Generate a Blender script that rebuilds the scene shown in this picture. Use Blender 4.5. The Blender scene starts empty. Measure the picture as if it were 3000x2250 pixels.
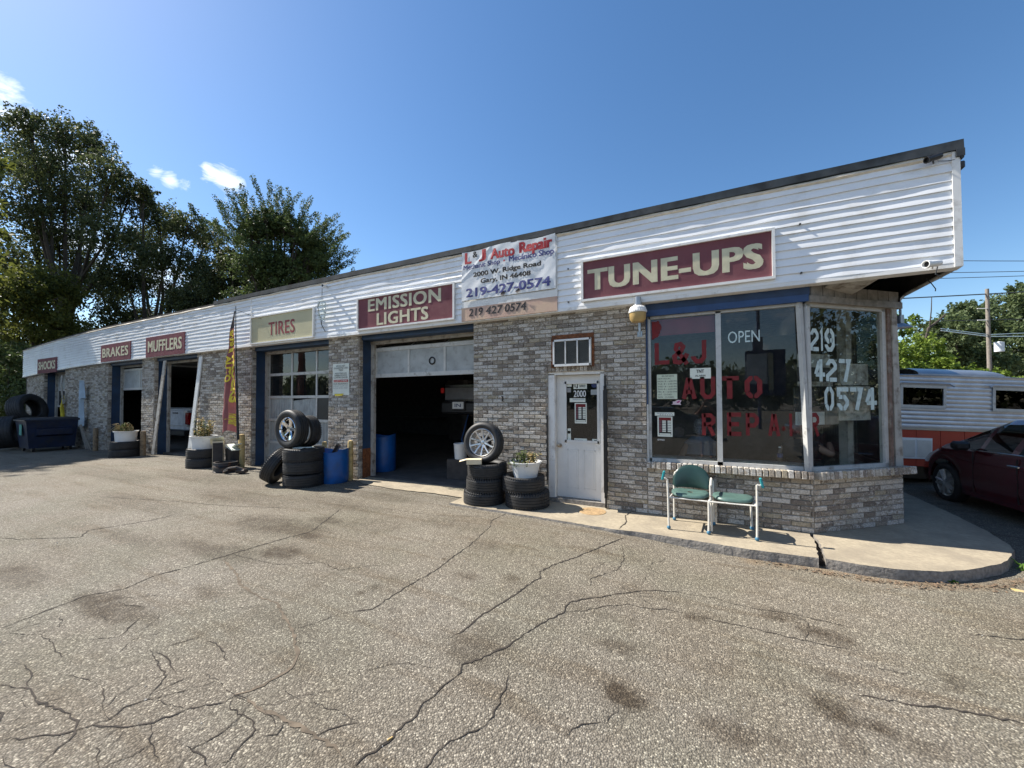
import bpy, math, random
from mathutils import Vector, Matrix, noise as mnoise
random.seed(7)
R = math.radians
PI = math.pi
scene = bpy.context.scene
col = scene.collection

# ------------------------------------------------------------------ camera
cam_d = bpy.data.cameras.new('camera')
cam = bpy.data.objects.new('camera', cam_d); col.objects.link(cam)
cam_d.sensor_width = 36.0
cam_d.lens = 36.0 * 832.7 / 2212.0
cam_d.shift_y = 0.0074
cam_d.clip_start = 0.05; cam_d.clip_end = 3000
CAM_H = 1.668
yaw, pitch, roll = R(116.62), R(1.315), R(-0.222)
fwd = Vector((math.cos(yaw) * math.cos(pitch), math.sin(yaw) * math.cos(pitch), math.sin(pitch)))
rgt = Vector((math.sin(yaw), -math.cos(yaw), 0))
upv = rgt.cross(fwd)
M = Matrix((rgt, upv, -fwd)).transposed().to_4x4()
cam.matrix_world = Matrix.Translation((0, 0, CAM_H)) @ M @ Matrix.Rotation(roll, 4, 'Z')
scene.camera = cam

# ------------------------------------------------------------------ light, sky, exposure
SUN_EL, SUN_AZ = R(47), R(186)          # direction towards the sun (angle from +X)
sd = Vector((math.cos(SUN_EL) * math.cos(SUN_AZ), math.cos(SUN_EL) * math.sin(SUN_AZ), math.sin(SUN_EL)))
sl = bpy.data.lights.new('sun', 'SUN'); sl.energy = 5.0; sl.angle = R(0.53); sl.color = (1, .94, .85)
so = bpy.data.objects.new('sun', sl); col.objects.link(so)
so.rotation_euler = sd.to_track_quat('Z', 'Y').to_euler(); so.location = (-20, -5, 30)
world = bpy.data.worlds.new('World'); scene.world = world; world.use_nodes = True
nt = world.node_tree; nt.nodes.clear()
def N(nt, t, **k):
    n = nt.nodes.new(t)
    for a, b in k.items(): setattr(n, a, b)
    return n
wo = N(nt, 'ShaderNodeOutputWorld'); bg = N(nt, 'ShaderNodeBackground'); sky = N(nt, 'ShaderNodeTexSky')
sky.sky_type = 'NISHITA'; sky.sun_disc = False
sky.sun_elevation = SUN_EL; sky.sun_rotation = PI / 2 - SUN_AZ + 2 * PI
sky.air_density = 1.0; sky.dust_density = 0.35; sky.ozone_density = 1.4; sky.altitude = 100
SKY_STRENGTH = 0.088
bg.inputs['Strength'].default_value = SKY_STRENGTH
# scattered small cumulus, low over the trees
tc = N(nt, 'ShaderNodeTexCoord'); mp = N(nt, 'ShaderNodeMapping'); mp.inputs['Scale'].default_value = (2.4, 2.4, 5.5)
nz = N(nt, 'ShaderNodeTexNoise'); nz.inputs['Scale'].default_value = 7; nz.inputs['Detail'].default_value = 11; nz.inputs['Roughness'].default_value = .66; nz.inputs['Distortion'].default_value = .6
cr = N(nt, 'ShaderNodeValToRGB'); cr.color_ramp.elements[0].position = .47; cr.color_ramp.elements[1].position = .80
nt.links.new(tc.outputs['Generated'], mp.inputs['Vector']); nt.links.new(mp.outputs[0], nz.inputs['Vector'])
sep = N(nt, 'ShaderNodeSeparateXYZ'); nt.links.new(tc.outputs['Generated'], sep.inputs[0])
def mth(op, a, b=None, c=None):
    n = N(nt, 'ShaderNodeMath', operation=op)
    for i, v in enumerate((a, b, c)):
        if v is None: continue
        if isinstance(v, (int, float)): n.inputs[i].default_value = v
        else: nt.links.new(v, n.inputs[i])
    return n.outputs[0]
patch = None
def sdir(px, py):
    x = (px - 1106) / 832.7; y = (845.9 - py) / 832.7
    return (fwd + rgt * x + upv * y).normalized()
for (v, rad, amp) in [((-.812, .405, .418), .036, 1.0), ((-.822, .383, .425), .022, .9), ((-.857, .317, .407), .018, .8), ((-.851, .335, .400), .02, .75), ((-.843, .355, .398), .017, .6), ((-.908, .346, .238), .07, .9), ((-.93, .25, .27), .06, .8),
                      ((-.886, .150, .437), .04, .95), ((-.893, .178, .413), .04, .95), ((-.90, .215, .385), .05, .9), ((.4, -.8, .35), .5, 1.), ((-.5, -.75, .3), .5, .95), ((.9, -.2, .3), .4, .9)]:
    vv = Vector(v).normalized()
    vm = N(nt, 'ShaderNodeVectorMath', operation='DISTANCE'); nt.links.new(tc.outputs['Generated'], vm.inputs[0]); vm.inputs[1].default_value = vv
    g = mth('MULTIPLY_ADD', vm.outputs['Value'], -1.0 / rad, 1.0)
    g = mth('MULTIPLY', mth('MAXIMUM', g, 0.0), amp)
    g = mth('POWER', g, .45)
    patch = g if patch is None else mth('MAXIMUM', patch, g)
dens = mth('ADD', nz.outputs['Fac'], mth('MULTIPLY_ADD', patch, .50, -.30))
nt.links.new(dens, cr.inputs['Fac'])
mixc = N(nt, 'ShaderNodeMix', data_type='RGBA')
nt.links.new(cr.outputs['Color'], mixc.inputs[0]); hsv = N(nt, 'ShaderNodeHueSaturation'); hsv.inputs['Saturation'].default_value = 1.22; nt.links.new(sky.outputs[0], hsv.inputs['Color']); nt.links.new(hsv.outputs[0], mixc.inputs[6]); mixc.inputs[7].default_value = (8.2, 8.5, 8.8, 1)
nt.links.new(mixc.outputs[2], bg.inputs['Color']); nt.links.new(bg.outputs[0], wo.inputs['Surface'])
scene.view_settings.view_transform = 'Standard'; scene.view_settings.look = 'None'
scene.view_settings.exposure = 1.0; scene.view_settings.gamma = 1.0
scene.view_settings.use_curve_mapping = False
scene.cycles.use_denoising = True
scene.cycles.max_bounces = 8; scene.cycles.transparent_max_bounces = 12

# ------------------------------------------------------------------ helpers
WLOC = {}
def tag(o, label=None, cat=None, group=None, kind=None):
    if label: o['label'] = label
    if cat: o['category'] = cat
    if group: o['group'] = group
    if kind: o['kind'] = kind
    return o
def thing(name, label, cat, loc=(0, 0, 0), rot=(0, 0, 0), group=None):
    o = bpy.data.objects.new(name, None); col.objects.link(o)
    o.location = loc; o.rotation_euler = rot; o.empty_display_size = .2
    WLOC[o.name] = Vector(loc)
    return tag(o, label, cat, group)
class MB:
    def __init__(s): s.v = []; s.f = []
    def add(s, vs, fs):
        n = len(s.v); s.v += [tuple(v) for v in vs]; s.f += [tuple(i + n for i in f) for f in fs]; return s
    def box(s, x0, x1, y0, y1, z0, z1, m=None, drop=()):
        vs = [Vector((x, y, z)) for x in (x0, x1) for y in (y0, y1) for z in (z0, z1)]
        if m is not None: vs = [m @ v for v in vs]
        fs = [(0, 1, 3, 2), (4, 6, 7, 5), (0, 4, 5, 1), (2, 3, 7, 6), (0, 2, 6, 4), (1, 5, 7, 3)]
        return s.add(vs, [f for i, f in enumerate(fs) if i not in drop])
    def obox(s, c, size, m=None, bev=0.0):
        """centred box with optional bevelled edges"""
        hx, hy, hz = size[0] / 2, size[1] / 2, size[2] / 2
        c = Vector(c); m3 = m if m is not None else Matrix.Identity(3)
        if bev <= 0:
            vs = [c + m3 @ Vector((x, y, z)) for x in (-hx, hx) for y in (-hy, hy) for z in (-hz, hz)]
            return s.add(vs, [(0, 1, 3, 2), (4, 6, 7, 5), (0, 4, 5, 1), (2, 3, 7, 6), (0, 2, 6, 4), (1, 5, 7, 3)])
        vs = []; b = bev
        idx = {}
        for sx in (-1, 1):
            for sy in (-1, 1):
                for sz in (-1, 1):
                    for a, (dx, dy, dz) in enumerate(((0, b, b), (b, 0, b), (b, b, 0))):
                        idx[(sx, sy, sz, a)] = len(vs)
                        vs.append(c + m3 @ Vector((sx * (hx - dx), sy * (hy - dy), sz * (hz - dz))))
        fs = []
        for sx in (-1, 1):
            q = [idx[(sx, -1, -1, 0)], idx[(sx, 1, -1, 0)], idx[(sx, 1, 1, 0)], idx[(sx, -1, 1, 0)]]; fs.append(q if sx > 0 else q[::-1])
            q = [idx[(-1, sx, -1, 1)], idx[(1, sx, -1, 1)], idx[(1, sx, 1, 1)], idx[(-1, sx, 1, 1)]]; fs.append(q if sx < 0 else q[::-1])
            q = [idx[(-1, -1, sx, 2)], idx[(1, -1, sx, 2)], idx[(1, 1, sx, 2)], idx[(-1, 1, sx, 2)]]; fs.append(q if sx > 0 else q[::-1])
        for a in (-1, 1):
            for b2 in (-1, 1):
                fs.append([idx[(a, b2, -1, 0)], idx[(a, b2, 1, 0)], idx[(a, b2, 1, 1)], idx[(a, b2, -1, 1)]])
                fs.append([idx[(a, -1, b2, 0)], idx[(a, 1, b2, 0)], idx[(a, 1, b2, 2)], idx[(a, -1, b2, 2)]])
                fs.append([idx[(-1, a, b2, 1)], idx[(1, a, b2, 1)], idx[(1, a, b2, 2)], idx[(-1, a, b2, 2)]])
                for c2 in (-1, 1): fs.append([idx[(a, b2, c2, 0)], idx[(a, b2, c2, 1)], idx[(a, b2, c2, 2)]])
        return s.add(vs, fs)
    def tube(s, pts, r, n=8, cap=True):
        pts = [Vector(p) for p in pts]; k = len(pts)
        rs = r if isinstance(r, (list, tuple)) else [r] * k
        vs = []; up = Vector((0, 0, 1))
        prev = None
        for i, p in enumerate(pts):
            d = (pts[min(i + 1, k - 1)] - pts[max(i - 1, 0)])
            if d.length < 1e-9: d = Vector((0, 0, 1))
            d.normalize()
            if prev is None:
                a = d.cross(up)
                if a.length < .1: a = d.cross(Vector((1, 0, 0)))
            else: a = prev - d * prev.dot(d)
            a.normalize(); prev = a; b = d.cross(a)
            for j in range(n):
                t = 2 * PI * j / n; vs.append(p + (a * math.cos(t) + b * math.sin(t)) * rs[i])
        fs = [(i * n + j, i * n + (j + 1) % n, (i + 1) * n + (j + 1) % n, (i + 1) * n + j) for i in range(k - 1) for j in range(n)]
        if cap: fs += [tuple(range(n))[::-1], tuple((k - 1) * n + j for j in range(n))]
        return s.add(vs, fs)
    def lathe(s, prof, n=24, m=None, closed=False):
        vs = []
        for (r, z) in prof:
            for j in range(n):
                t = 2 * PI * j / n; v = Vector((r * math.cos(t), r * math.sin(t), z)); vs.append(m @ v if m is not None else v)
        k = len(prof); rng = k if closed else k - 1
        return s.add(vs, [(i * n + j, i * n + (j + 1) % n, ((i + 1) % k) * n + (j + 1) % n, ((i + 1) % k) * n + j) for i in range(rng) for j in range(n)])
    def disc(s, r, z, n=24, m=None):
        vs = [Vector((r * math.cos(2 * PI * j / n), r * math.sin(2 * PI * j / n), z)) for j in range(n)]
        if m is not None: vs = [m @ v for v in vs]
        return s.add(vs, [tuple(range(n))])
    def prism(s, poly, d, o=(0, 0, 0), a=(1, 0, 0), b=(0, 0, 1), nrm=(0, -1, 0)):
        o, a, b, nn = Vector(o), Vector(a), Vector(b), Vector(nrm)
        v0 = [o + a * x + b * y for x, y in poly]; v1 = [v + nn * d for v in v0]; k = len(poly)
        return s.add(v0 + v1, [tuple(range(k))[::-1], tuple(range(k, 2 * k))] + [(i, (i + 1) % k, k + (i + 1) % k, k + i) for i in range(k)])
    def grid(s, fn, nu, nv):
        vs = [fn(i / nu, j / nv) for i in range(nu + 1) for j in range(nv + 1)]
        return s.add(vs, [(i * (nv + 1) + j, (i + 1) * (nv + 1) + j, (i + 1) * (nv + 1) + j + 1, i * (nv + 1) + j + 1) for i in range(nu) for j in range(nv)])
    def build(s, name, mat, parent=None, world=False, smooth=False, kind=None, label=None):
        vs = s.v
        if world and parent is not None:
            o = Vector((0, 0, 0)); p = parent
            while p is not None: o += p.location; p = p.parent
            vs = [(x - o.x, y - o.y, z - o.z) for x, y, z in vs]
        me = bpy.data.meshes.new(name); me.from_pydata(vs, [], s.f); me.update()
        if mat is not None: me.materials.append(mat)
        if smooth:
            me.polygons.foreach_set('use_smooth', [True] * len(me.polygons))
            me.set_sharp_from_angle(angle=R(38))
        ob = bpy.data.objects.new(name, me); col.objects.link(ob)
        if parent is not None: ob.parent = parent
        if kind: ob['kind'] = kind
        if label: ob['label'] = label
        return ob
def fixn(ob):
    import bmesh
    bm = bmesh.new(); bm.from_mesh(ob.data); bmesh.ops.recalc_face_normals(bm, faces=bm.faces); bm.to_mesh(ob.data); bm.free(); return ob
def dup_tree(o, parent=None):
    c = o.copy(); col.objects.link(c); c.parent = parent
    for ch in [x for x in bpy.data.objects if x.parent == o and x != c]: dup_tree(ch, c)
    return c

# ------------------------------------------------------------------ materials
def newmat(name):
    m = bpy.data.materials.new(name); m.use_nodes = True; n = m.node_tree; n.nodes.clear()
    out = n.nodes.new('ShaderNodeOutputMaterial'); b = n.nodes.new('ShaderNodeBsdfPrincipled'); n.links.new(b.outputs[0], out.inputs[0])
    return m, n, b, out
def c4(c): return (c[0], c[1], c[2], 1)
def pm(name, c, rough=.6, metal=0.0, var=.15, scale=6, dirt=None, dscale=2.5, dlo=.5, dhi=.7, bump=0.0, bscale=60, spec=.5, coat=0.0, rnd=0.0, emit=None, sub=None):
    m, n, b, out = newmat(name)
    geo = n.nodes.new('ShaderNodeNewGeometry')
    nz = n.nodes.new('ShaderNodeTexNoise'); nz.inputs['Scale'].default_value = scale; nz.inputs['Detail'].default_value = 6
    n.links.new(geo.outputs['Position'], nz.inputs['Vector'])
    mx = n.nodes.new('ShaderNodeMix'); mx.data_type = 'RGBA'
    mx.inputs[6].default_value = c4([v * (1 - var) for v in c]); mx.inputs[7].default_value = c4([min(1, v * (1 + var)) for v in c])
    rp = n.nodes.new('ShaderNodeMapRange'); rp.inputs[1].default_value = .32; rp.inputs[2].default_value = .68
    n.links.new(nz.outputs['Fac'], rp.inputs[0]); n.links.new(rp.outputs[0], mx.inputs[0])
    cur = mx.outputs[2]
    if rnd:
        oi = n.nodes.new('ShaderNodeObjectInfo'); hs = n.nodes.new('ShaderNodeHueSaturation')
        mr = n.nodes.new('ShaderNodeMapRange'); mr.inputs[3].default_value = 1 - rnd; mr.inputs[4].default_value = 1 + rnd
        n.links.new(oi.outputs['Random'], mr.inputs[0]); n.links.new(mr.outputs[0], hs.inputs['Value']); n.links.new(cur, hs.inputs['Color']); cur = hs.outputs[0]
    if dirt:
        n2 = n.nodes.new('ShaderNodeTexNoise'); n2.inputs['Scale'].default_value = dscale; n2.inputs['Detail'].default_value = 8; n2.inputs['Roughness'].default_value = .65
        n.links.new(geo.outputs['Position'], n2.inputs['Vector'])
        r2 = n.nodes.new('ShaderNodeMapRange'); r2.inputs[1].default_value = dlo; r2.inputs[2].default_value = dhi
        n.links.new(n2.outputs['Fac'], r2.inputs[0])
        m2 = n.nodes.new('ShaderNodeMix'); m2.data_type = 'RGBA'; n.links.new(r2.outputs[0], m2.inputs[0]); n.links.new(cur, m2.inputs[6]); m2.inputs[7].default_value = c4(dirt); cur = m2.outputs[2]
    n.links.new(cur, b.inputs['Base Color'])
    b.inputs['Roughness'].default_value = rough; b.inputs['Metallic'].default_value = metal
    b.inputs['Specular IOR Level'].default_value = spec; b.inputs['Coat Weight'].default_value = coat; b.inputs['Coat Roughness'].default_value = .08
    if bump:
        n3 = n.nodes.new('ShaderNodeTexNoise'); n3.inputs['Scale'].default_value = bscale; n3.inputs['Detail'].default_value = 5
        n.links.new(geo.outputs['Position'], n3.inputs['Vector'])
        bp = n.nodes.new('ShaderNodeBump'); bp.inputs['Distance'].default_value = bump; n.links.new(n3.outputs['Fac'], bp.inputs['Height']); n.links.new(bp.outputs[0], b.inputs['Normal'])
    if emit: b.inputs['Emission Color'].default_value = c4(emit[0]); b.inputs['Emission Strength'].default_value = emit[1]
    return m
def brick_mat(name='brick', dark=False):
    m, n, b, out = newmat(name)
    geo = n.nodes.new('ShaderNodeNewGeometry'); oi = n.nodes.new('ShaderNodeObjectInfo')
    ad = n.nodes.new('ShaderNodeMath'); ad.operation = 'ADD'; n.links.new(geo.outputs['Random Per Island'], ad.inputs[0]); n.links.new(oi.outputs['Random'], ad.inputs[1])
    fr = n.nodes.new('ShaderNodeMath'); fr.operation = 'FRACT'; n.links.new(ad.outputs[0], fr.inputs[0])
    cr = n.nodes.new('ShaderNodeValToRGB'); cr.color_ramp.interpolation = 'CONSTANT'
    cols = [(.285, .245, .2), (.235, .2, .165), (.32, .288, .245), (.205, .178, .155), (.36, .32, .27), (.26, .225, .19), (.43, .405, .36), (.295, .262, .222), (.185, .16, .14), (.35, .305, .25), (.37, .325, .245), (.265, .235, .205)]
    el = cr.color_ramp.elements; el[0].color = c4(cols[0]); el[1].position = 1 / len(cols); el[1].color = c4(cols[1])
    for i in range(2, len(cols)): e = el.new(i / len(cols)); e.color = c4(cols[i])
    n.links.new(fr.outputs[0], cr.inputs[0])
    # white slurry worn off in patches
    mp = n.nodes.new('ShaderNodeMapping'); mp.inputs['Scale'].default_value = (1, 1, 1.7); n.links.new(geo.outputs['Position'], mp.inputs['Vector'])
    nz = n.nodes.new('ShaderNodeTexNoise'); nz.inputs['Scale'].default_value = 22; nz.inputs['Detail'].default_value = 9; nz.inputs['Roughness'].default_value = .72; nz.inputs['Distortion'].default_value = .8
    n.links.new(mp.outputs[0], nz.inputs['Vector'])
    # the amount of slurry varies brick by brick
    fr2 = n.nodes.new('ShaderNodeMath'); fr2.operation = 'MULTIPLY'; fr2.inputs[1].default_value = 7.31; n.links.new(fr.outputs[0], fr2.inputs[0])
    fr3 = n.nodes.new('ShaderNodeMath'); fr3.operation = 'FRACT'; n.links.new(fr2.outputs[0], fr3.inputs[0])
    ma = n.nodes.new('ShaderNodeMath'); ma.operation = 'MULTIPLY_ADD'; ma.inputs[1].default_value = .2; n.links.new(fr3.outputs[0], ma.inputs[0]); n.links.new(nz.outputs['Fac'], ma.inputs[2])
    mr = n.nodes.new('ShaderNodeMapRange'); mr.inputs[1].default_value = .575; mr.inputs[2].default_value = .66; n.links.new(ma.outputs[0], mr.inputs[0])
    mx = n.nodes.new('ShaderNodeMix'); mx.data_type = 'RGBA'; n.links.new(mr.outputs[0], mx.inputs[0]); n.links.new(cr.outputs[0], mx.inputs[6]); mx.inputs[7].default_value = (.60, .585, .56, 1)
    mk = n.nodes.new('ShaderNodeMath'); mk.operation = 'MULTIPLY'; mk.inputs[1].default_value = .85; n.links.new(mr.outputs[0], mk.inputs[0]); n.links.new(mk.outputs[0], mx.inputs[0])
    # dark soot flecks
    nf = n.nodes.new('ShaderNodeTexNoise'); nf.inputs['Scale'].default_value = 60; nf.inputs['Detail'].default_value = 5; n.links.new(geo.outputs['Position'], nf.inputs['Vector'])
    mr2 = n.nodes.new('ShaderNodeMapRange'); mr2.inputs[1].default_value = .35; mr2.inputs[2].default_value = .6; mr2.inputs[3].default_value = .72; mr2.inputs[4].default_value = 1.2; n.links.new(nf.outputs['Fac'], mr2.inputs[0])
    mu = n.nodes.new('ShaderNodeMix'); mu.data_type = 'RGBA'; mu.blend_type = 'MULTIPLY'; mu.inputs[0].default_value = 1; n.links.new(mx.outputs[2], mu.inputs[6])
    n.links.new(mr2.outputs[0], mu.inputs[7])
    nl = n.nodes.new('ShaderNodeTexNoise'); nl.inputs['Scale'].default_value = 1.1; nl.inputs['Detail'].default_value = 7; nl.inputs['Roughness'].default_value = .6; n.links.new(geo.outputs['Position'], nl.inputs['Vector'])
    ml = n.nodes.new('ShaderNodeValToRGB'); ml.color_ramp.elements[0].position = .35; ml.color_ramp.elements[0].color = (.86, .82, .76, 1); ml.color_ramp.elements[1].position = .65; ml.color_ramp.elements[1].color = (1.0, .985, .955, 1); n.links.new(nl.outputs['Fac'], ml.inputs[0])
    mv = n.nodes.new('ShaderNodeMix'); mv.data_type = 'RGBA'; mv.blend_type = 'MULTIPLY'; mv.inputs[0].default_value = 1; n.links.new(mu.outputs[2], mv.inputs[6]); n.links.new(ml.outputs[0], mv.inputs[7])
    n.links.new(mv.outputs[2], b.inputs['Base Color'])
    b.inputs['Roughness'].default_value = .82
    bp = n.nodes.new('ShaderNodeBump'); bp.inputs['Distance'].default_value = .004; bp.inputs['Strength'].default_value = .8
    n.links.new(nz.outputs['Fac'], bp.inputs['Height']); n.links.new(bp.outputs[0], b.inputs['Normal'])
    return m
def glass_mat(name, tint=(.75, .8, .8), ior=1.5, rough=0.0, haze=0.0):
    m, n, b, out = newmat(name); n.nodes.remove(b)
    tr = n.nodes.new('ShaderNodeBsdfTransparent'); tr.inputs[0].default_value = c4(tint)
    gl = n.nodes.new('ShaderNodeBsdfGlossy'); gl.inputs['Roughness'].default_value = rough
    fz = n.nodes.new('ShaderNodeFresnel'); fz.inputs['IOR'].default_value = ior
    gb = n.nodes.new('ShaderNodeNewGeometry'); ib = n.nodes.new('ShaderNodeMath'); ib.operation = 'SUBTRACT'; ib.inputs[0].default_value = 1.0; n.links.new(gb.outputs['Backfacing'], ib.inputs[1])
    fm = n.nodes.new('ShaderNodeMath'); fm.operation = 'MULTIPLY'; n.links.new(fz.outputs[0], fm.inputs[0]); n.links.new(ib.outputs[0], fm.inputs[1])
    mx = n.nodes.new('ShaderNodeMixShader'); n.links.new(fm.outputs[0], mx.inputs[0]); n.links.new(tr.outputs[0], mx.inputs[1]); n.links.new(gl.outputs[0], mx.inputs[2])
    last = mx.outputs[0]
    if haze:
        df = n.nodes.new('ShaderNodeBsdfDiffuse'); df.inputs[0].default_value = (.5, .5, .47, 1)
        g = n.nodes.new('ShaderNodeNewGeometry'); nz = n.nodes.new('ShaderNodeTexNoise'); nz.inputs['Scale'].default_value = 3; nz.inputs['Detail'].default_value = 8; n.links.new(g.outputs['Position'], nz.inputs['Vector'])
        mm = n.nodes.new('ShaderNodeMapRange'); mm.inputs[1].default_value = .35; mm.inputs[2].default_value = .75; mm.inputs[3].default_value = haze * .3; mm.inputs[4].default_value = haze * 1.6; n.links.new(nz.outputs['Fac'], mm.inputs[0])
        m2 = n.nodes.new('ShaderNodeMixShader'); n.links.new(mm.outputs[0], m2.inputs[0]); n.links.new(last, m2.inputs[1]); n.links.new(df.outputs[0], m2.inputs[2]); last = m2.outputs[0]
    n.links.new(last, out.inputs[0]); return m
def asphalt_mat():
    m, n, b, out = newmat('asphalt')
    geo = n.nodes.new('ShaderNodeNewGeometry')
    def nz(sc, det=6, ro=.6):
        x = n.nodes.new('ShaderNodeTexNoise'); x.inputs['Scale'].default_value = sc; x.inputs['Detail'].default_value = det; x.inputs['Roughness'].default_value = ro; n.links.new(geo.outputs['Position'], x.inputs['Vector']); return x.outputs['Fac']
    def mr(i, a, b_, c=0., d=1.):
        x = n.nodes.new('ShaderNodeMapRange'); n.links.new(i, x.inputs[0]); x.inputs[1].default_value = a; x.inputs[2].default_value = b_; x.inputs[3].default_value = c; x.inputs[4].default_value = d; return x.outputs[0]
    def mix(f, a, c, mode='MIX'):
        x = n.nodes.new('ShaderNodeMix'); x.data_type = 'RGBA'; x.blend_type = mode
        for i, v in ((0, f), (6, a), (7, c)):
            if isinstance(v, (tuple, float, int)): x.inputs[i].default_value = c4(v) if isinstance(v, tuple) else v
            else: n.links.new(v, x.inputs[i])
        return x.outputs[2]
    vo = n.nodes.new('ShaderNodeTexVoronoi'); vo.inputs['Scale'].default_value = 100; n.links.new(geo.outputs['Position'], vo.inputs['Vector'])
    sx = n.nodes.new('ShaderNodeSeparateColor'); n.links.new(vo.outputs['Color'], sx.inputs[0])
    cr = n.nodes.new('ShaderNodeValToRGB'); e = cr.color_ramp.elements
    e[0].color = c4((.155, .14, .118)); e[1].position = 1; e[1].color = c4((.50, .47, .405))
    for p, c in ((.35, (.195, .178, .152)), (.7, (.235, .216, .186)), (.87, (.30, .28, .24))): q = e.new(p); q.color = c4(c)
    n.links.new(sx.outputs[0], cr.inputs[0])
    gap = mr(vo.outputs['Distance'], .25, .65, 1, .5)
    c1 = mix(1.0, cr.outputs[0], gap, 'MULTIPLY')
    big = mr(nz(.55, 8, .62), .35, .68)
    c2 = mix(big, c1, mix(1.0, c1, (.83, .80, .75), 'MULTIPLY'))
    mid = mr(nz(2.6, 8, .7), .54, .74, 0, .6)
    c3 = mix(mid, c2, mix(1.0, c2, (.60, .54, .46), 'MULTIPLY'))
    # greyer and browner worn patches, streaks along the driving direction, small oil drips
    c3 = mix(mr(nz(.9, 5, .55), .45, .6, 0, .8), c3, mix(1.0, c3, (.90, .93, .90), 'MULTIPLY'))
    mpg = n.nodes.new('ShaderNodeMapping'); mpg.inputs['Scale'].default_value = (.28, 2.6, 1); mpg.inputs['Rotation'].default_value = (0, 0, .12); n.links.new(geo.outputs['Position'], mpg.inputs['Vector'])
    ns = n.nodes.new('ShaderNodeTexNoise'); ns.inputs['Scale'].default_value = 1.6; ns.inputs['Detail'].default_value = 7; ns.inputs['Roughness'].default_value = .65; n.links.new(mpg.outputs[0], ns.inputs['Vector'])
    c3 = mix(mr(ns.outputs['Fac'], .52, .70, 0, .75), c3, mix(1.0, c3, (.66, .585, .50), 'MULTIPLY'))
    vd = n.nodes.new('ShaderNodeTexVoronoi'); vd.inputs['Scale'].default_value = 2.3; n.links.new(geo.outputs['Position'], vd.inputs['Vector'])
    sd_ = n.nodes.new('ShaderNodeSeparateColor'); n.links.new(vd.outputs['Color'], sd_.inputs[0])
    thr = mr(sd_.outputs[1], .55, 1, 0, .13); sb_ = n.nodes.new('ShaderNodeMath'); sb_.operation = 'SUBTRACT'; n.links.new(thr, sb_.inputs[0]); n.links.new(vd.outputs['Distance'], sb_.inputs[1])
    jn = n.nodes.new('ShaderNodeMath'); jn.operation = 'MULTIPLY_ADD'; n.links.new(nz(16, 4, .7), jn.inputs[0]); jn.inputs[1].default_value = .12; n.links.new(sb_.outputs[0], jn.inputs[2])
    c3 = mix(mr(jn.outputs[0], .06, .10, 0, .7), c3, mix(1.0, c3, (.5, .44, .37), 'MULTIPLY'))
    c3 = mix(mr(nz(190, 3, .6), .35, .65), mix(1.0, c3, (.95, .93, .895), 'MULTIPLY'), mix(1.0, c3, (1.26, 1.23, 1.175), 'MULTIPLY'))
    at = n.nodes.new('ShaderNodeAttribute'); at.attribute_name = 'stain'; at.attribute_type = 'GEOMETRY'
    sa = n.nodes.new('ShaderNodeSeparateColor'); n.links.new(at.outputs['Color'], sa.inputs[0])
    jag = n.nodes.new('ShaderNodeMath'); jag.operation = 'MULTIPLY'; n.links.new(sa.outputs[0], jag.inputs[0]); n.links.new(mr(nz(9, 6, .7), .3, .6, .45, 1.35), jag.inputs[1])
    c4_ = mix(jag.outputs[0], c3, mix(1.0, c3, (.36, .315, .27), 'MULTIPLY'))
    c5 = mix(sa.outputs[1], c4_, mix(1.0, c4_, (1.16, 1.12, 1.04), 'MULTIPLY'))
    c6 = mix(sa.outputs[2], c5, mix(mr(nz(30, 4), .4, .6), (.16, .105, .06), (.30, .22, .13)))
    # far away the road is smoother
    n.links.new(c6, b.inputs['Base Color']); b.inputs['Roughness'].default_value = .88; b.inputs['Specular IOR Level'].default_value = .3
    bp = n.nodes.new('ShaderNodeBump'); bp.inputs['Distance'].default_value = .006; bp.invert = True; n.links.new(vo.outputs['Distance'], bp.inputs['Height'])
    bp2 = n.nodes.new('ShaderNodeBump'); bp2.inputs['Distance'].default_value = .012; n.links.new(nz(6, 6), bp2.inputs['Height']); n.links.new(bp.outputs[0], bp2.inputs['Normal'])
    n.links.new(bp2.outputs[0], b.inputs['Normal'])
    return m
def leaf_mat(name, c, c2, trans=.35):
    m, n, b, out = newmat(name)
    geo = n.nodes.new('ShaderNodeNewGeometry'); nz = n.nodes.new('ShaderNodeTexNoise'); nz.inputs['Scale'].default_value = .6; nz.inputs['Detail'].default_value = 4
    n.links.new(geo.outputs['Position'], nz.inputs['Vector'])
    a = n.nodes.new('ShaderNodeMath'); a.operation = 'MULTIPLY_ADD'; a.inputs[1].default_value = .55; n.links.new(geo.outputs['Random Per Island'], a.inputs[0]); n.links.new(nz.outputs['Fac'], a.inputs[2])
    mr = n.nodes.new('ShaderNodeMapRange'); mr.inputs[1].default_value = .4; mr.inputs[2].default_value = 1.05; n.links.new(a.outputs[0], mr.inputs[0])
    mx = n.nodes.new('ShaderNodeMix'); mx.data_type = 'RGBA'; mx.inputs[6].default_value = c4(c); mx.inputs[7].default_value = c4(c2); n.links.new(mr.outputs[0], mx.inputs[0])
    n.links.new(mx.outputs[2], b.inputs['Base Color']); b.inputs['Roughness'].default_value = .55; b.inputs['Specular IOR Level'].default_value = .3
    t = n.nodes.new('ShaderNodeBsdfTranslucent'); n.links.new(mx.outputs[2], t.inputs[0])
    s = n.nodes.new('ShaderNodeMixShader'); s.inputs[0].default_value = trans; n.links.new(b.outputs[0], s.inputs[1]); n.links.new(t.outputs[0], s.inputs[2]); n.links.new(s.outputs[0], out.inputs[0])
    return m
MT = {}
MT['asphalt'] = asphalt_mat(); MT['brick'] = brick_mat()
MT['mortar'] = pm('mortar', (.34, .31, .265), .95, var=.2, scale=15, bump=.003)
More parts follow.
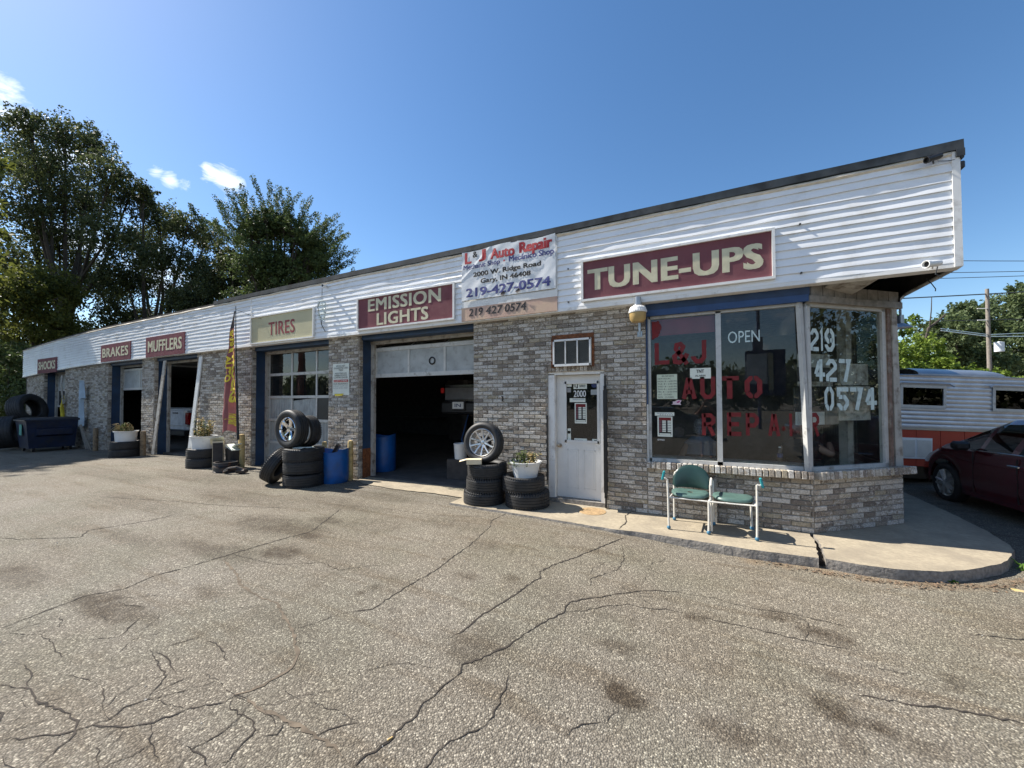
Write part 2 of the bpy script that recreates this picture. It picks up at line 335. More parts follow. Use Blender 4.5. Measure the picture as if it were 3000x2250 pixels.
MT['siding'] = pm('white_vinyl_siding', (.83, .845, .86), .34, var=.03, scale=3, dirt=(.60, .575, .52), dscale=2.2, dlo=.52, dhi=.85)
MT['trim'] = pm('white_trim', (.78, .77, .74), .45, var=.05, dirt=(.36, .32, .26), dscale=5, dlo=.55, dhi=.8)
MT['coping'] = pm('dark_roof_coping', (.030, .038, .045), .75, var=.5, scale=5, spec=.25, dirt=(.07, .075, .08), dscale=3)
MT['wrap'] = pm('cream_torn_house_wrap', (.66, .60, .50), .6, var=.12, scale=12)
MT['concrete'] = pm('concrete', (.335, .285, .205), .9, var=.14, scale=22, dirt=(.23, .195, .145), dscale=2.4, dlo=.42, dhi=.72, bump=.004, bscale=90)
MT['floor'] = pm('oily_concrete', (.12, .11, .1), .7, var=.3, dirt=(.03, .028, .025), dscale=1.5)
MT['curb'] = pm('weathered_curb', (.24, .22, .195), .95, var=.3, scale=25, bump=.008, bscale=35)
MT['maroon'] = pm('faded_maroon_panel', (.19, .074, .086), .75, var=.1, scale=2, dirt=(.245, .115, .12), dscale=3.5, dlo=.48, dhi=.8, spec=.12)
MT['cream'] = pm('cream_letter', (.62, .58, .40), .5, var=.08, scale=9, dirt=(.50, .44, .30), dscale=6, dlo=.5, dhi=.8)
MT['tan'] = pm('yellowed_panel', (.50, .46, .29), .5, var=.06, scale=2)
MT['maroon_letter'] = pm('maroon_letter', (.27, .045, .05), .6, var=.1)
MT['blue'] = pm('faded_blue_paint', (.018, .048, .105), .55, var=.25, scale=3, dirt=(.03, .045, .07), dscale=4, bump=.002)
MT['blue_d'] = pm('blue_board', (.014, .036, .09), .5, var=.2)
MT['frame'] = pm('weathered_aluminium', (.52, .52, .5), .45, var=.12, metal=.1, dirt=(.2, .18, .15), dscale=6, dlo=.55, dhi=.75)
MT['jamb'] = pm('weathered_white_wood', (.42, .40, .36), .75, var=.15, dirt=(.16, .13, .1), dscale=7, dlo=.5, dhi=.68, bump=.002)
MT['greywood'] = pm('grey_weathered_wood', (.24, .225, .2), .85, var=.25, scale=12, bump=.003)
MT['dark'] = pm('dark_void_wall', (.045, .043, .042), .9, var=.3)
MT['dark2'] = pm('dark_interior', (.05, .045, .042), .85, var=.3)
MT['black'] = pm('black_paint', (.016, .016, .017), .4, var=.3)
MT['rubber'] = pm('tyre_rubber', (.023, .023, .024), .6, var=.25, scale=9, dirt=(.05, .046, .04), dscale=6, dlo=.55, dhi=.8, bump=.0012, bscale=70)
MT['rim'] = pm('alloy_rim', (.72, .72, .71), .28, metal=.75, var=.1, dirt=(.35, .33, .3), dscale=14, dlo=.55, dhi=.8)
MT['chrome'] = pm('chrome_rim', (.85, .85, .86), .08, metal=1, var=.03)
MT['steel'] = pm('rusty_dark_steel', (.05, .045, .042), .5, metal=.5, var=.3, dirt=(.13, .055, .025), dscale=9)
MT['white_door'] = pm('white_painted_door', (.70, .69, .66), .5, var=.04, dirt=(.40, .35, .27), dscale=2.2, dlo=.62, dhi=.95)
MT['white'] = pm('white_plastic', (.72, .73, .72), .45, var=.05, dirt=(.42, .4, .36), dscale=8, dlo=.6, dhi=.85)
MT['paper'] = pm('paper', (.74, .77, .68), .8, var=.04)
MT['paper_g'] = pm('greenish_paper', (.58, .64, .50), .8, var=.04)
MT['ink'] = pm('black_ink', (.02, .02, .022), .7, var=.1)
MT['ink_grey'] = pm('grey_ink', (.3, .3, .3), .8, var=.1)
MT['red'] = pm('red_paint', (.175, .006, .008), .6, var=.2, scale=14, dirt=(.13, .012, .012), dscale=16, dlo=.52, dhi=.72)
MT['ban_red'] = pm('banner_red', (.45, .028, .035), .6, var=.1)
MT['ban_blue'] = pm('banner_blue', (.035, .045, .2), .6, var=.1)
MT['banner'] = pm('white_banner_vinyl', (.70, .72, .74), .4, var=.05, dirt=(.55, .55, .54), dscale=3, dlo=.5, dhi=.9)
MT['ply'] = pm('faded_salmon_plywood', (.60, .40, .315), .8, var=.12, scale=5, dirt=(.62, .46, .32), dscale=2.5, dlo=.45, dhi=.7)
MT['glass'] = glass_mat('shop_glass', (.86, .89, .88), 1.74, haze=.018)
MT['glass2'] = glass_mat('garage_glass', (.6, .63, .63), 1.7, haze=.02)
MT['carglass'] = glass_mat('tinted_car_glass', (.16, .19, .19), 1.55)
MT['frost'] = pm('frosted_panel', (.36, .385, .39), .45, var=.16, scale=3, dirt=(.26, .27, .26), dscale=7)
MT['corr'] = pm('corrugated_fibreglass', (.33, .355, .355), .5, var=.2, scale=4, dirt=(.25, .26, .26), dscale=5)
MT['yellow_wood'] = pm('yellow_bollard', (.52, .38, .16), .7, var=.2, scale=12, dirt=(.2, .12, .06), dscale=10, dlo=.55, dhi=.7, bump=.003)
MT['blue_plastic'] = pm('blue_plastic', (.008, .095, .33), .38, var=.15, dirt=(.03, .07, .16), dscale=5, dlo=.5, dhi=.8)
MT['card'] = pm('cardboard', (.50, .35, .2), .85, var=.1)
MT['card_l'] = pm('pale_cardboard', (.70, .60, .42), .85, var=.1)
MT['soil'] = pm('soil', (.05, .035, .025), .95, var=.3, bump=.01)
MT['leafg'] = leaf_mat('green_leaf', (.05, .075, .025), (.16, .2, .07), .3)
MT['dryleaf'] = leaf_mat('dry_leaf', (.30, .22, .09), (.5, .40, .2), .3)
MT['weed'] = leaf_mat('weed', (.06, .14, .02), (.16, .28, .05), .3)
MT['litter'] = pm('leaf_litter', (.15, .10, .062), .9, var=.5, scale=30)
MT['teal'] = pm('teal_vinyl', (.018, .045, .039), .32, var=.15, scale=6)
MT['teal_l'] = pm('sunlit_teal_vinyl', (.075, .135, .118), .42, var=.14, scale=14)  # seat copy of the teal vinyl, its sunlit tone put into the colour
MT['aqua'] = pm('turquoise_plastic', (.02, .25, .28), .4, var=.08)
MT['bluefoot'] = pm('blue_rubber', (.05, .17, .27), .6, var=.15)
MT['tubew'] = pm('chipped_cream_tube', (.66, .64, .58), .4, var=.08, dirt=(.22, .12, .07), dscale=16, dlo=.58, dhi=.7)
MT['rust'] = pm('rust', (.20, .07, .025), .9, var=.4, scale=25, dirt=(.09, .04, .02), dscale=12)
MT['foam'] = pm('orange_foam', (.35, .15, .05), .9, var=.3)
MT['bark'] = pm('bark', (.055, .045, .036), .95, var=.35, scale=5, bump=.03, bscale=12)
MT['leafA'] = leaf_mat('willow_leaf', (.026, .038, .014), (.105, .125, .045), .4)
MT['leafB'] = leaf_mat('olive_leaf', (.05, .066, .015), (.17, .185, .04), .45)
MT['leafM'] = leaf_mat('maple_leaf', (.03, .055, .018), (.125, .165, .055), .3)
MT['leafR1'] = leaf_mat('bright_leaf', (.07, .125, .016), (.24, .32, .05), .42)
MT['leafR2'] = leaf_mat('far_leaf', (.05, .08, .03), (.15, .19, .08), .4)
MT['dump'] = pm('dumpster_blue', (.009, .018, .05), .45, var=.3, scale=4, dirt=(.03, .03, .035), dscale=6)
MT['cloth'] = pm('pale_blue_cloth', (.42, .52, .60), .8, var=.1)
MT['flag_y'] = pm('flag_yellow', (.70, .56, .05), .7, var=.1)
MT['flag_r'] = pm('flag_red', (.50, .15, .12), .7, var=.15, scale=5)
MT['flag_d'] = pm('flag_maroon_side', (.24, .07, .07), .7, var=.15)
MT['grime'] = pm('dark_flag_top', (.06, .05, .05), .8, var=.2)
MT['carred'] = pm('dark_red_car_paint', (.11, .004, .011), .22, var=.1, metal=.3, coat=1)
MT['silver'] = pm('silver_car_paint', (.42, .42, .41), .25, metal=.6, var=.05, coat=1)
MT['carblack'] = pm('black_car_paint', (.012, .012, .014), .2, coat=1)
MT['carwhite'] = pm('white_car_paint', (.62, .64, .66), .3, coat=.6)
MT['taillight'] = pm('tail_light', (.32, .01, .01), .15, var=.2)
MT['plastic'] = pm('black_plastic', (.02, .02, .021), .45)
MT['alum'] = pm('corrugated_aluminium', (.50, .52, .54), .38, metal=.55, var=.12, scale=3, dirt=(.38, .38, .4), dscale=2)
MT['alum_d'] = pm('dull_aluminium', (.34, .36, .38), .33, metal=.75, var=.15, scale=3)
MT['orange'] = pm('orange_red_panel', (.40, .038, .014), .55, var=.08)
MT['vent'] = pm('beige_vent', (.52, .50, .43), .6, var=.08)
MT['skin'] = pm('skin', (.42, .25, .18), .55, var=.06)
MT['skin2'] = pm('skin_light', (.50, .31, .23), .55, var=.06)
MT['greyshirt'] = pm('grey_shirt', (.20, .23, .28), .85, var=.12)
MT['blackcloth'] = pm('black_cloth', (.015, .015, .017), .85)
MT['scarf'] = pm('patterned_scarf', (.22, .22, .23), .8, var=.85, scale=42)
MT['hairp'] = pm('pinkish_hair', (.36, .19, .17), .7, var=.5, scale=40)
MT['amber'] = pm('amber_lens', (.46, .32, .13), .3, var=.1, scale=9)
MT['bulbglass'] = glass_mat('clear_plastic', (.93, .96, .95), 1.4, .1)
MT['pole'] = pm('weathered_pole', (.22, .19, .16), .9, var=.2)
MT['paintline'] = pm('worn_yellow_paint', (.55, .42, .16), .85, var=.2, dirt=(.25, .22, .19), dscale=9, dlo=.45, dhi=.6)
MT['hatch'] = pm('manhole_rust', (.33, .22, .11), .9, var=.3, scale=30, bump=.004)
MT['crack'] = pm('crack_dirt_and_shade', (.035, .028, .022), .98, var=.5, scale=12)
MT['crackfill'] = pm('crack_silt', (.12, .095, .068), .98, var=.3, scale=14)
MT['wire'] = pm('cable', (.03, .035, .04), .7)
MT['office_in'] = pm('office_wall', (.13, .115, .1), .85, var=.2)
MT['oldboard'] = pm('peeling_whitewashed_board', (.55, .53, .48), .9, var=.2, scale=9, dirt=(.26, .22, .18), dscale=11, dlo=.48, dhi=.62)
MT['signblue'] = pm('sign_blue', (.02, .035, .12), .5)
MT['lcol'] = pm('window_white_paint', (.56, .68, .67), .6, var=.1, scale=14, dirt=(.40, .50, .50), dscale=18, dlo=.5, dhi=.75)
MT['old_post'] = pm('weathered_old_post', (.24, .17, .10), .8, var=.3, scale=12, dirt=(.1, .07, .05), dscale=9)
MT['camperglass'] = glass_mat('dark_camper_glass', (.12, .14, .14), 1.3)
# ================================================================== ground
def sst(a, b, x):
    t = max(0.0, min(1.0, (x - a) / (b - a))); return t * t * (3 - 2 * t)
def gz(x, y):
    z = -0.022 - 0.078 * sst(-1.6, 0.2, x) - 0.10 * sst(-14, -22, x)
    z += 0.012 * (mnoise.noise(Vector((x * .35, y * .35, 3))))
    if y > 6.2 and -29 < x < 2.4: z -= .08
    return z - .003
def steps(lo, hi, f, g=1.28, mx=700):
    a = [lo + f * i for i in range(int((hi - lo) / f) + 1)]
    s, v = f, lo; L = []
    while v > -mx: s = min(s * g, 90); v -= s; L.append(v)
    s, v = f, a[-1]; H = []
    while v < mx: s = min(s * g, 90); v += s; H.append(v)
    return L[::-1] + a + H
xs = steps(-9.0, 3.6, .055); ys = steps(.5, 6.0, .055)
STAINS = [(-.44, 2.37, .12, .09, .95), (-1.44, 2.28, .22, .15, .45), (-.56, 2.8, .13, .07, .5), (-2.1, 3.16, .14, .09, .55), (-1.67, 3.36, .09, .06, .6), (-2.73, 2.46, .06, .05, .7), (-2.71, 2.59, .07, .06, .6), (-1.4, 2.54, .18, .12, .3),
          (.79, 3.67, .17, .09, .8), (.53, 3.82, .13, .08, .7), (-.1, 3.51, .09, .07, .7), (.62, 2.82, .12, .10, .85), (.82, 2.77, .12, .06, .7), (.74, 2.80, .2, .03, .5), (.08, 2.39, .14, .08, .65), (.29, 2.43, .06, .05, .6), (.69, 3.13, .15, .09, .35), (.99, 2.72, .08, .06, .5), (1.38, 3.41, .1, .07, .5), (.64, 2.62, .05, .18, .35),
          (-5.0, 2.41, .75, .14, .7), (-4.7, 2.5, .35, .16, .5), (-4.26, 2.73, .25, .16, .75), (-5.41, 3.28, .7, .28, .8), (-4.9, 3.42, .5, .15, .6), (-4.53, 1.38, .4, .13, .75), (-4.1, 1.45, .3, .08, .5), (-6.01, 1.25, .5, .15, .7), (-3.99, 1.9, .22, .07, .45), (-4.47, 3.21, .2, .1, .6), (-4.8, 3.73, .3, .12, .6), (-4.0, 3.9, .5, .3, .35), (-5.7, 4.4, 1.2, .3, .45), (-7.5, 4.0, 1.6, .35, .5), (-9.8, 4.6, 2.0, .4, .5), (-8.5, 3.0, 1.5, .25, .4), (-3.2, 4.4, .5, .25, .35), (-12.5, 3.9, 2.2, .4, .45), (-2.35, 3.9, .2, .12, .35), (-5.2, 5.1, .9, .25, .5), (-6.4, 2.2, .8, .12, .4), (-2.9, 1.9, .4, .1, .3), (-1.1, 3.2, .5, .2, .25)]
gv = []; gc = []
for x in xs:
    for y in ys:
        gv.append((x, y, gz(x, y)))
        r = 0.0
        if -18 < x < 4 and 0 < y < 7:
            wx = x + .06 * mnoise.noise(Vector((x * 4, y * 4, 0))); wy = y + .05 * mnoise.noise(Vector((x * 4, y * 4, 9)))
            for (sx, sy, rx, ry, a) in STAINS:
                d = ((wx - sx) / rx) ** 2 + ((wy - sy) / ry) ** 2
                if d < 3.2: r = max(r, a * (.75 if rx > .45 else 1) * (1 - sst(.55, 1.45, math.sqrt(d))))
        g = sst(1.5, 4.5, y) * .5 if y < 4.6 else .5 * (1 - sst(4.6, 5.6, y)); 
        b = 0.0
        if .1 < x < 3.2 and 4.6 < y < 5.6:   # silt and leaf crumbs in the gutter
            yc = 5.06 + .35 * sst(1.5, 2.6, x) + .5 * sst(2.3, 3.1, x)
            b = .55 * (1 - sst(.04, .17, abs(y - yc + .06))) * sst(.1, .5, x) * (.6 + .8 * mnoise.noise(Vector((x * 6, y * 6, 2))))
        gc += [r, max(0, g), max(0, min(1, b)), 1]
ny = len(ys); gf = [(i * ny + j, (i + 1) * ny + j, (i + 1) * ny + j + 1, i * ny + j + 1) for i in range(len(xs) - 1) for j in range(ny - 1)]
me = bpy.data.meshes.new('parking_lot'); me.from_pydata(gv, [], gf); me.materials.append(MT['asphalt'])
ca = me.color_attributes.new('stain', 'FLOAT_COLOR', 'POINT'); ca.data.foreach_set('color', gc)
me.polygons.foreach_set('use_smooth', [True] * len(me.polygons))
lot = bpy.data.objects.new('parking_lot', me); col.objects.link(lot); tag(lot, kind='structure')

# cracks: flat strips on the asphalt, dirt colour with the shade of depth painted in
CR = [([(-.94,4.94),(-1.16,4.39),(-1.3,4.04),(-1.42,3.8),(-1.49,3.58),(-1.44,3.45),(-1.47,3.35),(-1.54,2.93),(-1.57,2.79),(-1.62,2.61),(-1.62,2.41),(-1.67,2.29)],.014,0),
([(-2.68,5.25),(-2.72,4.75),(-2.6,4.51),(-2.5,3.89),(-2.47,3.47),(-2.43,3.11),(-2.46,2.78),(-2.45,2.33),(-2.62,2.17)],.010,0),
([(-.22,3.88),(-.42,3.8),(-.61,3.66),(-.82,3.43),(-1.04,3.21),(-1.07,3.11),(-1.05,3.01),(-1.13,2.83),(-1.21,2.59),(-1.26,2.39),(-1.35,2.21),(-1.43,2.1),(-1.39,2.04),(-1.41,1.95),(-1.42,1.85),(-1.44,1.71),(-1.42,1.66),(-1.44,1.56),(-1.43,1.47),(-1.48,1.34),(-1.49,1.2)],.011,0),
([(-1.13,2.19),(-1.09,2.08),(-1.06,1.92),(-1.06,1.82),(-1.07,1.76),(-1.11,1.7),(-1.17,1.62),(-1.19,1.55),(-1.18,1.51),(-1.2,1.36)],.0065,0),
([(-.19,3.51),(-.32,3.5),(-.5,3.42),(-.62,3.41),(-.79,3.27),(-.93,3.1),(-1.04,3.02)],.007,0),
([(-.92,4.72),(-.81,4.32),(-.82,4.02),(-1.01,3.7),(-.98,3.54)],.006,0),
([(-5.14,4.25),(-4.59,3.34),(-4.67,2.91),(-4.71,2.48),(-4.76,2.05),(-4.82,1.83),(-4.72,1.57),(-4.87,1.38),(-4.81,1.14),(-4.75,.9)],.012,0),
([(-4.61,2.33),(-4.22,2.23),(-3.82,2.08),(-3.43,2.03),(-3.24,2.04),(-2.93,1.92),(-2.73,1.84),(-2.44,1.68),(-2.37,1.59),(-2.37,1.49),(-2.4,1.36),(-2.46,1.3)],.020,1),
([(-2.77,1.86),(-2.68,2.0),(-2.62,2.17)],.006,0),
([(-1.57,1.31),(-1.65,1.33),(-1.9,1.33),(-2.08,1.32),(-2.22,1.31),(-2.36,1.32)],.022,1),
([(-2.36,1.32),(-2.44,1.31),(-2.45,1.25),(-2.58,1.12),(-2.63,1.01),(-2.71,.93),(-2.81,.89),(-2.89,.85),(-2.93,.81),(-2.99,.74),(-3.07,.68),(-3.2,.61)],.009,0),
([(-2.67,1.32),(-2.76,1.18),(-2.86,1.06),(-2.9,.98),(-2.87,.9),(-2.93,.81)],.008,0),
([(-3.81,.72),(-3.62,.79),(-3.4,.78),(-3.18,.82),(-3.04,.83),(-2.94,.81),(-2.88,.76),(-2.83,.7),(-2.78,.64)],.009,0),
([(-3.23,.62),(-3.19,.71),(-3.16,.81)],.007,0),([(-2.65,1.0),(-2.52,.95),(-2.39,.92),(-2.31,.91)],.006,0),
([(-2.44,1.31),(-2.39,1.24),(-2.19,1.24),(-2.1,1.22),(-2.06,1.12),(-2.03,1.03)],.007,0),([(-2.14,1.24),(-2.13,1.33),(-2.06,1.34)],.005,0),
([(-2.24,1.25),(-2.24,1.12),(-2.26,.99),(-2.28,.92)],.006,0),([(-1.91,1.34),(-2.0,1.31),(-1.97,1.25),(-2.03,1.21),(-2.01,1.13)],.005,0),
([(-2.71,.91),(-2.67,.88),(-2.63,.82),(-2.6,.77)],.006,0),([(-7.91,1.47),(-7.62,1.56),(-7.04,1.93),(-7.32,2.08),(-7.22,2.3),(-7.11,2.69),(-7.16,3.0)],.014,0),
([(2.6,4.33),(2.3,4.3),(2.07,4.25),(1.88,4.2),(1.75,4.17)],.008,0),([(1.53,3.16),(1.37,3.14),(1.2,3.12),(1.06,3.07),(.77,3.02)],.011,0),
([(-.21,3.86),(.04,3.92),(.3,3.86),(.61,3.91),(1.0,3.88)],.005,0),([(-.08,3.52),(.25,3.53),(.54,3.52),(.82,3.53),(.94,3.54)],.007,0),([(.91,3.37),(1.17,3.39)],.006,0),
([(-9.6,2.9),(-8.2,3.3),(-7.0,3.55),(-5.9,3.9)],.01,0),([(-3.0,3.0),(-3.3,2.7),(-3.6,2.75),(-4.0,2.5),(-4.7,2.45)],.006,0),([(-2.9,4.9),(-3.6,4.6),(-4.6,4.55),(-5.6,4.3)],.006,0),
([(-3.42,1.28),(-3.0,1.2),(-2.86,1.06)],.006,0),([(-.7,1.9),(-.62,2.05),(-.5,2.12),(-.46,2.26)],.005,0)]
def crack_mesh(mb, pts, w, seed):
    rnd = random.Random(seed); P = []
    for i in range(len(pts) - 1):
        a, b = Vector(pts[i]).to_3d(), Vector(pts[i + 1]).to_3d(); n = max(1, int((b - a).length / .03)); d = (b - a); nn = Vector((-d.y, d.x, 0)).normalized()
        for k in range(n): P.append(a + d * (k / n) + nn * rnd.uniform(-.009, .009))
    P.append(Vector(pts[-1]).to_3d()); vs = []
    for i, p in enumerate(P):
        d = P[min(i + 1, len(P) - 1)] - P[max(i - 1, 0)]; nn = Vector((-d.y, d.x, 0)).normalized()
        e = min(1.0, min(i, len(P) - 1 - i) / 6 + .25); ww = w * 1.3 * e * rnd.uniform(.3, 1.2) * .5
        z = gz(p.x, p.y) + .0035
        vs += [(p.x + nn.x * ww, p.y + nn.y * ww, z), (p.x - nn.x * ww, p.y - nn.y * ww, z)]
    mb.add(vs, [(2 * i, 2 * i + 1, 2 * i + 3, 2 * i + 2) for i in range(len(P) - 1)])
ca_, cb_ = MB(), MB()
for i, (p, w, k) in enumerate(CR): crack_mesh(cb_ if k else ca_, p, w, i)
rnd = random.Random(15); GP = {}
for i in range(12):
    for j in range(6): GP[i, j] = (-4.7 + i * .27 + rnd.uniform(-.11, .11), .62 + j * .17 + rnd.uniform(-.06, .06))
for (i, j), p in GP.items():
    for q in ((i + 1, j), (i, j + 1)):
        if q in GP and rnd.random() < .62 - .045 * max(0, i - 5): m_ = ((p[0] + GP[q][0]) / 2 + rnd.uniform(-.03, .03), (p[1] + GP[q][1]) / 2 + rnd.uniform(-.03, .03)); crack_mesh(ca_, [p, m_, GP[q]], rnd.choice((.003, .004, .006, .0085)), 300 + i * 9 + j)
rnd = random.Random(5)
for i in range(26):     # fine map cracking near the sidewalk corner and in the foreground
    x, y = (rnd.uniform(-1.1, .6), rnd.uniform(3.4, 4.8)) if i < 16 else (rnd.uniform(-4.6, -2.0), rnd.uniform(.9, 1.9))
    p = [(x, y)]; a = rnd.uniform(0, 6.28)
    for k in range(rnd.randint(2, 5)): a += rnd.uniform(-.8, .8); x += .11 * math.cos(a); y += .11 * math.sin(a); p.append((x, y))
    crack_mesh(ca_, p, .0035, 100 + i)
tag(ca_.build('pavement_cracks', MT['crack']), kind='stuff'); tag(cb_.build('silted_cracks', MT['crackfill']), kind='stuff')
# loose stones
mb = MB(); rnd = random.Random(11)
for i in range(520):
    x = rnd.uniform(-7, 3.4); y = rnd.uniform(.7, 5.6); s = rnd.uniform(.002, .0055) * (2.0 if i < 12 else 1)
    if y > 5.0 and x > -1.2: continue
    c = Vector((x, y, gz(x, y) + s * .3)); r = Matrix.Rotation(rnd.uniform(0, 6), 3, 'Z') @ Matrix.Rotation(rnd.uniform(0, 1), 3, 'X')
    mb.add([c + r @ Vector(v) * s for v in ((1, 0, 0), (0, 1.2, 0), (-1, 0, .1), (0, -1, 0), (.1, 0, .8), (0, 0, -.6))], [(0, 1, 4), (1, 2, 4), (2, 3, 4), (3, 0, 4), (1, 0, 5), (2, 1, 5), (3, 2, 5), (0, 3, 5)])
tag(mb.build('loose_gravel', pm('pale_grit', (.36, .345, .31), .9, var=.4, scale=40)), kind='stuff')
# sidewalk: two slabs with a broken joint between them
CT = [(-.656,5.095),(.424,5.045),(1.02,5.085),(1.374,5.068),(1.7,5.098),(2.02,5.21),(2.288,5.387),(2.586,5.662),(2.76,5.86),(2.877,6.063),(3.0,6.27),(3.069,6.476),(3.139,7.012),(3.168,7.821),(3.145,9.344),(3.14,14)]
rnd = random.Random(3)
def wob(pts, step=.06, amp=.008):
    out = []
    for i in range(len(pts) - 1):
        a, b = Vector(pts[i]), Vector(pts[i + 1]); n = max(1, int((b - a).length / step))
        for k in range(n): out.append(a + (b - a) * (k / n) + Vector((rnd.uniform(-amp, amp), rnd.uniform(-amp, amp))))
    out.append(Vector(pts[-1])); return out
def slab(poly, ztop, zbot, name, mat, matside=None, edge=None):
    mb = MB(); k = len(poly)
    mb.add([(p[0], p[1], ztop) for p in poly], [tuple(range(k))]); o = mb.build(name, mat); tag(o, kind='structure')
    return o
s1 = [Vector(p) for p in [(-3.75, 6.2), (-3.75, 5.20)]] + wob([(-3.75, 5.20), (-2.8, 5.15), (-1.83, 5.10), (-1.18, 5.06), (-.656, 5.095), (.424, 5.045), (1.03, 5.085)]) + wob([(1.03, 5.085), (1.07, 5.3), (1.12, 5.62), (1.13, 5.93)], .07, .012) + [Vector((1.13, 6.3))]
s2 = [Vector((1.16, 6.3))] + wob([(1.16, 5.93), (1.165, 5.62), (1.12, 5.3), (1.10, 5.10)], .07, .012) + wob(CT[3:], .07, .006) + [Vector((1.16, 14))]
for nm, pl in (('sidewalk', s1), ('sidewalk', s2)):
    k = len(pl); mb = MB()
    mb.add([(p.x, p.y, .004) for p in pl], [tuple(range(k))])
    o = mb.build(nm, MT['concrete']); tag(o, kind='structure')
    rim = MB(); vs = []
    for i, p in enumerate(pl):
        vs += [(p.x, p.y, .0045), (p.x, p.y - .005 - .004 * mnoise.noise(Vector((p.x * 3, 0, 0))), -.03), (p.x, p.y - .004, -.16)]
    rim.add(vs, [(3 * i + a, 3 * ((i + 1) % k) + a, 3 * ((i + 1) % k) + a + 1, 3 * i + a + 1) for i in range(k) for a in (0, 1)])
    tag(rim.build('kerb', MT['curb'], smooth=True), kind='structure')
MBx = MB(); MBx.box(1.06, 1.2, 5.16, 6.2, -.15, -.05); tag(MBx.build('joint_dirt', MT['crack']), kind='structure')
mb = MB(); crack_mesh(mb, [(-1.0, 5.98), (-1.05, 5.7), (-.98, 5.4), (-1.02, 5.1)], .012, 77)
mb.v = [(x, y, .0085) for x, y, z in mb.v]; tag(mb.build('sidewalk_crack', MT['crack']), kind='stuff')
# concrete apron at the open bay, and garage floor
mb = MB(); pl = wob([(-6.7, 5.98), (-6.3, 5.70), (-5.3, 5.60), (-4.5, 5.66), (-3.75, 5.62), (-3.75, 6.4), (-6.7, 6.4)], .08, .015)
mb.add([(p.x, p.y, -.012) for p in pl], [tuple(range(len(pl)))]); tag(mb.build('bay_apron', MT['concrete']), kind='structure')
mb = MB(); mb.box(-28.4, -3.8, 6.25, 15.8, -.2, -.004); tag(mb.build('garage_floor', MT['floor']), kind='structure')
# worn yellow line by the kerb end
mb = MB(); rnd = random.Random(8)
for i in range(26):
    t = i / 25; x = 2.52 + t * 2.4; y = 5.30 - .02 * t; mb.box(x, x + .1, y - .045 + rnd.uniform(0, .02), y + .05 - rnd.uniform(0, .02), gz(x, y) - .01, gz(x, y) + .004)
tag(mb.build('yellow_parking_line', MT['paintline']), kind='structure')
# gutter litter
mb = MB(); rnd = random.Random(21)
for i in range(300):
    t = rnd.random(); x = .3 + 2.5 * t ** .8; yc = 5.04 + .32 * sst(1.5, 2.5, x) + .42 * sst(2.3, 3.0, x); y = yc - .03 - abs(rnd.gauss(0, .06)); z = gz(x, y) + .004 + rnd.random() * .012
    a = rnd.uniform(0, 6.28); L = rnd.uniform(.012, .04); w = rnd.uniform(.002, .008); dx, dy = math.cos(a), math.sin(a)
    mb.add([(x - dy * w, y + dx * w, z), (x + dx * L - dy * w, y + dy * L + dx * w, z + rnd.uniform(-.004, .01)), (x + dx * L + dy * w, y + dy * L - dx * w, z + rnd.uniform(0, .01)), (x + dy * w, y - dx * w, z)], [(0, 1, 2, 3)])
tag(mb.build('leaf_litter', MT['litter']), kind='stuff')

# ================================================================== building
FY = 5.89
ZB, ZT = 3.09, 4.47
def sag(x): return -.0023 * (x + 18) ** 2 if x < -18 else 0.0
BL = thing('auto_repair_shop', 'long low brick auto repair shop with white siding fascia and open service bays', 'building', (-5, 8, 0))
MW = MB()      # mortar backing
BR = []        # bricks: (centre, axis matrix key, length, depth)
BW, BHt, BLn, JT = .0677, .0577, .193, .0102
def brick_courses(o, d, length, z0, z1, seed, holes=(), z_of=None):
    """running bond on a vertical plane starting at o along unit d; outward normal = d rotated -90"""
    rnd = random.Random(seed); nrow = int(round((z1 - z0) / BW)); pitch = (z1 - z0) / nrow
    for r in range(nrow):
        zc = z0 + (r + .5) * pitch; s = -(.1016 if r % 2 else 0.0)
        while s < length:
            a, b = max(0, s) , min(length, s + .2032)
            if b - a > .03:
                segs = [(a, b)]
                for (h0, h1, hz0, hz1) in holes:
                    if hz0 < zc < hz1:
                        ns = []
                        for (p, q) in segs:
                            if q <= h0 or p >= h1: ns.append((p, q))
                            else:
                                if p < h0 - .03: ns.append((p, h0))
                                if q > h1 + .03: ns.append((h1, q))
                        segs = ns
                for (p, q) in segs:
                    L = q - p - JT
                    if L > .02: BR.append((o[0] + d[0] * (p + q) / 2, o[1] + d[1] * (p + q) / 2, zc, d, L, rnd.uniform(-.0025, .0025), rnd.uniform(-.012, .012)))
            s += .2032
DX = (1.0, 0.0)
WALLS = [(-28.55, -26.32, -.3, 3.2, ()), (-23.8, -19.6, -.2, 3.1, ()), (-16.885, -16.04, -.13, 3.1, ()), (-13.38, -10.66, -.06, 3.1, ()), (-7.69, -6.73, -.03, 3.1, ()),
         (-3.79, -.775, 0, 3.12, ((1.45, 2.385, -1, 2.27), (1.54, 2.23, 2.2, 2.73))), (-.775, 1.19, 0, .672, ())]
for i, (a, b, z0, z1, hl) in enumerate(WALLS): brick_courses((a, 5.996), DX, b - a, z0, z1, i, hl)
CD = Vector((1.156, .997)).normalized(); CN = Vector((CD.y, -CD.x)); CL = 1.53
brick_courses((1.19, 5.996), (CD.x, CD.y), CL, 0, .672, 40)
CE = Vector((1.19, 6)) + CD * CL        # end of the chamfer
brick_courses((CE.x, CE.y), (0, 1), 2.2, 0, .672, 41)
# left reveal faces of the bays, one brick deep
for xa in (-26.32, -19.6, -16.04, -10.66, -6.73): brick_courses((xa, 6.0), (0, 1), .1, -.05, 3.1, 60 + int(-xa))
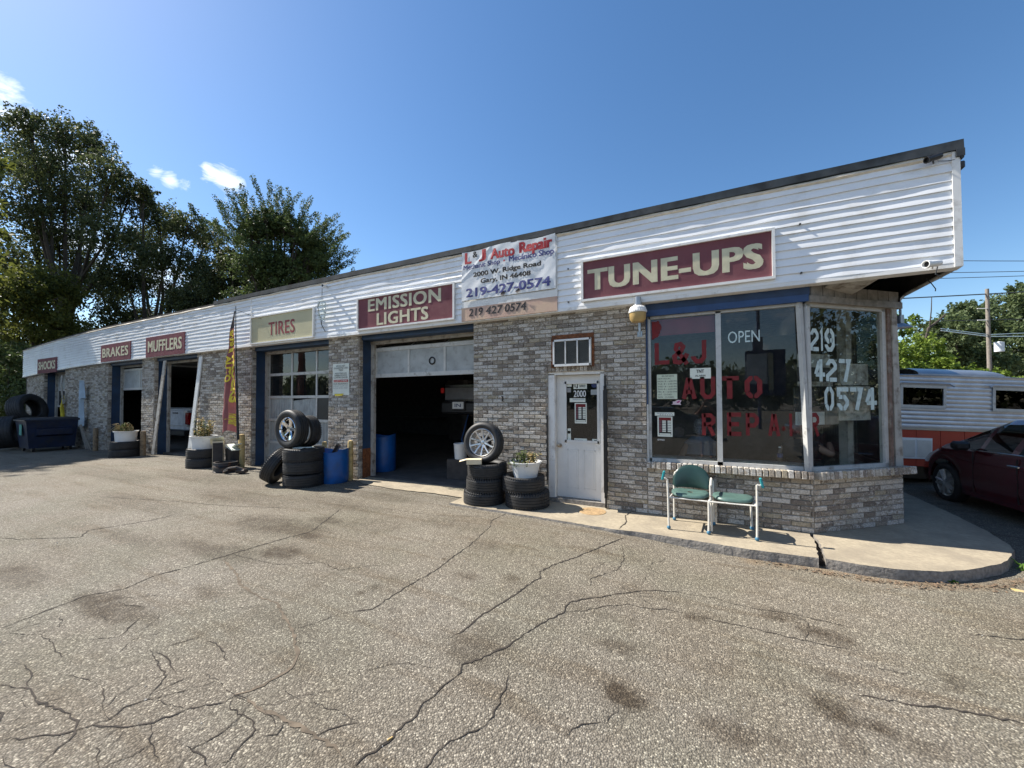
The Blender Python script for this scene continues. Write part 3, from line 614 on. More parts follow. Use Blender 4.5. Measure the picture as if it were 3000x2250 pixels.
# mortar / backing, one part per stretch of wall
WP = []
def wpart(xa, xb, boxes, extra=None):
    m_ = MB()
    for q in boxes: m_.box(*q)
    if extra: m_.add(*extra)
    WP.append((xa, xb, m_.build('brick_wall', MT['mortar'], BL, True)))
for (p, q, zz) in ((-28.55, -26.32, -.35), (-23.8, -19.6, -.3), (-16.885, -16.04, -.3), (-13.38, -10.66, -.3), (-7.69, -6.73, -.3)): wpart(p, q, [(p, q, 6, 6.34, zz, 3.3)])
q0 = Vector((1.19, 6)); q1 = CE; nn = -CN * .2
wpart(-3.8, 1.19, [(-3.79, -2.34, 6, 6.34, -.2, 3.3), (-1.405, -.775, 6, 6.2, -.2, 3.3), (-2.34, -1.405, 6, 6.2, 2.135, 2.2), (-2.34, -2.25, 6, 6.2, 2.2, 3.3), (-1.56, -1.405, 6, 6.2, 2.2, 3.3), (-2.25, -1.56, 6, 6.2, 2.73, 3.3), (-.775, 1.19, 6, 6.2, -.2, .66)])
wpart(1.19, 3, [(CE.x - .2, CE.x - .002, CE.y, 15.8, -.2, .66)], ([(q0.x, q0.y, -.2), (q1.x, q1.y, -.2), (q1.x + nn.x, q1.y + nn.y + .1, -.2), (q0.x, q0.y + .2, -.2), (q0.x, q0.y, .66), (q1.x, q1.y, .66), (q1.x + nn.x, q1.y + nn.y + .1, .66), (q0.x, q0.y + .2, .66)], [(0, 1, 5, 4), (1, 2, 6, 5), (2, 3, 7, 6), (4, 5, 6, 7)]))
def wall_of(x):
    for p, q, o in WP:
        if p - .05 <= x <= q + .02: return o
    return WP[-1][2]
# brick meshes (back edge, bevelled front)
_bm = {}
def brick_verts(L, H=BHt, D=.0125, b=.004):
    hx, hz = L / 2, H / 2
    v = [(x, .004, z) for x, z in ((-hx, -hz), (hx, -hz), (hx, hz), (-hx, hz))] + [(x, -D + b + .004, z) for x, z in ((-hx, -hz), (hx, -hz), (hx, hz), (-hx, hz))] + [(x, -D, z) for x, z in ((-hx + b, -hz + b), (hx - b, -hz + b), (hx - b, hz - b), (-hx + b, hz - b))]
    f = [(8, 9, 10, 11)] + [(a + i, a + (i + 1) % 4, a + 4 + (i + 1) % 4, a + 4 + i) for a in (0, 4) for i in range(4)]
    return v, f
def brick_mesh(L, key='b', **k):
    kk = (key, round(L, 2))
    if kk not in _bm:
        v, f = brick_verts(round(L, 2) if key != 'b' or L < .185 else BLn, **k); me = bpy.data.meshes.new('brick'); me.from_pydata(v, [], f); me.materials.append(MT['brick']); _bm[kk] = me
    return _bm[kk]
NEAR = 298
def score(b):
    return (b[0]) ** 2 + (b[1]) ** 2 + (0 if b[0] > -3.9 else 100)
BR.sort(key=score)
WO = Vector((-5, 8, 0))
for (x, y, z, d, L, dy, tw) in BR[:NEAR]:
    o = bpy.data.objects.new('brick', brick_mesh(L)); col.objects.link(o); o.parent = wall_of(x)
    o.location = (x - WO.x + d[1] * dy, y - WO.y - d[0] * abs(dy), z); o.rotation_euler = (0, tw, math.atan2(d[1], d[0]))
mb = MB()
for (x, y, z, d, L, dy, tw) in BR[NEAR:]:
    v, f = brick_verts(L); c, s = math.cos(tw), math.sin(tw)
    mb.add([(x + d[0] * (vx * c + vz * s) - d[1] * (vy + dy), y + d[1] * (vx * c + vz * s) + d[0] * (vy + dy), z - vx * s + vz * c) for vx, vy, vz in v], f)
mb.build('bricks', MT['brick'], BL, True, kind='stuff')
# soldier course over the office door
rnd = random.Random(2)
for i in range(15):
    x = -2.37 + i * .0677; o = bpy.data.objects.new('soldier_brick', brick_mesh(.0577, 's', H=.1)); col.objects.link(o); o.parent = wall_of(-2.0); o.location = (x - WO.x, 5.994 - WO.y, 2.185)
# rowlock sill bricks
sill = MB(); sill.box(-.78, 1.17, 5.93, 6.12, .672, .70)
sl_ = sill.build('window_sill', MT['mortar'], BL, True)
me = bpy.data.meshes.new('sill_brick'); t = MB(); t.obox((0, 0, 0), (.0577, .235, .098), Matrix.Rotation(R(-5), 3, 'X'), .006); me.from_pydata(t.v, [], t.f); me.materials.append(MT['brick'])
for i in range(30):
    x = -.745 + i * .0677
    if x > 1.2: break
    o = bpy.data.objects.new('sill_brick', me); col.objects.link(o); o.parent = sl_; o.location = (x + 5, 5.995 - 8, .718 + rnd.uniform(-.002, .002))
for i in range(24):
    p = Vector((1.19, 6)) + CD * (.02 + i * .0677) + CN * .005
    o = bpy.data.objects.new('sill_brick', me); col.objects.link(o); o.parent = sl_; o.location = (p.x + 5, p.y - 8, .718 + rnd.uniform(-.002, .002)); o.rotation_euler.z = math.atan2(CD.y, CD.x)

# ---- fascia: siding boards, trims, coping
fb = MB()
def fz(x, z): return z + sag(x)
nX = 60
def ribbon(mb, x0, x1, prof, n, wav=None):
    """prof(x) -> list of (y,z); quads between consecutive profile points"""
    P = [prof(x0 + (x1 - x0) * i / n) for i in range(n + 1)]; k = len(P[0]); vs = []
    for i in range(n + 1):
        x = x0 + (x1 - x0) * i / n; vs += [(x, y, z) for y, z in P[i]]
    mb.add(vs, [(i * k + j, (i + 1) * k + j, (i + 1) * k + j + 1, i * k + j + 1) for i in range(n) for j in range(k - 1)])
ribbon(fb, -28.7, 2.50, lambda x: [(FY + .03, fz(x, ZT - .03)), (FY + .03, fz(x, ZB + .01))], 60)
fb.box(2.495, 2.50, FY + .03, 16, ZB, ZT - .03)
fasc = fb.build('fascia', MT['dark2'], BL, True)
CRS = 12; c0 = ZB + .055; ch = (4.355 - c0) / CRS
rnd = random.Random(9)
for r in range(CRS):
    xa = 2.46; off = [0, 1.6, .7, 2.4][r % 4]; first = True
    cuts = [2.47]; x = 2.47 - (3.66 - off if off else 3.66)
    while x > -28.6: cuts.append(x); x -= 3.66
    cuts.append(-28.68)
    for a, b in zip(cuts[1:], cuts[:-1]):
        if b - a < .05: continue
        mb = MB(); z0 = c0 + r * ch
        amp = .0034 + (.008 if r >= CRS - 2 else 0) + (.005 if r in (8, 9) else 0) + (.004 if r < 1 else 0)
        def prof(x, z0=z0, amp=amp, r=r):
            w = amp * mnoise.noise(Vector((x * 1.7, r * 3.1, 0))) + amp * .6 * mnoise.noise(Vector((x * 5.0, r * 5.3, 4)))
            bz = .008 * mnoise.noise(Vector((x * .8, r * 2.1, 7))) * (1.8 if r >= CRS - 2 else 1)
            w2 = amp * 1.6 * mnoise.noise(Vector((x * 1.3, r * 1.7, 11)))
            e = -.0018 if int((x + 100) / 3.66) % 2 else 0
            return [(FY + .012, fz(x, z0 + bz + .004)), (FY - .021 + e + w * .6, fz(x, z0 + bz)), (FY - .015 + e + w + w2, fz(x, z0 + ch * .45 + bz)), (FY - .004 + e + w2 * .6, fz(x, z0 + ch * .93 + bz)), (FY - .001, fz(x, z0 + ch + .012))]
        ribbon(mb, a, b + .008, prof, max(2, int((b - a) / .11)))
        o = mb.build('siding_board', MT['siding'], fasc, True, smooth=True)
tb = MB()
ribbon(tb, -28.7, 2.50, lambda x: [(FY + .02, fz(x, ZB + .062)), (FY - .02, fz(x, ZB + .058)), (FY - .024, fz(x, ZB + .004 + .003 * mnoise.noise(Vector((x * 2, 0, 0))))), (FY + .09, fz(x, ZB - .006))], 120)
tb.build('fascia_trim', MT['trim'], BL, True)
tb = MB(); tb.box(2.44, 2.505, FY - .03, FY + .05, ZB + .01, 4.36); tb.build('corner_board', MT['trim'], BL, True)
tb = MB()
for xx in (-10.5,): tb.box(xx - .02, xx + .02, FY - .026, FY, ZB + .06, 4.36)
tb.build('siding_joint_strip', MT['trim'], BL, True)
cb = MB()
ribbon(cb, -12.25, 2.53, lambda x: [(FY + .5, ZT + .0), (FY - .045, ZT + .006 * mnoise.noise(Vector((x * .9, 1, 0)))), (FY - .05, ZT - .10 + .014 * mnoise.noise(Vector((x * 1.1, 2, 0)))), (FY + .01, ZT - .11)], 110)
cb.box(2.50, 2.53, FY - .045, 16, ZT - .2, ZT); cb.box(2.47, 2.535, FY - .052, FY + .03, ZT - .18, ZT - .1)
cb.build('roof_coping', MT['coping'], BL, True)
cb = MB()
ribbon(cb, -28.7, 2.44, lambda x: [(FY + .0, fz(x, 4.375)), (FY - .03 - .012 * mnoise.noise(Vector((x * 3, 2, 0))), fz(x, 4.362 + .012 * mnoise.noise(Vector((x * 2.1, 5, 0))))), (FY - .036 - .02 * abs(mnoise.noise(Vector((x * 2.3, 8, 0)))), fz(x, 4.335 + .02 * mnoise.noise(Vector((x * 1.6, 7, 0))))), (FY - .012, fz(x, 4.318 + .015 * mnoise.noise(Vector((x * 1.6, 7, 3)))))], 260)
cb.build('torn_flashing', MT['wrap'], BL, True, smooth=True)
# roof deck, back and side walls
rb = MB(); rb.box(-28.6, 2.49, FY + .04, 16, 3.95, 4.05); rb.box(-28.55, CE.x, 15.8, 16, -.3, 4.0); rb.box(-28.75, -28.56, 6, 16, -.3, 4.0)
rb.build('roof', MT['dark2'], BL, True)
# ceiling / soffit: boarded over the wall, open with dark rafters over the corner
sb = MB(); sb.box(-28.6, 1.30, FY + .04, 15.8, ZB + .02, ZB + .05)
sb.add([(1.3, FY + .04, ZB + .018), (1.62, FY + .04, ZB + .03), (1.56, 6.35, ZB + .03), (1.3, 6.2, ZB + .018)], [(0, 1, 2, 3)])
sb.build('soffit', MT['greywood'], BL, True)
pn = MB(); pn.add([(1.45, FY + .05, ZB + .03), (1.86, FY + .05, ZB - .0), (1.72, 6.42, ZB - .07), (1.36, 6.17, ZB - .01)], [(0, 1, 2, 3)]); pn.add([(x, y, z + .012) for x, y, z in pn.v], [(3, 2, 1, 0)])
pn.build('hanging_soffit_panel', MT['jamb'], BL, True)
for i in range(5):
    k = MB(); x = 1.5 + i * .24; k.box(x, x + .04, FY + .05, 9.6, 3.5, 3.68); k.build('rafter', MT['black'], BL, True)
k = MB(); k.box(1.3, 2.48, FY + .05, 15.6, 3.69, 3.70); k.build('roof_underlay', MT['black'], BL, True)
k = MB(); k.tube([(1.42, 6.2, ZB + .0), (1.9, 6.02, ZB + .03), (2.48, FY + .06, ZB + .05)], .012, 6); k.tube([(2.47, FY + .1, ZB + .01), (2.47, 8.2, ZB + .01), (2.47, 15, ZB + .01)], .02, 6); k.build('soffit_rail', MT['jamb'], BL, True)
k = MB(); k.add([(CE.x + .01, CE.y - .06, 2.98), (2.49, CE.y + .15, ZB), (2.49, CE.y + 1.3, ZB), (CE.x + .01, CE.y + 1.2, 2.98), (CE.x + .01, CE.y - .06, 3.02), (2.49, CE.y + .15, ZB + .04), (2.49, CE.y + 1.3, ZB + .04), (CE.x + .01, CE.y + 1.2, 3.02)], [(0, 1, 2, 3), (7, 6, 5, 4), (0, 4, 5, 1)]); k.build('side_soffit_panel', MT['jamb'], BL, True)

# ---- garage bays
def bay(x0, x1, red=False):
    k = MB(); k.box(x0 - .3, x0 - .0, 6.1, 6.36, -.2, 3.12); k.box(x0 - .05, x0 + .004, 6.1, 6.36, -.2, 3.12); k.build('bay_reveal', MT['blue'], BL, True)
    k = MB(); k.box(x0, x1, 6.06, 6.5, 3.0, 3.1); k.build('bay_header', MT['blue'], BL, True)
    k = MB(); k.box(x0 + .0, x0 + .09, 6.33, 6.40, -.05, 3.0); k.box(x1 - .09, x1, 6.345, 6.40, -.05, 3.0); k.box(x0, x1, 6.32, 6.40, 2.93, 3.003); k.build('door_jamb', MT['jamb'], BL, True)
for a, b in ((-26.32, -23.8), (-19.6, -16.885), (-16.04, -13.38), (-10.66, -7.69), (-6.73, -3.79)): bay(a, b)
k = MB(); k.box(-6.728, -6.722, 6.101, 6.352, -.05, .62); k.build('rusted_reveal_base', MT['rust'], BL, True)
# room interiors
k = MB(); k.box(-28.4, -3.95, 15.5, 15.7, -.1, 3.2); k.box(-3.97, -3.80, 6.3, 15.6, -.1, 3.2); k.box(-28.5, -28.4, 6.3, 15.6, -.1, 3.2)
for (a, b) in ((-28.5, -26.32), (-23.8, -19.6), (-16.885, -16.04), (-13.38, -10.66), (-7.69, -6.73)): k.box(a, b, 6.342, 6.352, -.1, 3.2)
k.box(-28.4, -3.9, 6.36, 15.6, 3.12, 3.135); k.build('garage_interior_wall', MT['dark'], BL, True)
def frame_grid(gd, x0, x1, z0, z1, cols, rows, y=6.40, panes=None, t=.045):
    W = (x1 - x0) / cols; Hh = (z1 - z0) / rows
    k = MB()
    for j in range(rows + 1): z = z0 + j * Hh; k.box(x0, x1, y - .012, y + .03, z - t * (.75 if 0 < j < rows else 1), z + t * .75)
    for i in range(cols + 1): x = x0 + i * W; k.box(x - t * .6, x + t * .6, y - .004, y + .026, z0, z1)
    k.build('door_frame', MT['frame'], gd, True)
    for j in range(rows):
        for i in range(cols):
            kind = panes[j][i]; xa, xb, za, zb = x0 + i * W + t * .5, x0 + (i + 1) * W - t * .5, z0 + j * Hh + t * .6, z0 + (j + 1) * Hh - t * .6
            p = MB()
            if kind == 'c':
                slope = .13 if (j, i) == (2, 1) else 0
                p.grid(lambda u, v: (xa + (xb - xa) * u, y + .028 + .011 * math.sin(u * 2 * PI * 8.5), za + ((zb - za) * (1 - slope * (1 - u))) * v), 68, 1); o = p.build('pane', MT['corr'], gd, True, smooth=True)
            else:
                p.box(xa, xb, y + .01, y + .014, za, zb); o = p.build('pane', {'g': MT['glass2'], 'k': MT['black'], 'p': MT['frost'], 's': MT['frame']}[kind], gd, True)
            if kind == 'c': o['label'] = 'corrugated fibreglass pane'
g1 = bpy.data.objects.new('garage_door', None); col.objects.link(g1); g1.parent = BL; g1.location = (-9.2 + 5, 6.4 - 8, 0); g1['label'] = 'closed garage door with glass and corrugated panes'
frame_grid(g1, -10.58, -7.69, -.02, 2.98, 3, 5, panes=['ppp', 'ccc', 'cck', 'ggg', 'ggg'])
g2 = bpy.data.objects.new('garage_door', None); col.objects.link(g2); g2.parent = BL; g2.location = (-5.2 + 5, 6.4 - 8, 0); g2['label'] = 'raised garage door showing three frosted panels'
frame_grid(g2, -6.64, -3.79, 2.24, 2.82, 3, 1, panes=['ppp'])
k = MB(); k.box(-6.64, -3.79, 6.385, 6.435, 2.19, 2.245); k.build('bottom_rail', MT['frame'], g2, True)
k = MB(); T = MB(); T.lathe([(.055, 0), (.06, -.006), (.082, -.012), (.085, 0)], 28, Matrix.Translation((-5.06, 6.395, 2.50)) @ Matrix.Rotation(R(90), 4, 'X')); T.build('tyre_emblem', MT['black'], g2, True)
# tilted upper section folding back along the track
k = MB(); m = Matrix.Translation((0, 6.44, 2.86)) @ Matrix.Rotation(R(-58), 4, 'X')
for i in range(4): x = -6.62 + i * .94; k.box(x - .02, x + .02, 0, .02, 0, .6, m)
k.box(-6.64, -3.8, 0, .02, 0, .035, m); k.box(-6.64, -3.8, 0, .02, .57, .6, m); k.build('folding_section_frame', MT['frame'], g2, True)
k = MB(); k.box(-4.72, -3.82, .008, .012, .03, .57, m); k.build('pane', MT['tan'], g2, True)
k = MB(); k.box(-6.6, -4.76, .008, .012, .03, .57, m); k.build('pane', MT['glass2'], g2, True)
g3 = bpy.data.objects.new('garage_door', None); col.objects.link(g3); g3.parent = BL; g3.location = (-18.2 + 5, 6.4 - 8, 0); g3['label'] = 'raised garage door with two white panels'
frame_grid(g3, -19.5, -16.885, 2.15, 2.85, 2, 1, panes=['pp'])
T = MB(); T.lathe([(.05, 0), (.055, -.006), (.08, -.012), (.085, 0)], 20, Matrix.Translation((-17.4, 6.395, 2.5)) @ Matrix.Rotation(R(90), 4, 'X')); T.build('tyre_emblem', MT['black'], g3, True)
g4 = bpy.data.objects.new('garage_door', None); col.objects.link(g4); g4.parent = BL; g4.location = (-25 + 5, 6.4 - 8, 0); g4['label'] = 'half raised garage door beside the dumpster'
frame_grid(g4, -26.2, -23.8, 1.5, 2.9, 2, 2, panes=['gg', 'pp'])
for (a, b, cx) in (((-15.18, 5.92, 2.96), (-15.72, 5.86, .0), 0), ((-13.12, 5.95, 2.98), (-13.62, 5.90, .05), 1)):
    k = MB(); A, B = Vector(a), Vector(b); d = B - A; w = Vector((.085, 0, 0)); n2 = Vector((0, .03, 0))
    k.add([A - w, A + w, B + w, B - w, A - w + n2, A + w + n2, B + w + n2, B - w + n2], [(0, 1, 2, 3), (7, 6, 5, 4), (0, 4, 5, 1), (1, 5, 6, 2), (2, 6, 7, 3), (3, 7, 4, 0)])
    o = k.build('leaning_board', MT['jamb'] if cx == 0 else MT['white']); tag(o, ('weathered white plank leaning across left side of the mufflers bay' if cx == 0 else 'white plank leaning against right edge of the mufflers bay'), 'plank', 'planks leaning at the mufflers bay')

# ---- office front: door
DR = bpy.data.objects.new('office_door', None); col.objects.link(DR); DR.parent = BL; DR.location = (-1.87 + 5, 6.12 - 8, 0); DR['label'] = 'white half-glass office door'
k = MB(); k.box(-2.34, -2.23, 6.02, 6.19, 0, 2.10); k.box(-2.34, -1.405, 6.02, 6.19, 2.085, 2.135); k.box(-1.47, -1.405, 6.02, 6.19, 0, 2.10); k.build('door_frame', MT['trim'], DR, True)
k = MB(); x0, x1, z0, z1 = -2.225, -1.475, .075, 2.08; gx0, gx1, gz0, gz1 = -2.085, -1.515, .985, 1.965; y0, y1 = 6.12, 6.16
k.box(x0, gx0, y0, y1, z0, z1); k.box(gx1, x1, y0, y1, z0, z1); k.box(gx0, gx1, y0, y1, z0, gz0); k.box(gx0, gx1, y0, y1, gz1, z1); k.build('door_leaf', MT['white_door'], DR, True)
k = MB(); a = .03
for (p, q, r_, s) in ((gx0 - .01, gx0 + a, gz0 - .01, gz1 + .01), (gx1 - a, gx1 + .01, gz0 - .01, gz1 + .01), (gx0, gx1, gz0 - .01, gz0 + a), (gx0, gx1, gz1 - a, gz1 + .01)): k.box(p, q, y0 - .013, y0 + .001, r_, s)
k.build('glass_moulding', MT['white_door'], DR, True)
k = MB(); k.box(gx0 + .02, gx1 - .02, 6.135, 6.14, gz0 + .02, gz1 - .02); k.build('glass', MT['glass'], DR, True)
for px in (-2.05, -1.77):
    k = MB(); w_, z_, zz = .19, .23, .86
    for (b0, b1, c0_, c1) in ((0, .012, z_, zz), (w_ - .012, w_, z_, zz), (0, w_, z_, z_ + .012), (0, w_, zz - .012, zz)): k.box(px + b0, px + b1, y0 - .005, y0 + .001, c0_, c1)
    k.box(px + .03, px + w_ - .03, y0 - .004, y0 + .001, z_ + .03, zz - .03); k.build('raised_panel', MT['white_door'], DR, True)
k = MB(); m = Matrix.Translation((-2.175, 6.12, .92)) @ Matrix.Rotation(R(90), 4, 'X'); k.lathe([(.035, 0), (.033, .01), (.012, .014), (.012, .035), (.026, .042), (.031, .055), (.026, .068), (.0, .072)], 20, m); k.build('door_knob', pm('brass_knob', (.42, .34, .26), .3, metal=.9), DR, True, smooth=True)
k = MB(); k.box(-2.34, -1.405, 6.0, 6.2, .0, .07); k.build('threshold', MT['curb'], DR, True)
k = MB(); k.box(-2.355, -2.335, 5.965, 5.995, .35, 1.42); k.build('black_strip', MT['black'], DR, True)
# black security gate standing open, seen edge on
SG = thing('security_gate', 'black metal security door folded open edge-on beside the white office door', 'security door', (-1.385, 5.975, .02), (0, 0, math.atan2(-5.975, 1.385)))
k = MB(); k.box(0, .03, -.015, .015, 0, 2.02); k.box(.14, .17, -.022, .022, .18, 1.86); k.box(0, .17, -.013, .013, 1.83, 1.86); k.box(0, .17, -.013, .013, .18, .21); k.box(0, .05, -.014, .014, .0, .03); k.build('gate_frame', MT['black'], SG)
k = MB(); k.box(.03, .14, -.006, .006, .21, 1.83); k.build('mesh_panel', MT['black'], SG)
k = MB(); k.box(.0, .12, -.03, .03, .25, 1.80); k.build('hinge_rail', MT['black'], SG)
# through-wall air conditioner
AC = thing('air_conditioner', 'white window air conditioner in rusty frame above the office door', 'air conditioner', (-1.9, 5.99, 2.2))
k = MB(); k.box(-2.255, -1.555, 5.972, 6.0, 2.655, 2.735); k.box(-2.262, -2.215, 5.972, 6.0, 2.2, 2.66); k.box(-1.592, -1.548, 5.972, 6.0, 2.2, 2.66); k.box(-2.25, -1.56, 5.99, 6.2, 2.2, 2.7); k.build('rusty_surround', MT['rust'], AC, True)
k = MB()
for (a, b, c, d) in ((-2.215, -1.59, 2.62, 2.65), (-2.215, -1.59, 2.215, 2.25), (-2.215, -2.19, 2.215, 2.65), (-1.612, -1.588, 2.215, 2.65), (-2.01, -1.995, 2.24, 2.63), (-1.812, -1.797, 2.24, 2.63)): k.box(a, b, 5.905, 5.965, c, d)
k.build('front_frame', MT['white'], AC, True)
k = MB(); k.box(-2.2, -1.6, 5.95, 5.99, 2.23, 2.64); k.build('grille_back', MT['black'], AC, True)
k = MB()
for j in range(26): z = 2.256 + j * .0142; k.box(-2.195, -1.608, 5.925, 5.949, z, z + .004)
k.build('louvre_fins', pm('grey_fins', (.16, .17, .165), .5), AC, True, kind='stuff')

# ---- shop window
SW = bpy.data.objects.new('shop_window', None); col.objects.link(SW); SW.parent = BL; SW.location = (.2 + 5, 6.05 - 8, .76)
k = MB(); wy0, wy1 = 6.02, 6.085
for (a, b, c, d) in ((-.755, -.715, .765, 2.90), (.14, .205, .765, 2.89), (-.74, 1.10, .765, .815), (-.74, 1.10, 2.865, 2.90)): k.box(a, b, wy0, wy1, c, d)
k.build('window_frame', MT['frame'], SW, True)
k = MB(); k.box(-.775, -.752, 5.985, 6.06, 1.6, 3.05); k.build('blue_edge_strip', MT['blue_d'], SW, True)
k = MB(); k.box(-.775, -.752, 5.985, 6.06, .72, 1.6); k.build('grey_edge_strip', MT['frame'], SW, True)
k = MB(); k.tube([(1.14, 5.985, .75), (1.115, 6.0, 1.8), (1.085, 6.02, 2.92)], .038, 4); k.build('corner_post', MT['frame'], SW, True)
k = MB(); k.box(-.715, .14, 6.055, 6.061, .81, 2.87); k.build('glass', MT['glass'], SW, True)
k = MB(); k.box(.205, 1.10, 6.055, 6.061, .81, 2.87); k.build('glass', MT['glass'], SW, True)
CM = Matrix.Translation((1.19, 6, 0)) @ Matrix.Rotation(math.atan2(CD.y, CD.x), 4, 'Z')     # chamfer frame: x along, -y outward
k = MB()
for (a, b, c, d) in ((-.02, .03, .765, 2.88), (1.27, 1.335, .765, 2.88), (-.02, 1.335, .765, .812), (-.02, 1.335, 2.845, 2.885)): k.box(a, b, .02, .085, c, d, CM)
k.build('window_frame', MT['frame'], SW, True)
k = MB(); k.box(.03, 1.27, .05, .056, .81, 2.85, CM); k.build('glass', MT['glass'], SW, True)
k = MB(); k.box(1.335, 1.395, .0, .1, .74, 2.9, CM); k.build('bare_wood_post', pm('bare_wood', (.16, .105, .08), .85, var=.4, scale=14, dirt=(.3, .27, .23), dscale=8), SW, True)
k = MB(); k.add([CM @ Vector(v) for v in ((1.46, .02, .73), (1.60, .02, .73), (1.48, -.02, 2.95), (1.39, -.02, 2.95), (1.46, .12, .73), (1.60, .12, .73), (1.48, .1, 2.95), (1.39, .1, 2.95))], [(0, 1, 2, 3), (4, 7, 6, 5), (0, 4, 5, 1), (1, 5, 6, 2), (3, 7, 4, 0)]); k.build('corner_trim_board', MT['jamb'], SW, True)
k = MB(); k.box(-.775, 1.19, 5.975, 6.05, 2.985, 3.085); k.build('blue_header_panel', MT['blue_d'], BL, True)
k = MB(); k.box(-.775, 1.175, 5.955, 6.03, 2.9, 2.984); k.build('blue_header_board', pm('bright_blue_board', (.018, .055, .15), .5, var=.15), BL, True)
for i in range(8):
    k = MB(); k.box(.01 + i * .19, .19 + i * .19, -.02, .03, 2.97, 3.11, CM); k.build('header_panel', MT['greywood'], BL, True)
k = MB(); k.box(-.03, 1.55, -.045, .03, 2.885, 2.968, CM); k.build('header_board', MT['greywood'], BL, True)
# office interior
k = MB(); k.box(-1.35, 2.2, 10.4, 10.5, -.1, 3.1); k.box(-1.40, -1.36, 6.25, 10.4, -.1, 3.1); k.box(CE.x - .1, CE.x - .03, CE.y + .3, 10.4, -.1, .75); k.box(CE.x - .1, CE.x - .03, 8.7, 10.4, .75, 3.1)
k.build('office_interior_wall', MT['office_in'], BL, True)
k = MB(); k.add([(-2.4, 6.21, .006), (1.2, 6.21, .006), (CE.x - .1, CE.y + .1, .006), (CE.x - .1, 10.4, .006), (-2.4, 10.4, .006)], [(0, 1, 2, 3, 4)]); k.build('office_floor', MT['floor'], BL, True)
k = MB(); k.box(CE.x - .06, CE.x - .02, CE.y + .25, 8.7, .75, 3.0); k.build('side_window_glass', MT['carglass'], BL, True)
k = MB(); k.box(CE.x - .1, CE.x + .0, CE.y + .1, CE.y + .28, .7, 3.0); k.box(CE.x - .1, CE.x, 8.6, 15.8, .7, 3.0); k.build('side_wall_post', MT['jamb'], BL, True)
# boards stacked behind the angled pane
for (a, b, c, d, mm, yy) in ((.04, .56, 2.09, 2.265, 'oldboard', .18), (.04, .57, 1.90, 2.09, 'dark2', .19), (.04, .60, 1.84, 1.90, 'oldboard', .18), (.76, 1.27, 1.86, 2.15, 'oldboard', .2), (.55, .86, 1.95, 2.10, 'greywood', .24), (.30, .62, 1.3, 1.62, 'dark2', .24), (.50, .72, 1.33, 1.56, 'greywood', .2), (.70, 1.27, 1.38, 1.845, 'oldboard', .18), (.04, .5, 1.33, 1.5, 'white', .22), (.06, .45, 1.5, 1.82, 'dark', .26)):
    k = MB(); k.box(a, b, yy, yy + .03, c, d, CM); tag(k.build('boarding', MT[mm], SW, True))
k = MB(); k.box(1.02, 1.12, .3, .42, .0, 3.05, CM); k.build('inner_column', MT['jamb'], BL, True)
# ================================================================== lettering
def text_mb(s, bold=0.0, sp=1.0):
    cu = bpy.data.curves.new('t', 'FONT'); cu.body = s; cu.size = 1; cu.offset = bold; cu.space_character = sp; cu.resolution_u = 3
    ob = bpy.data.objects.new('t', cu); col.objects.link(ob)
    dg = bpy.context.evaluated_depsgraph_get(); me = bpy.data.meshes.new_from_object(ob.evaluated_get(dg))
    v = [tuple(x.co) for x in me.vertices]; f = [tuple(p.vertices) for p in me.polygons]
    bpy.data.objects.remove(ob); bpy.data.curves.remove(cu); bpy.data.meshes.remove(me); return v, f
def put(mb, v, f, o, w, h, Rv=(1, 0, 0), Uv=(0, 0, 1), th=0.0, shear=0.0, warp=None):
    xs_ = [p[0] for p in v]; ys_ = [p[1] for p in v]; x0, x1, y0, y1 = min(xs_), max(xs_), min(ys_), max(ys_)
    o, Rv, Uv = Vector(o), Vector(Rv), Vector(Uv); Nn = Rv.cross(Uv).normalized()
    out = []
    for p in v:
        a = (p[0] - x0) / (x1 - x0) * w; b = (p[1] - y0) / (y1 - y0) * h; q = o + Rv * (a + shear * b) + Uv * b
        if warp: q = warp(q)
        out.append(q)
    mb.add(out, f)
    if th: mb.add([q - Nn * th for q in out], []); 
def letter(name, s, mat, parent, o, w, h, Rv=(1, 0, 0), Uv=(0, 0, 1), bold=0.0, sp=1.0, shear=0.0, world=True, warp=None):
    mb = MB(); v, f = text_mb(s, 0.0, sp); bb = bold * 1.1 * h / 1.0
    nrm = Vector(Rv).cross(Vector(Uv)); sh = [(0, 0)] if bold < .013 else [(-bb, -bb * .5), (bb, bb * .5), (-bb, bb * .5), (bb, -bb * .5), (0, 0)]
    for i, (dx, dy) in enumerate(sh):
        put(mb, v, f, Vector(o) + Vector(Rv) * (dx + bb * (len(sh) > 1)) + Vector(Uv) * (dy + bb * .5 * (len(sh) > 1)) + nrm * (.00035 * i), w - 2 * bb * (len(sh) > 1), h - bb * (len(sh) > 1), Rv, Uv, shear=shear, warp=warp)
    ob = mb.build(name, mat, parent, world); return ob
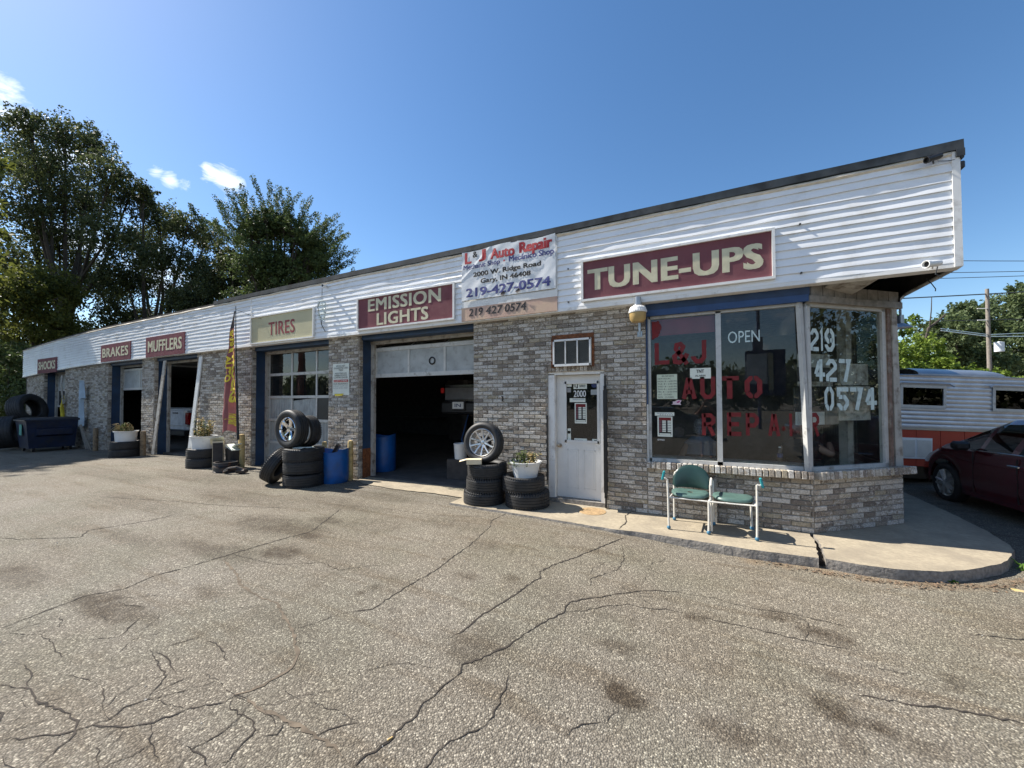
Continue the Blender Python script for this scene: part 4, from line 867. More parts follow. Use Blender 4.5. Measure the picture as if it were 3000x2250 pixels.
def stroke_char(ch):
    """octagonal stencil glyphs on a 0..1 x 0..1.6 box, as quads"""
    t = .30
    def P(pts, closed=False):
        v = []; f = []; n = len(pts)
        for i in range(n):
            p = Vector(pts[i]); a = Vector(pts[(i - 1) % n]) if (closed or i > 0) else None; b = Vector(pts[(i + 1) % n]) if (closed or i < n - 1) else None
            d1 = (p - a).normalized() if a is not None else (b - p).normalized(); d2 = (b - p).normalized() if b is not None else d1
            n1 = Vector((-d1.y, d1.x)); n2 = Vector((-d2.y, d2.x)); m = (n1 + n2); m = m / max(.35, m.dot(n1)) if m.length > 1e-6 else n1
            v += [(p.x + m.x * t / 2, p.y + m.y * t / 2), (p.x - m.x * t / 2, p.y - m.y * t / 2)]
        for i in range(n if closed else n - 1): j = (i + 1) % n; f.append((2 * i, 2 * i + 1, 2 * j + 1, 2 * j))
        return v, f
    a, b, H, c = .135, .865, 1.6, .27
    top, bot = H - a, a
    G = {'0': [[(a, bot + c), (a, top - c), (a + c * .8, top), (.46, top)], [(.54, top), (b - c * .8, top), (b, top - c), (b, bot + c), (b - c * .8, bot), (.54, bot)], [(.46, bot), (a + c * .8, bot), (a, bot + c)]],
         '1': [[(.28, top - .2), (.5, top + .0), (.5, 0.02)]],
         '2': [[(a, top - .3), (a, top - c), (a + c * .8, top), (b - c * .8, top), (b, top - c), (b, top - .5), (a, bot + .28), (a, .02)], [(a + .2, bot), (1, bot)]],
         '4': [[(.62, H), (.62, 0)], [(.48, top), (a, .52)], [(a, .5), (.46, .5)], [(.78, .5), (1, .5)]],
         '5': [[(1, top), (a, top), (a, .95)], [(a, .93), (.46, .93)], [(.54, .93), (b - c * .8, .93), (b, .93 - c), (b, bot + c), (b - c * .8, bot), (.54, bot)], [(.46, bot), (a + c * .8, bot), (a, bot + c), (a, bot + c + .08)]],
         '7': [[(0, top), (.5, top)], [(.58, top), (b, top), (.5, 0)]],
         '9': [[(.54, .78), (b, .78)], [(.46, .7), (a + c * .8, .7), (a, .7 + c), (a, top - c), (a + c * .8, top), (.46, top)], [(.54, top), (b - c * .8, top), (b, top - c), (b, bot + c), (b - c * .8, bot), (a + c * .8, bot), (a, bot + c), (a, bot + c + .08)]],
         'L': [[(a, H), (a, bot), (1, bot)]], 'J': [[(b, H), (b, bot + c), (b - c * .8, bot), (a + c * .8, bot), (a, bot + c), (a, bot + c + .1)]],
         'A': [[(.0 + a, 0), (.46, H - .05)], [(.54, H - .05), (1 - a, 0)], [(.3, .5), (.7, .5)]], 'U': [[(a, H), (a, bot + c), (a + c * .8, bot), (b - c * .8, bot), (b, bot + c), (b, H)]],
         'T': [[(0, top), (1, top)], [(.5, top), (.5, 0)]], 'O': None, 'R': [[(a, 0), (a, H)], [(a, top), (b - c * .8, top), (b, top - c * .8), (b, 1.0), (b - c * .8, .8), (a, .8)], [(.5, .75), (b, 0)]],
         'E': [[(a, 0), (a, H)], [(a, top), (1, top)], [(a, .8), (.85, .8)], [(a, bot), (1, bot)]], 'P': [[(a, 0), (a, H)], [(a, top), (b - c * .8, top), (b, top - c * .8), (b, .95), (b - c * .8, .72), (a, .72)]],
         'I': [[(.5, 0), (.5, H)]], '&': [[(b + .1, 0), (.25, top - .35), (.3, top - .05), (.55, top), (.72, top - .2), (.6, top - .5), (a, .6), (a + .05, .2), (.45, bot), (.75, .3), (1, .75)]]}
    G['O'] = G['0']; V = []; F = []
    for st in G[ch]:
        v, f = P(st); n = len(V); V += v; F += [tuple(i + n for i in q) for q in f]
    return V, F
def stencil(name, ch, mat, parent, o, w, h, Rv, Uv=(0, 0, 1)):
    v, f = stroke_char(ch); mb = MB(); o, Rv, Uv = Vector(o), Vector(Rv), Vector(Uv); nv = Rv.cross(Uv)
    wd = w if ch not in '1I' else w
    mb.add([o + Rv * (p[0] * wd) + Uv * (p[1] / 1.6 * h) + nv * (i % 2) * 0 for i, p in enumerate(v)], f)
    # lift overlapping strokes apart by a hair so that no two faces share a plane
    k = 0
    return mb.build(name, mat, parent, True)
def sc(x, z): return x * 1.026, 1.668 + (z - 1.668) * 1.026
def sign(label, text, x0, x1, z0, z1, framed=True, panel='maroon', lm='cream', lines=None, bold=.045):
    x0, z0 = sc(x0, z0); x1, z1 = sc(x1, z1); cx = (x0 + x1) / 2
    S = thing('shop_sign', label, 'sign', (cx, FY, z0 + sag(cx)), group='service signs along the fascia'); sg = sag(cx)
    z0 += sg; z1 += sg; yb = FY - .05
    k = MB(); k.box(x0, x1, yb + .012, FY - .012, z0, z1); k.build('panel', MT[panel], S, True)
    if framed:
        for (a, b, c, d) in ((x0 - .012, x0 + .022, z0 - .012, z1 + .012), (x1 - .022, x1 + .012, z0 - .012, z1 + .012), (x0 + .022, x1 - .022, z1 - .02, z1 + .012), (x0 + .022, x1 - .022, z0 - .012, z0 + .022)):
            k = MB(); k.box(a, b, yb - .016, FY - .02, c, d); k.build('frame', MT['trim'], S, True)
    for (s, a, b, c, d) in (lines or [(text, .06, .94, .24, .8)]):
        letter('lettering', s, MT[lm], S, (x0 + (x1 - x0) * a, yb + .009, z0 + (z1 - z0) * c), (x1 - x0) * (b - a), (z1 - z0) * (d - c), bold=bold, sp=1.06)
    return S
sign('maroon SHOCKS sign at the far left end of the white fascia', 'SHOCKS', -25.9, -23.63, 2.895 + .13, 3.515 + .13, False)
sign('maroon BRAKES sign on the white fascia left of MUFFLERS', 'BRAKES', -19.3, -16.96, 3.087, 3.68, False)
sign('maroon MUFFLERS sign over the open bay with the white van', 'MUFFLERS', -15.86, -13.47, 3.068, 3.703, False)
sign('yellowed TIRES sign with worn maroon stencil letters', 'TIRES', -10.196, -7.816, 3.105, 3.774, True, 'tan', 'maroon_letter', [('TIRES', .3, .72, .24, .72)], .02)
sign('maroon EMISSION LIGHTS sign in white frame', '', -6.44, -4.014, 3.137, 3.79, True, lines=[('EMISSION', .12, .88, .54, .93), ('LIGHTS', .22, .76, .08, .46)])
sign('large maroon TUNE-UPS sign right of the banner', '', -1.656, .786, 3.174, 3.785, True, lines=[('TUNE-UPS', .035, .955, .235, .765)], bold=.055)
# banner
bx0, bz0 = sc(-3.84, 3.43); bx1, bz1 = sc(-2.075, 4.30)
BN = thing('banner', 'wrinkled white vinyl banner with red and blue repair shop lettering', 'banner', ((bx0 + bx1) / 2, FY, bz0))
def bw(q):
    u = (q.x - bx0) / (bx1 - bx0); v = (q.z - bz0) / (bz1 - bz0)
    y = q.y - .006 * math.sin(u * 9 + v * 5) - .006 * mnoise.noise(Vector((q.x * 3, q.z * 3, 1))) - .007 * mnoise.noise(Vector(((q.x - q.z) * 5, (q.x + q.z) * 1.2, 6)))
    f = abs((u * 1.15 + .18) - v) ; y -= .008 * max(0, 1 - abs(v - (.42 + u * 1.7)) / .045) if u < .34 else 0
    return Vector((q.x, y, q.z))
YB = FY - .055
k = MB(); k.grid(lambda u, v: tuple(bw(Vector((bx0 + (bx1 - bx0) * u, YB, bz0 + (bz1 - bz0) * v - .018 * math.sin(u * PI * 3) * (v > .97))))), 70, 44); k.build('banner_cloth', MT['banner'], BN, True, smooth=True)
def bt(s, m, u0, u1, v0, v1, bold=.02, sp=1.0):
    letter('lettering', s, MT[m], BN, (bx0 + (bx1 - bx0) * u0, YB - .005, bz0 + (bz1 - bz0) * v0), (bx1 - bx0) * (u1 - u0), (bz1 - bz0) * (v1 - v0), bold=bold, sp=sp, warp=bw)
bt('L', 'ban_red', .035, .115, .745, .975, .06); bt('&', 'ink', .13, .185, .85, .97, .03); bt('J', 'ban_red', .20, .285, .745, .975, .06)
bt('Auto', 'ban_red', .335, .595, .74, .95, .05); bt('Repair', 'ban_red', .64, .97, .70, .965, .05)
bt('Mechanic Shop', 'ban_blue', .02, .44, .60, .725, .03); bt('•', 'ban_red', .475, .495, .655, .69, .02); bt('Mecánico Shop', 'ban_blue', .535, .985, .60, .745, .03)
bt('2000 W. Ridge Road', 'ink', .135, .86, .43, .55, .045); bt('Gary, IN 46408', 'ink', .22, .76, .28, .40, .045); bt('219-427-0574', 'ban_blue', .055, .955, .055, .235, .055)
for (a, b) in ((.44, .03), (.60, .04)):
    k = MB(); x = bx0 + (bx1 - bx0) * a; z = bz0 + (bz1 - bz0) * b; k.add([bw(Vector((x, YB - .012, z))), bw(Vector((x + .07, YB - .02, z + .05))), bw(Vector((x + .1, YB - .014, z + .01))), bw(Vector((x + .04, YB - .02, z - .03)))], [(0, 3, 2, 1)]); k.build('peeling_tape', MT['grime'], BN, True)
k = MB(); k.box(bx0 - .01, bx1 + .02, FY - .032, FY - .02, bz0 - .02, bz1 + .02); k.box(bx0 - .012, bx1 + .022, FY - .045, FY - .0325, bz0 - .13, bz0 - .02); k.build('backing_board', MT['trim'], BN, True)
PB = thing('phone_board', 'salmon plywood board with black stick-on phone digits under the banner', 'sign', ((bx0 + bx1) / 2, FY, 3.1))
px0, pz0 = sc(-3.854, 3.075); px1, pz1 = sc(-2.06, 3.335)
k = MB(); k.box(px0, px1, FY - .042, FY - .025, pz0, pz1); k.build('plywood', MT['ply'], PB, True)
for s, a, b in (('219', .085, .24), ('427', .275, .455), ('0574', .48, .70)):
    letter('lettering', s, MT['ink'], PB, (px0 + (px1 - px0) * a, FY - .0455, pz0 + .075), (px1 - px0) * (b - a), .135, bold=.02, shear=.12)
    letter('lettering_shadow', s, pm('painted_digit_shadow', (.36, .27, .23), .8), PB, (px0 + (px1 - px0) * a + .012, FY - .0436, pz0 + .066), (px1 - px0) * (b - a), .135, bold=.02, shear=.12)  # darker copy of the digits set lower right, their shadow painted as colour
# notice on the brick pier
NT = thing('wall_notice', 'bilingual paper notice about used tires on brick pier beside the emission bay', 'notice', (-7.26, 5.975, 1.8))
k = MB(); k.grid(lambda u, v: (-7.525 + .525 * u, 5.972 - .004 * math.sin(5 * u + 3 * v), 1.80 + .705 * v), 8, 8); k.build('sheet', MT['paper'], NT, True, smooth=True)
rows = [('WE DO NOT', .22, .78, .90, .955, 'ink'), ('GUARANTEE USED', .08, .94, .835, .885, 'ink'), ('TIRES', .37, .63, .77, .82, 'ink'), ('NOSOTROS NO', .16, .86, .665, .715, 'ink'), ('GARANTIZAMOS', .12, .88, .60, .65, 'ink'), ('LLANTAS USADAS', .08, .92, .535, .585, 'ink'),
        ('OUR INSURANCE', .05, .92, .335, .385, 'ink'), ('DOES NOT ALLOW YOU', .05, .92, .27, .31, 'ink_grey'), ('IN THE WORK AREA', .05, .92, .205, .245, 'ink_grey')]
for s, a, b, c, d, m in rows: letter('lettering', s, MT[m], NT, (-7.525 + .525 * a, 5.964, 1.80 + .705 * c), .525 * (b - a), .705 * (d - c), bold=.01)
k = MB(); k.box(-7.49, -7.03, 5.9625, 5.9655, 1.80 + .705 * .415, 1.80 + .705 * .49); k.build('red_band', MT['ban_red'], NT, True)
letter('lettering', 'CUSTOMERS', MT['paper'], NT, (-7.48, 5.9615, 1.80 + .705 * .43), .43, .705 * .045, bold=.02)
k = MB(); k.add([(-7.47, 5.963, 1.83), (-7.16, 5.963, 1.835), (-7.20, 5.955, 1.79), (-7.42, 5.955, 1.785)], [(0, 3, 2, 1)]); k.build('yellow_tape', MT['flag_y'], NT, True)

# window lettering
YG = 6.0515
for ch, a, b, z0, z1 in (('L', -.66, -.46, 2.19, 2.51), ('&', -.42, -.22, 2.18, 2.50), ('J', -.17, .02, 2.185, 2.51), ('A', -.30, -.11, 1.68, 1.99), ('U', -.06, .126, 1.68, 1.99), ('T', .19, .41, 1.68, 1.985), ('O', .48, .675, 1.69, 1.98), ('R', -.045, .12, 1.17, 1.475), ('E', .265, .43, 1.175, 1.49), ('P', .485, .63, 1.185, 1.485), ('A', .735, .865, 1.19, 1.485), ('I', .93, 1.03, 1.195, 1.485)):
    stencil('painted_letter', ch, MT['red'], SW, (a, YG, z0), b - a, z1 - z0, (1, 0, 0))
def cst(ch, a, b, z0, z1, m):
    o = CM @ Vector((a, .046, z0)); stencil('painted_letter', ch, m, SW, o, b - a, z1 - z0, (CD.x, CD.y, 0))
cst('R', .03, .175, 1.20, 1.495, MT['red'])
for ch, a, b, z0, z1 in (('2', .06, .195, 2.285, 2.57), ('1', .20, .30, 2.285, 2.575), ('9', .30, .46, 2.285, 2.58), ('4', .115, .29, 1.895, 2.18), ('2', .31, .49, 1.895, 2.185), ('7', .53, .73, 1.895, 2.19), ('0', .275, .43, 1.525, 1.825), ('5', .485, .68, 1.525, 1.82), ('7', .71, .93, 1.525, 1.82), ('4', .97, 1.18, 1.525, 1.82)):
    cst(ch, a, b, z0, z1, MT['lcol'])
letter('painted_letter', 'OPEN', MT['lcol'], SW, (.29, YG, 2.44), .37, .16, bold=.0)
k = MB(); k.box(-.71, .135, 6.10, 6.105, 2.62, 2.86); k.build('red_valance', pm('red_window_banner', (.22, .02, .028), .6), SW, True)
k = MB(); k.prism([(-.70, 2.83), (-.60, 2.83), (-.56, 2.74), (-.61, 2.60), (-.70, 2.56)], .002, (0, 6.0525, 0)); k.build('red_decal', MT['red'], SW, True)
k = MB(); k.box(-.635, -.36, 6.0455, 6.0485, 1.68, 2.04); k.build('hours_sheet', MT['paper_g'], SW, True)
for i, (s, a, b) in enumerate((('BUSINESS', .25, .85), ('NEW HOURS', .05, .68), ('MON- 8 ~ 6:00 PM', .04, .97), ('TUE- 8 ~ 6:00 PM', .04, .97), ('WED- 8 ~ 6:00 PM', .04, .97), ('THU-8 ~ 6:00 PM', .04, .97), ('FRI- 8 ~ 6:00 PM', .04, .97), ('SAT.  CLOSED', .06, .74), ('SUN   CLOSED', .06, .82))):
    letter('handwriting', s, MT['ink'], SW, (-.635 + .275 * a, 6.044, 2.005 - i * .0385), .275 * (b - a), .021)
def board(parent, x0, x1, z0, z1, y, m='white', nm='sticker'):
    k = MB(); k.box(x0, x1, y, y + .0025, z0, z1); return k.build(nm, MT[m], parent, True)
board(SW, -.19, .075, 1.965, 2.115, YG, 'paper', 'alarm_sign'); letter('lettering', 'TNT', MT['ink'], SW, (-.11, YG - .0015, 2.045), .10, .048, bold=.03); letter('lettering', 'ALARM', MT['ink'], SW, (-.125, YG - .0015, 1.995), .13, .024, bold=.02)
def hours_card(parent, x0, x1, z0, z1, y):
    w, h = x1 - x0, z1 - z0
    board(parent, x0, x1, z0, z1, y, 'paper', 'hours_card'); board(parent, x0 + w * .09, x1 - w * .09, z0 + h * .08, z1 - h * .05, y - .001, 'ink', 'card_black'); board(parent, x0 + w * .09, x1 - w * .09, z1 - h * .2, z1 - h * .05, y - .002, 'red', 'card_red')
    board(parent, x0 + w * .12, x1 - w * .12, z0 + h * .09, z0 + h * .16, y - .002, 'paper', 'card_foot')
    for j in range(7):
        z = z1 - h * (.265 + j * .083)
        board(parent, x0 + w * .32, x0 + w * .56, z, z + h * .06, y - .002, 'paper', 'hour_slot'); board(parent, x0 + w * .68, x0 + w * .90, z, z + h * .06, y - .002, 'paper', 'hour_slot')
        board(parent, x0 + w * .1, x0 + w * .28, z, z + h * .06, y - .002, 'maroon', 'day_slot')
hours_card(SW, -.635, -.43, 1.13, 1.425, YG)
board(SW, -.67, -.405, 1.435, 1.485, YG, 'paper', 'card_strip'); letter('lettering', 'WE SUPPORT OUR TROOPS', MT['ban_blue'], SW, (-.64, YG - .0015, 1.462), .21, .014); 
for i in range(6): board(SW, -.60 + i * .032, -.582 + i * .032, 1.442, 1.454, YG - .001, 'ink_grey', 'card_emblem')
letter('lettering', 'DYNO', MT['white'], SW, (-.635, YG, 1.07), .095, .024, bold=.04)
k = MB(); k.prism([(-.44, 1.60), (-.31, 1.595), (-.325, 1.62), (-.305, 1.66), (-.36, 1.668), (-.395, 1.645), (-.43, 1.64), (-.415, 1.62)], .002, (0, YG, 0)); k.build('pink_decal', pm('pink_white_decal', (.62, .5, .55), .5), SW, True)
k = MB(); k.prism([(-.375, 1.635), (-.32, 1.66), (-.335, 1.63), (-.36, 1.622)], .001, (0, YG - .0025, 0)); k.build('magenta_decal', pm('magenta', (.4, .03, .2), .5), SW, True)
# door stickers
YD = 6.1325
def dp(u0, u1, v0, v1): return (-2.065 + .53 * u0, -2.065 + .53 * u1, 1.965 - .98 * v1, 1.965 - .98 * v0)
def dst(u0, u1, v0, v1, m='paper', nm='door_sticker'): a, b, c, d = dp(u0, u1, v0, v1); return board(DR, a, b, c, d, YD, m, nm)
dst(.24, .66, .02, .115); a, b, c, d = dp(.42, .62, .05, .09); letter('lettering', 'OFFICE', MT['ink'], DR, (a, YD - .001, c), b - a, d - c, bold=.03)
a, b, c, d = dp(.27, .38, .035, .105); letter('lettering', 'LJ', MT['ink'], DR, (a, YD - .001, c), b - a, d - c, bold=.05)
a, b, c, d = dp(.24, .63, .14, .25); letter('house_number', '2000', MT['white'], DR, (a, YD, c), b - a, d - c, bold=.015)
dst(.01, .18, .025, .075); dst(.02, .15, .095, .17, 'ink_grey'); dst(.78, 1.0, .13, .215, 'frost'); dst(.11, .61, .27, .335); a, b, c, d = dp(.27, .65, .35, .69); hours_card(DR, a, b, c, d, YD)
a, b, c, d = dp(.2, .58, .278, .3); letter('lettering', 'WE SUPPORT OUR TROOPS', MT['ban_blue'], DR, (a, YD - .001, c), b - a, d - c)
dst(.03, .14, .78, .99); dst(.04, .13, .82, .865, 'ban_blue'); dst(.25, .65, .94, 1.0); a, b, c, d = dp(.28, .52, .955, .985); letter('lettering', 'No Solicitors', MT['ink'], DR, (a, YD - .001, c), b - a, d - c, bold=.01)
dst(.81, 1.0, .94, 1.0); a, b, c, d = dp(.87, .95, .955, .985); letter('lettering', 'TNT', MT['ink'], DR, (a, YD - .001, c), b - a, d - c, bold=.02)
k = MB(); a, b, c, d = dp(.8, .98, .01, .1); k.prism([((a + b) / 2 + (b - a) / 2 * math.cos(i * PI / 12), (c + d) / 2 + (d - c) / 2 * math.sin(i * PI / 12)) for i in range(24)], .002, (0, YD, 0)); k.build('round_sticker', MT['signblue'], DR, True)

# ================================================================== fascia and wall fittings
def bullet_cam(label, loc, aim, body='white', s=1.0):
    C_ = thing('security_camera', label, 'camera', loc, group='security cameras on the shop front')
    d = (Vector(aim)).normalized(); q = d.to_track_quat('Z', 'Y').to_matrix().to_4x4()
    k = MB(); k.lathe([(0, -.07 * s), (.026 * s, -.068 * s), (.03 * s, -.05 * s), (.031 * s, .05 * s), (.036 * s, .055 * s), (.036 * s, .085 * s), (.030 * s, .085 * s), (.028 * s, .06 * s)], 18, q); k.build('housing', MT[body], C_, smooth=True)
    k = MB(); k.disc(.028 * s, .062 * s, 18, q); k.build('lens', MT['black'], C_)
    k = MB(); k.tube([(0, 0, 0), (0, .03, -.03 * s), (0.02, .07, -.03 * s)], .008, 6); k.build('bracket', MT[body], C_); return C_
bullet_cam('white bullet camera at the bottom corner of fascia above the sidewalk', (2.24, FY - .11, 3.14), (-.8, -.5, -.12), s=1.15)
k = MB(); k.tube([(2.30, FY - .04, 3.12), (2.29, FY - .02, 3.04), (2.34, FY - .03, 3.0), (2.28, FY - .02, 2.97)], .006, 5); tag(k.build('loose_cable', MT['wire']), 'tangled cable hanging right under the white bullet camera', 'cable'); k = MB(); k.tube([(2.33, FY + .3, 3.08), (2.36, FY + .25, 3.0), (2.38, FY + .22, 2.93), (2.37, FY + .2, 2.90)], .005, 5); tag(k.build('loose_cable', MT['wire']), 'short cable end hanging behind the fascia corner against the sky', 'cable')
bullet_cam('black bullet camera under roof corner of fascia', (2.28, FY - .09, 4.31), (-.9, -.35, -.3), 'black')
k = MB(); k.obox((2.545, FY + .1, 4.24), (.07, .1, .08), None, .01); tag(k.build('flood_light', MT['black']), 'small black light box on the outer roof corner', 'light')
k = MB(); k.tube([(2.33, FY - .03, 4.29), (2.4, FY - .035, 4.27), (2.52, FY - .02, 4.27)], .004, 5); tag(k.build('cable', MT['wire']), 'thin camera cable along the roof corner', 'cable')
k = MB(); k.tube([(2.33, FY - .03, 4.31), (2.44, FY - .035, 4.35)], .007, 5); tag(k.build('conduit', MT['frame']), 'short metal conduit under the roof corner', 'conduit')
cx, cz = sc(-7.414, 4.189)
bullet_cam('white ring camera high above the TIRES sign', (cx, FY - .08, cz), (.25, -1, -.15), s=.95)
ex, ez = sc(-7.43, 3.78)
LN = thing('hanging_light', 'clear plastic beaded light cage hanging by wire between TIRES and EMISSION signs', 'lamp', (ex, FY - .14, ez - .05))
k = MB(); k.lathe([(.02, .16), (.06, .12), (.085, .02), (.09, -.03), (.075, -.05)], 14, None); k.build('top_shade', MT['bulbglass'], LN, smooth=True)
k = MB(); k.lathe([(.07, -.05), (.075, -.22), (.06, -.30), (.02, -.33)], 12); k.build('clear_body', MT['bulbglass'], LN, smooth=True)
k = MB(); rnd = random.Random(4)
for i in range(70):
    a = rnd.uniform(0, 6.28); z = rnd.uniform(-.32, .1); r_ = .085 - .05 * max(0, (-z - .2) / .12); k.obox((r_ * math.cos(a), r_ * math.sin(a), z), (.02, .008, .02), Matrix.Rotation(a, 3, 'Z'))
k.build('crystal_beads', pm('clear_bead', (.52, .56, .55), .12), LN, kind='stuff')
k = MB(); k.tube([(0, 0, .4), (0, 0, .14)], .003, 5); k.tube([(.015, 0, .4), (.02, 0, .14)], .003, 5); k.tube([(0, 0, -.3), (-.01, .02, -.5)], .003, 5); k.build('wire', MT['wire'], LN)
k = MB(); k.tube([(-.07, 0, .1), (-.13, 0, .0), (-.13, .02, -.12), (-.1, .05, -.25), (-.1, .07, -.38), (-.05, .09, -.48), (-.01, .1, -.55)], .008, 6); k.build('cord', MT['black'], LN)
for (x, z, nm) in ((1.057, 3.796, 'upper'), (1.061, 3.199, 'lower'), (-1.88, 3.71, 'left upper'), (-1.88, 3.19, 'left lower')):
    x, z = sc(x, z); k = MB(); k.obox((x, FY - .025, z), (.022, .03, .022), None, .005); tag(k.build('bolt', MT['black']), 'small dark bolt stub, %s one beside the TUNE-UPS sign' % nm, 'bolt', 'bolts left in the siding')
# yard lamp
WL = thing('wall_lamp', 'dusk-to-dawn wall lamp with grey cap and amber lens beside the blue header', 'lamp', (-.86, 5.8, 2.8))
k = MB(); k.lathe([(0, .36), (.05, .36), (.055, .25), (.075, .23)], 18); k.build('photocell_cap', MT['alum_d'], WL, smooth=True)
k = MB()
pr = [(.075, .23), (.112, .20), (.128, .145), (.125, .13)]
k.lathe(pr, 36)
for i in range(26):
    a = 2 * PI * i / 26; k.obox((.108 * math.cos(a), .108 * math.sin(a), .18), (.02, .008, .075), Matrix.Rotation(a, 3, 'Z') @ Matrix.Rotation(R(-22), 3, 'Y'))
k.build('ribbed_shade', MT['trim'], WL)
k = MB(); k.lathe([(.118, .13), (.112, .04), (.085, .0), (0, -.012)], 24); k.build('amber_lens', MT['amber'], WL, smooth=True)
k = MB(); k.tube([(0, .06, .2), (0, .18, .16), (.0, .185, -.1), (.0, .19, -.17)], .022, 8); k.box(-.035, .035, .175, .2, -.19, -.11); k.build('bracket_arm', MT['alum_d'], WL)
k = MB(); k.tube([(-3.2, 5.99, 1.74), (-3.2, 5.955, 1.735), (-3.18, 5.93, 1.70), (-3.165, 5.945, 1.665), (-3.17, 5.985, 1.65)], .006, 6); k.obox((-3.185, 5.985, 1.7), (.03, .012, .09)); tag(k.build('wall_hook', MT['steel']), 'small dark metal hook on the brick wall left of the office door', 'hook')
# ================================================================== tyres and wheels
def tyre_prof(Ro, w, Ri, grooves=4):
    h = w / 2; p = [(Ri, -h * .62), (Ri + .01, -h * .80), (Ri + (Ro - Ri) * .35, -h * .98), (Ri + (Ro - Ri) * .6, -h), (Ro - .03, -h * .93), (Ro - .010, -h * .80)]
    if grooves:
        tw = h * 1.5; g = tw / grooves
        for i in range(grooves):
            c = -tw / 2 + g * (i + .5); p += [(Ro - .001, c - .006), (Ro - .010, c - .004), (Ro - .010, c + .004), (Ro - .001, c + .006)]
    p += [(Ro - .010, h * .80), (Ro - .03, h * .93), (Ri + (Ro - Ri) * .6, h), (Ri + (Ro - Ri) * .35, h * .98), (Ri + .01, h * .80), (Ri, h * .62),
          (Ri + .02, h * .6), (Ro - .035, h * .7), (Ro - .022, 0), (Ro - .035, -h * .7), (Ri + .02, -h * .6)]
    return p
def tyre_mb(Ro, w, Ri, grooves=4, m=None, blocks=0):
    k = MB(); k.lathe(tyre_prof(Ro, w, Ri, grooves), 56, m, closed=True)
    if blocks:
        for s in (-1, 1):
            for i in range(blocks):
                a = 2 * PI * i / blocks; M_ = Matrix.Rotation(a, 4, 'Z') @ Matrix.Translation((Ro - .012, 0, s * w * .40))
                if m is not None: M_ = m @ M_
                vs = [M_ @ Vector(v) for v in ((-.012, -.012, -.02), (.010, -.010, -.018), (.010, .010, -.018), (-.012, .012, -.02), (-.012, -.012, .022), (.004, -.010, .02), (.004, .010, .02), (-.012, .012, .022))]
                k.add(vs, [(1, 2, 6, 5), (0, 1, 5, 4), (2, 3, 7, 6), (4, 5, 6, 7), (0, 3, 2, 1)])
    return k
def tyre(label, x, y, z, Ro=.33, w=.215, Ri=.2, rot=(0, 0, 0), group='used tires stacked outside the shop', blocks=52, grooves=4, name='tire'):
    """z is the height of the tyre's lower side when lying flat"""
    k = tyre_mb(Ro, w, Ri, grooves, blocks=blocks); o = k.build(name, MT['rubber'], smooth=True); o.location = (x, y, z + w / 2); o.rotation_euler = rot
    tag(o, label, 'tire', group); return o
G0 = lambda x, y: gz(x, y)
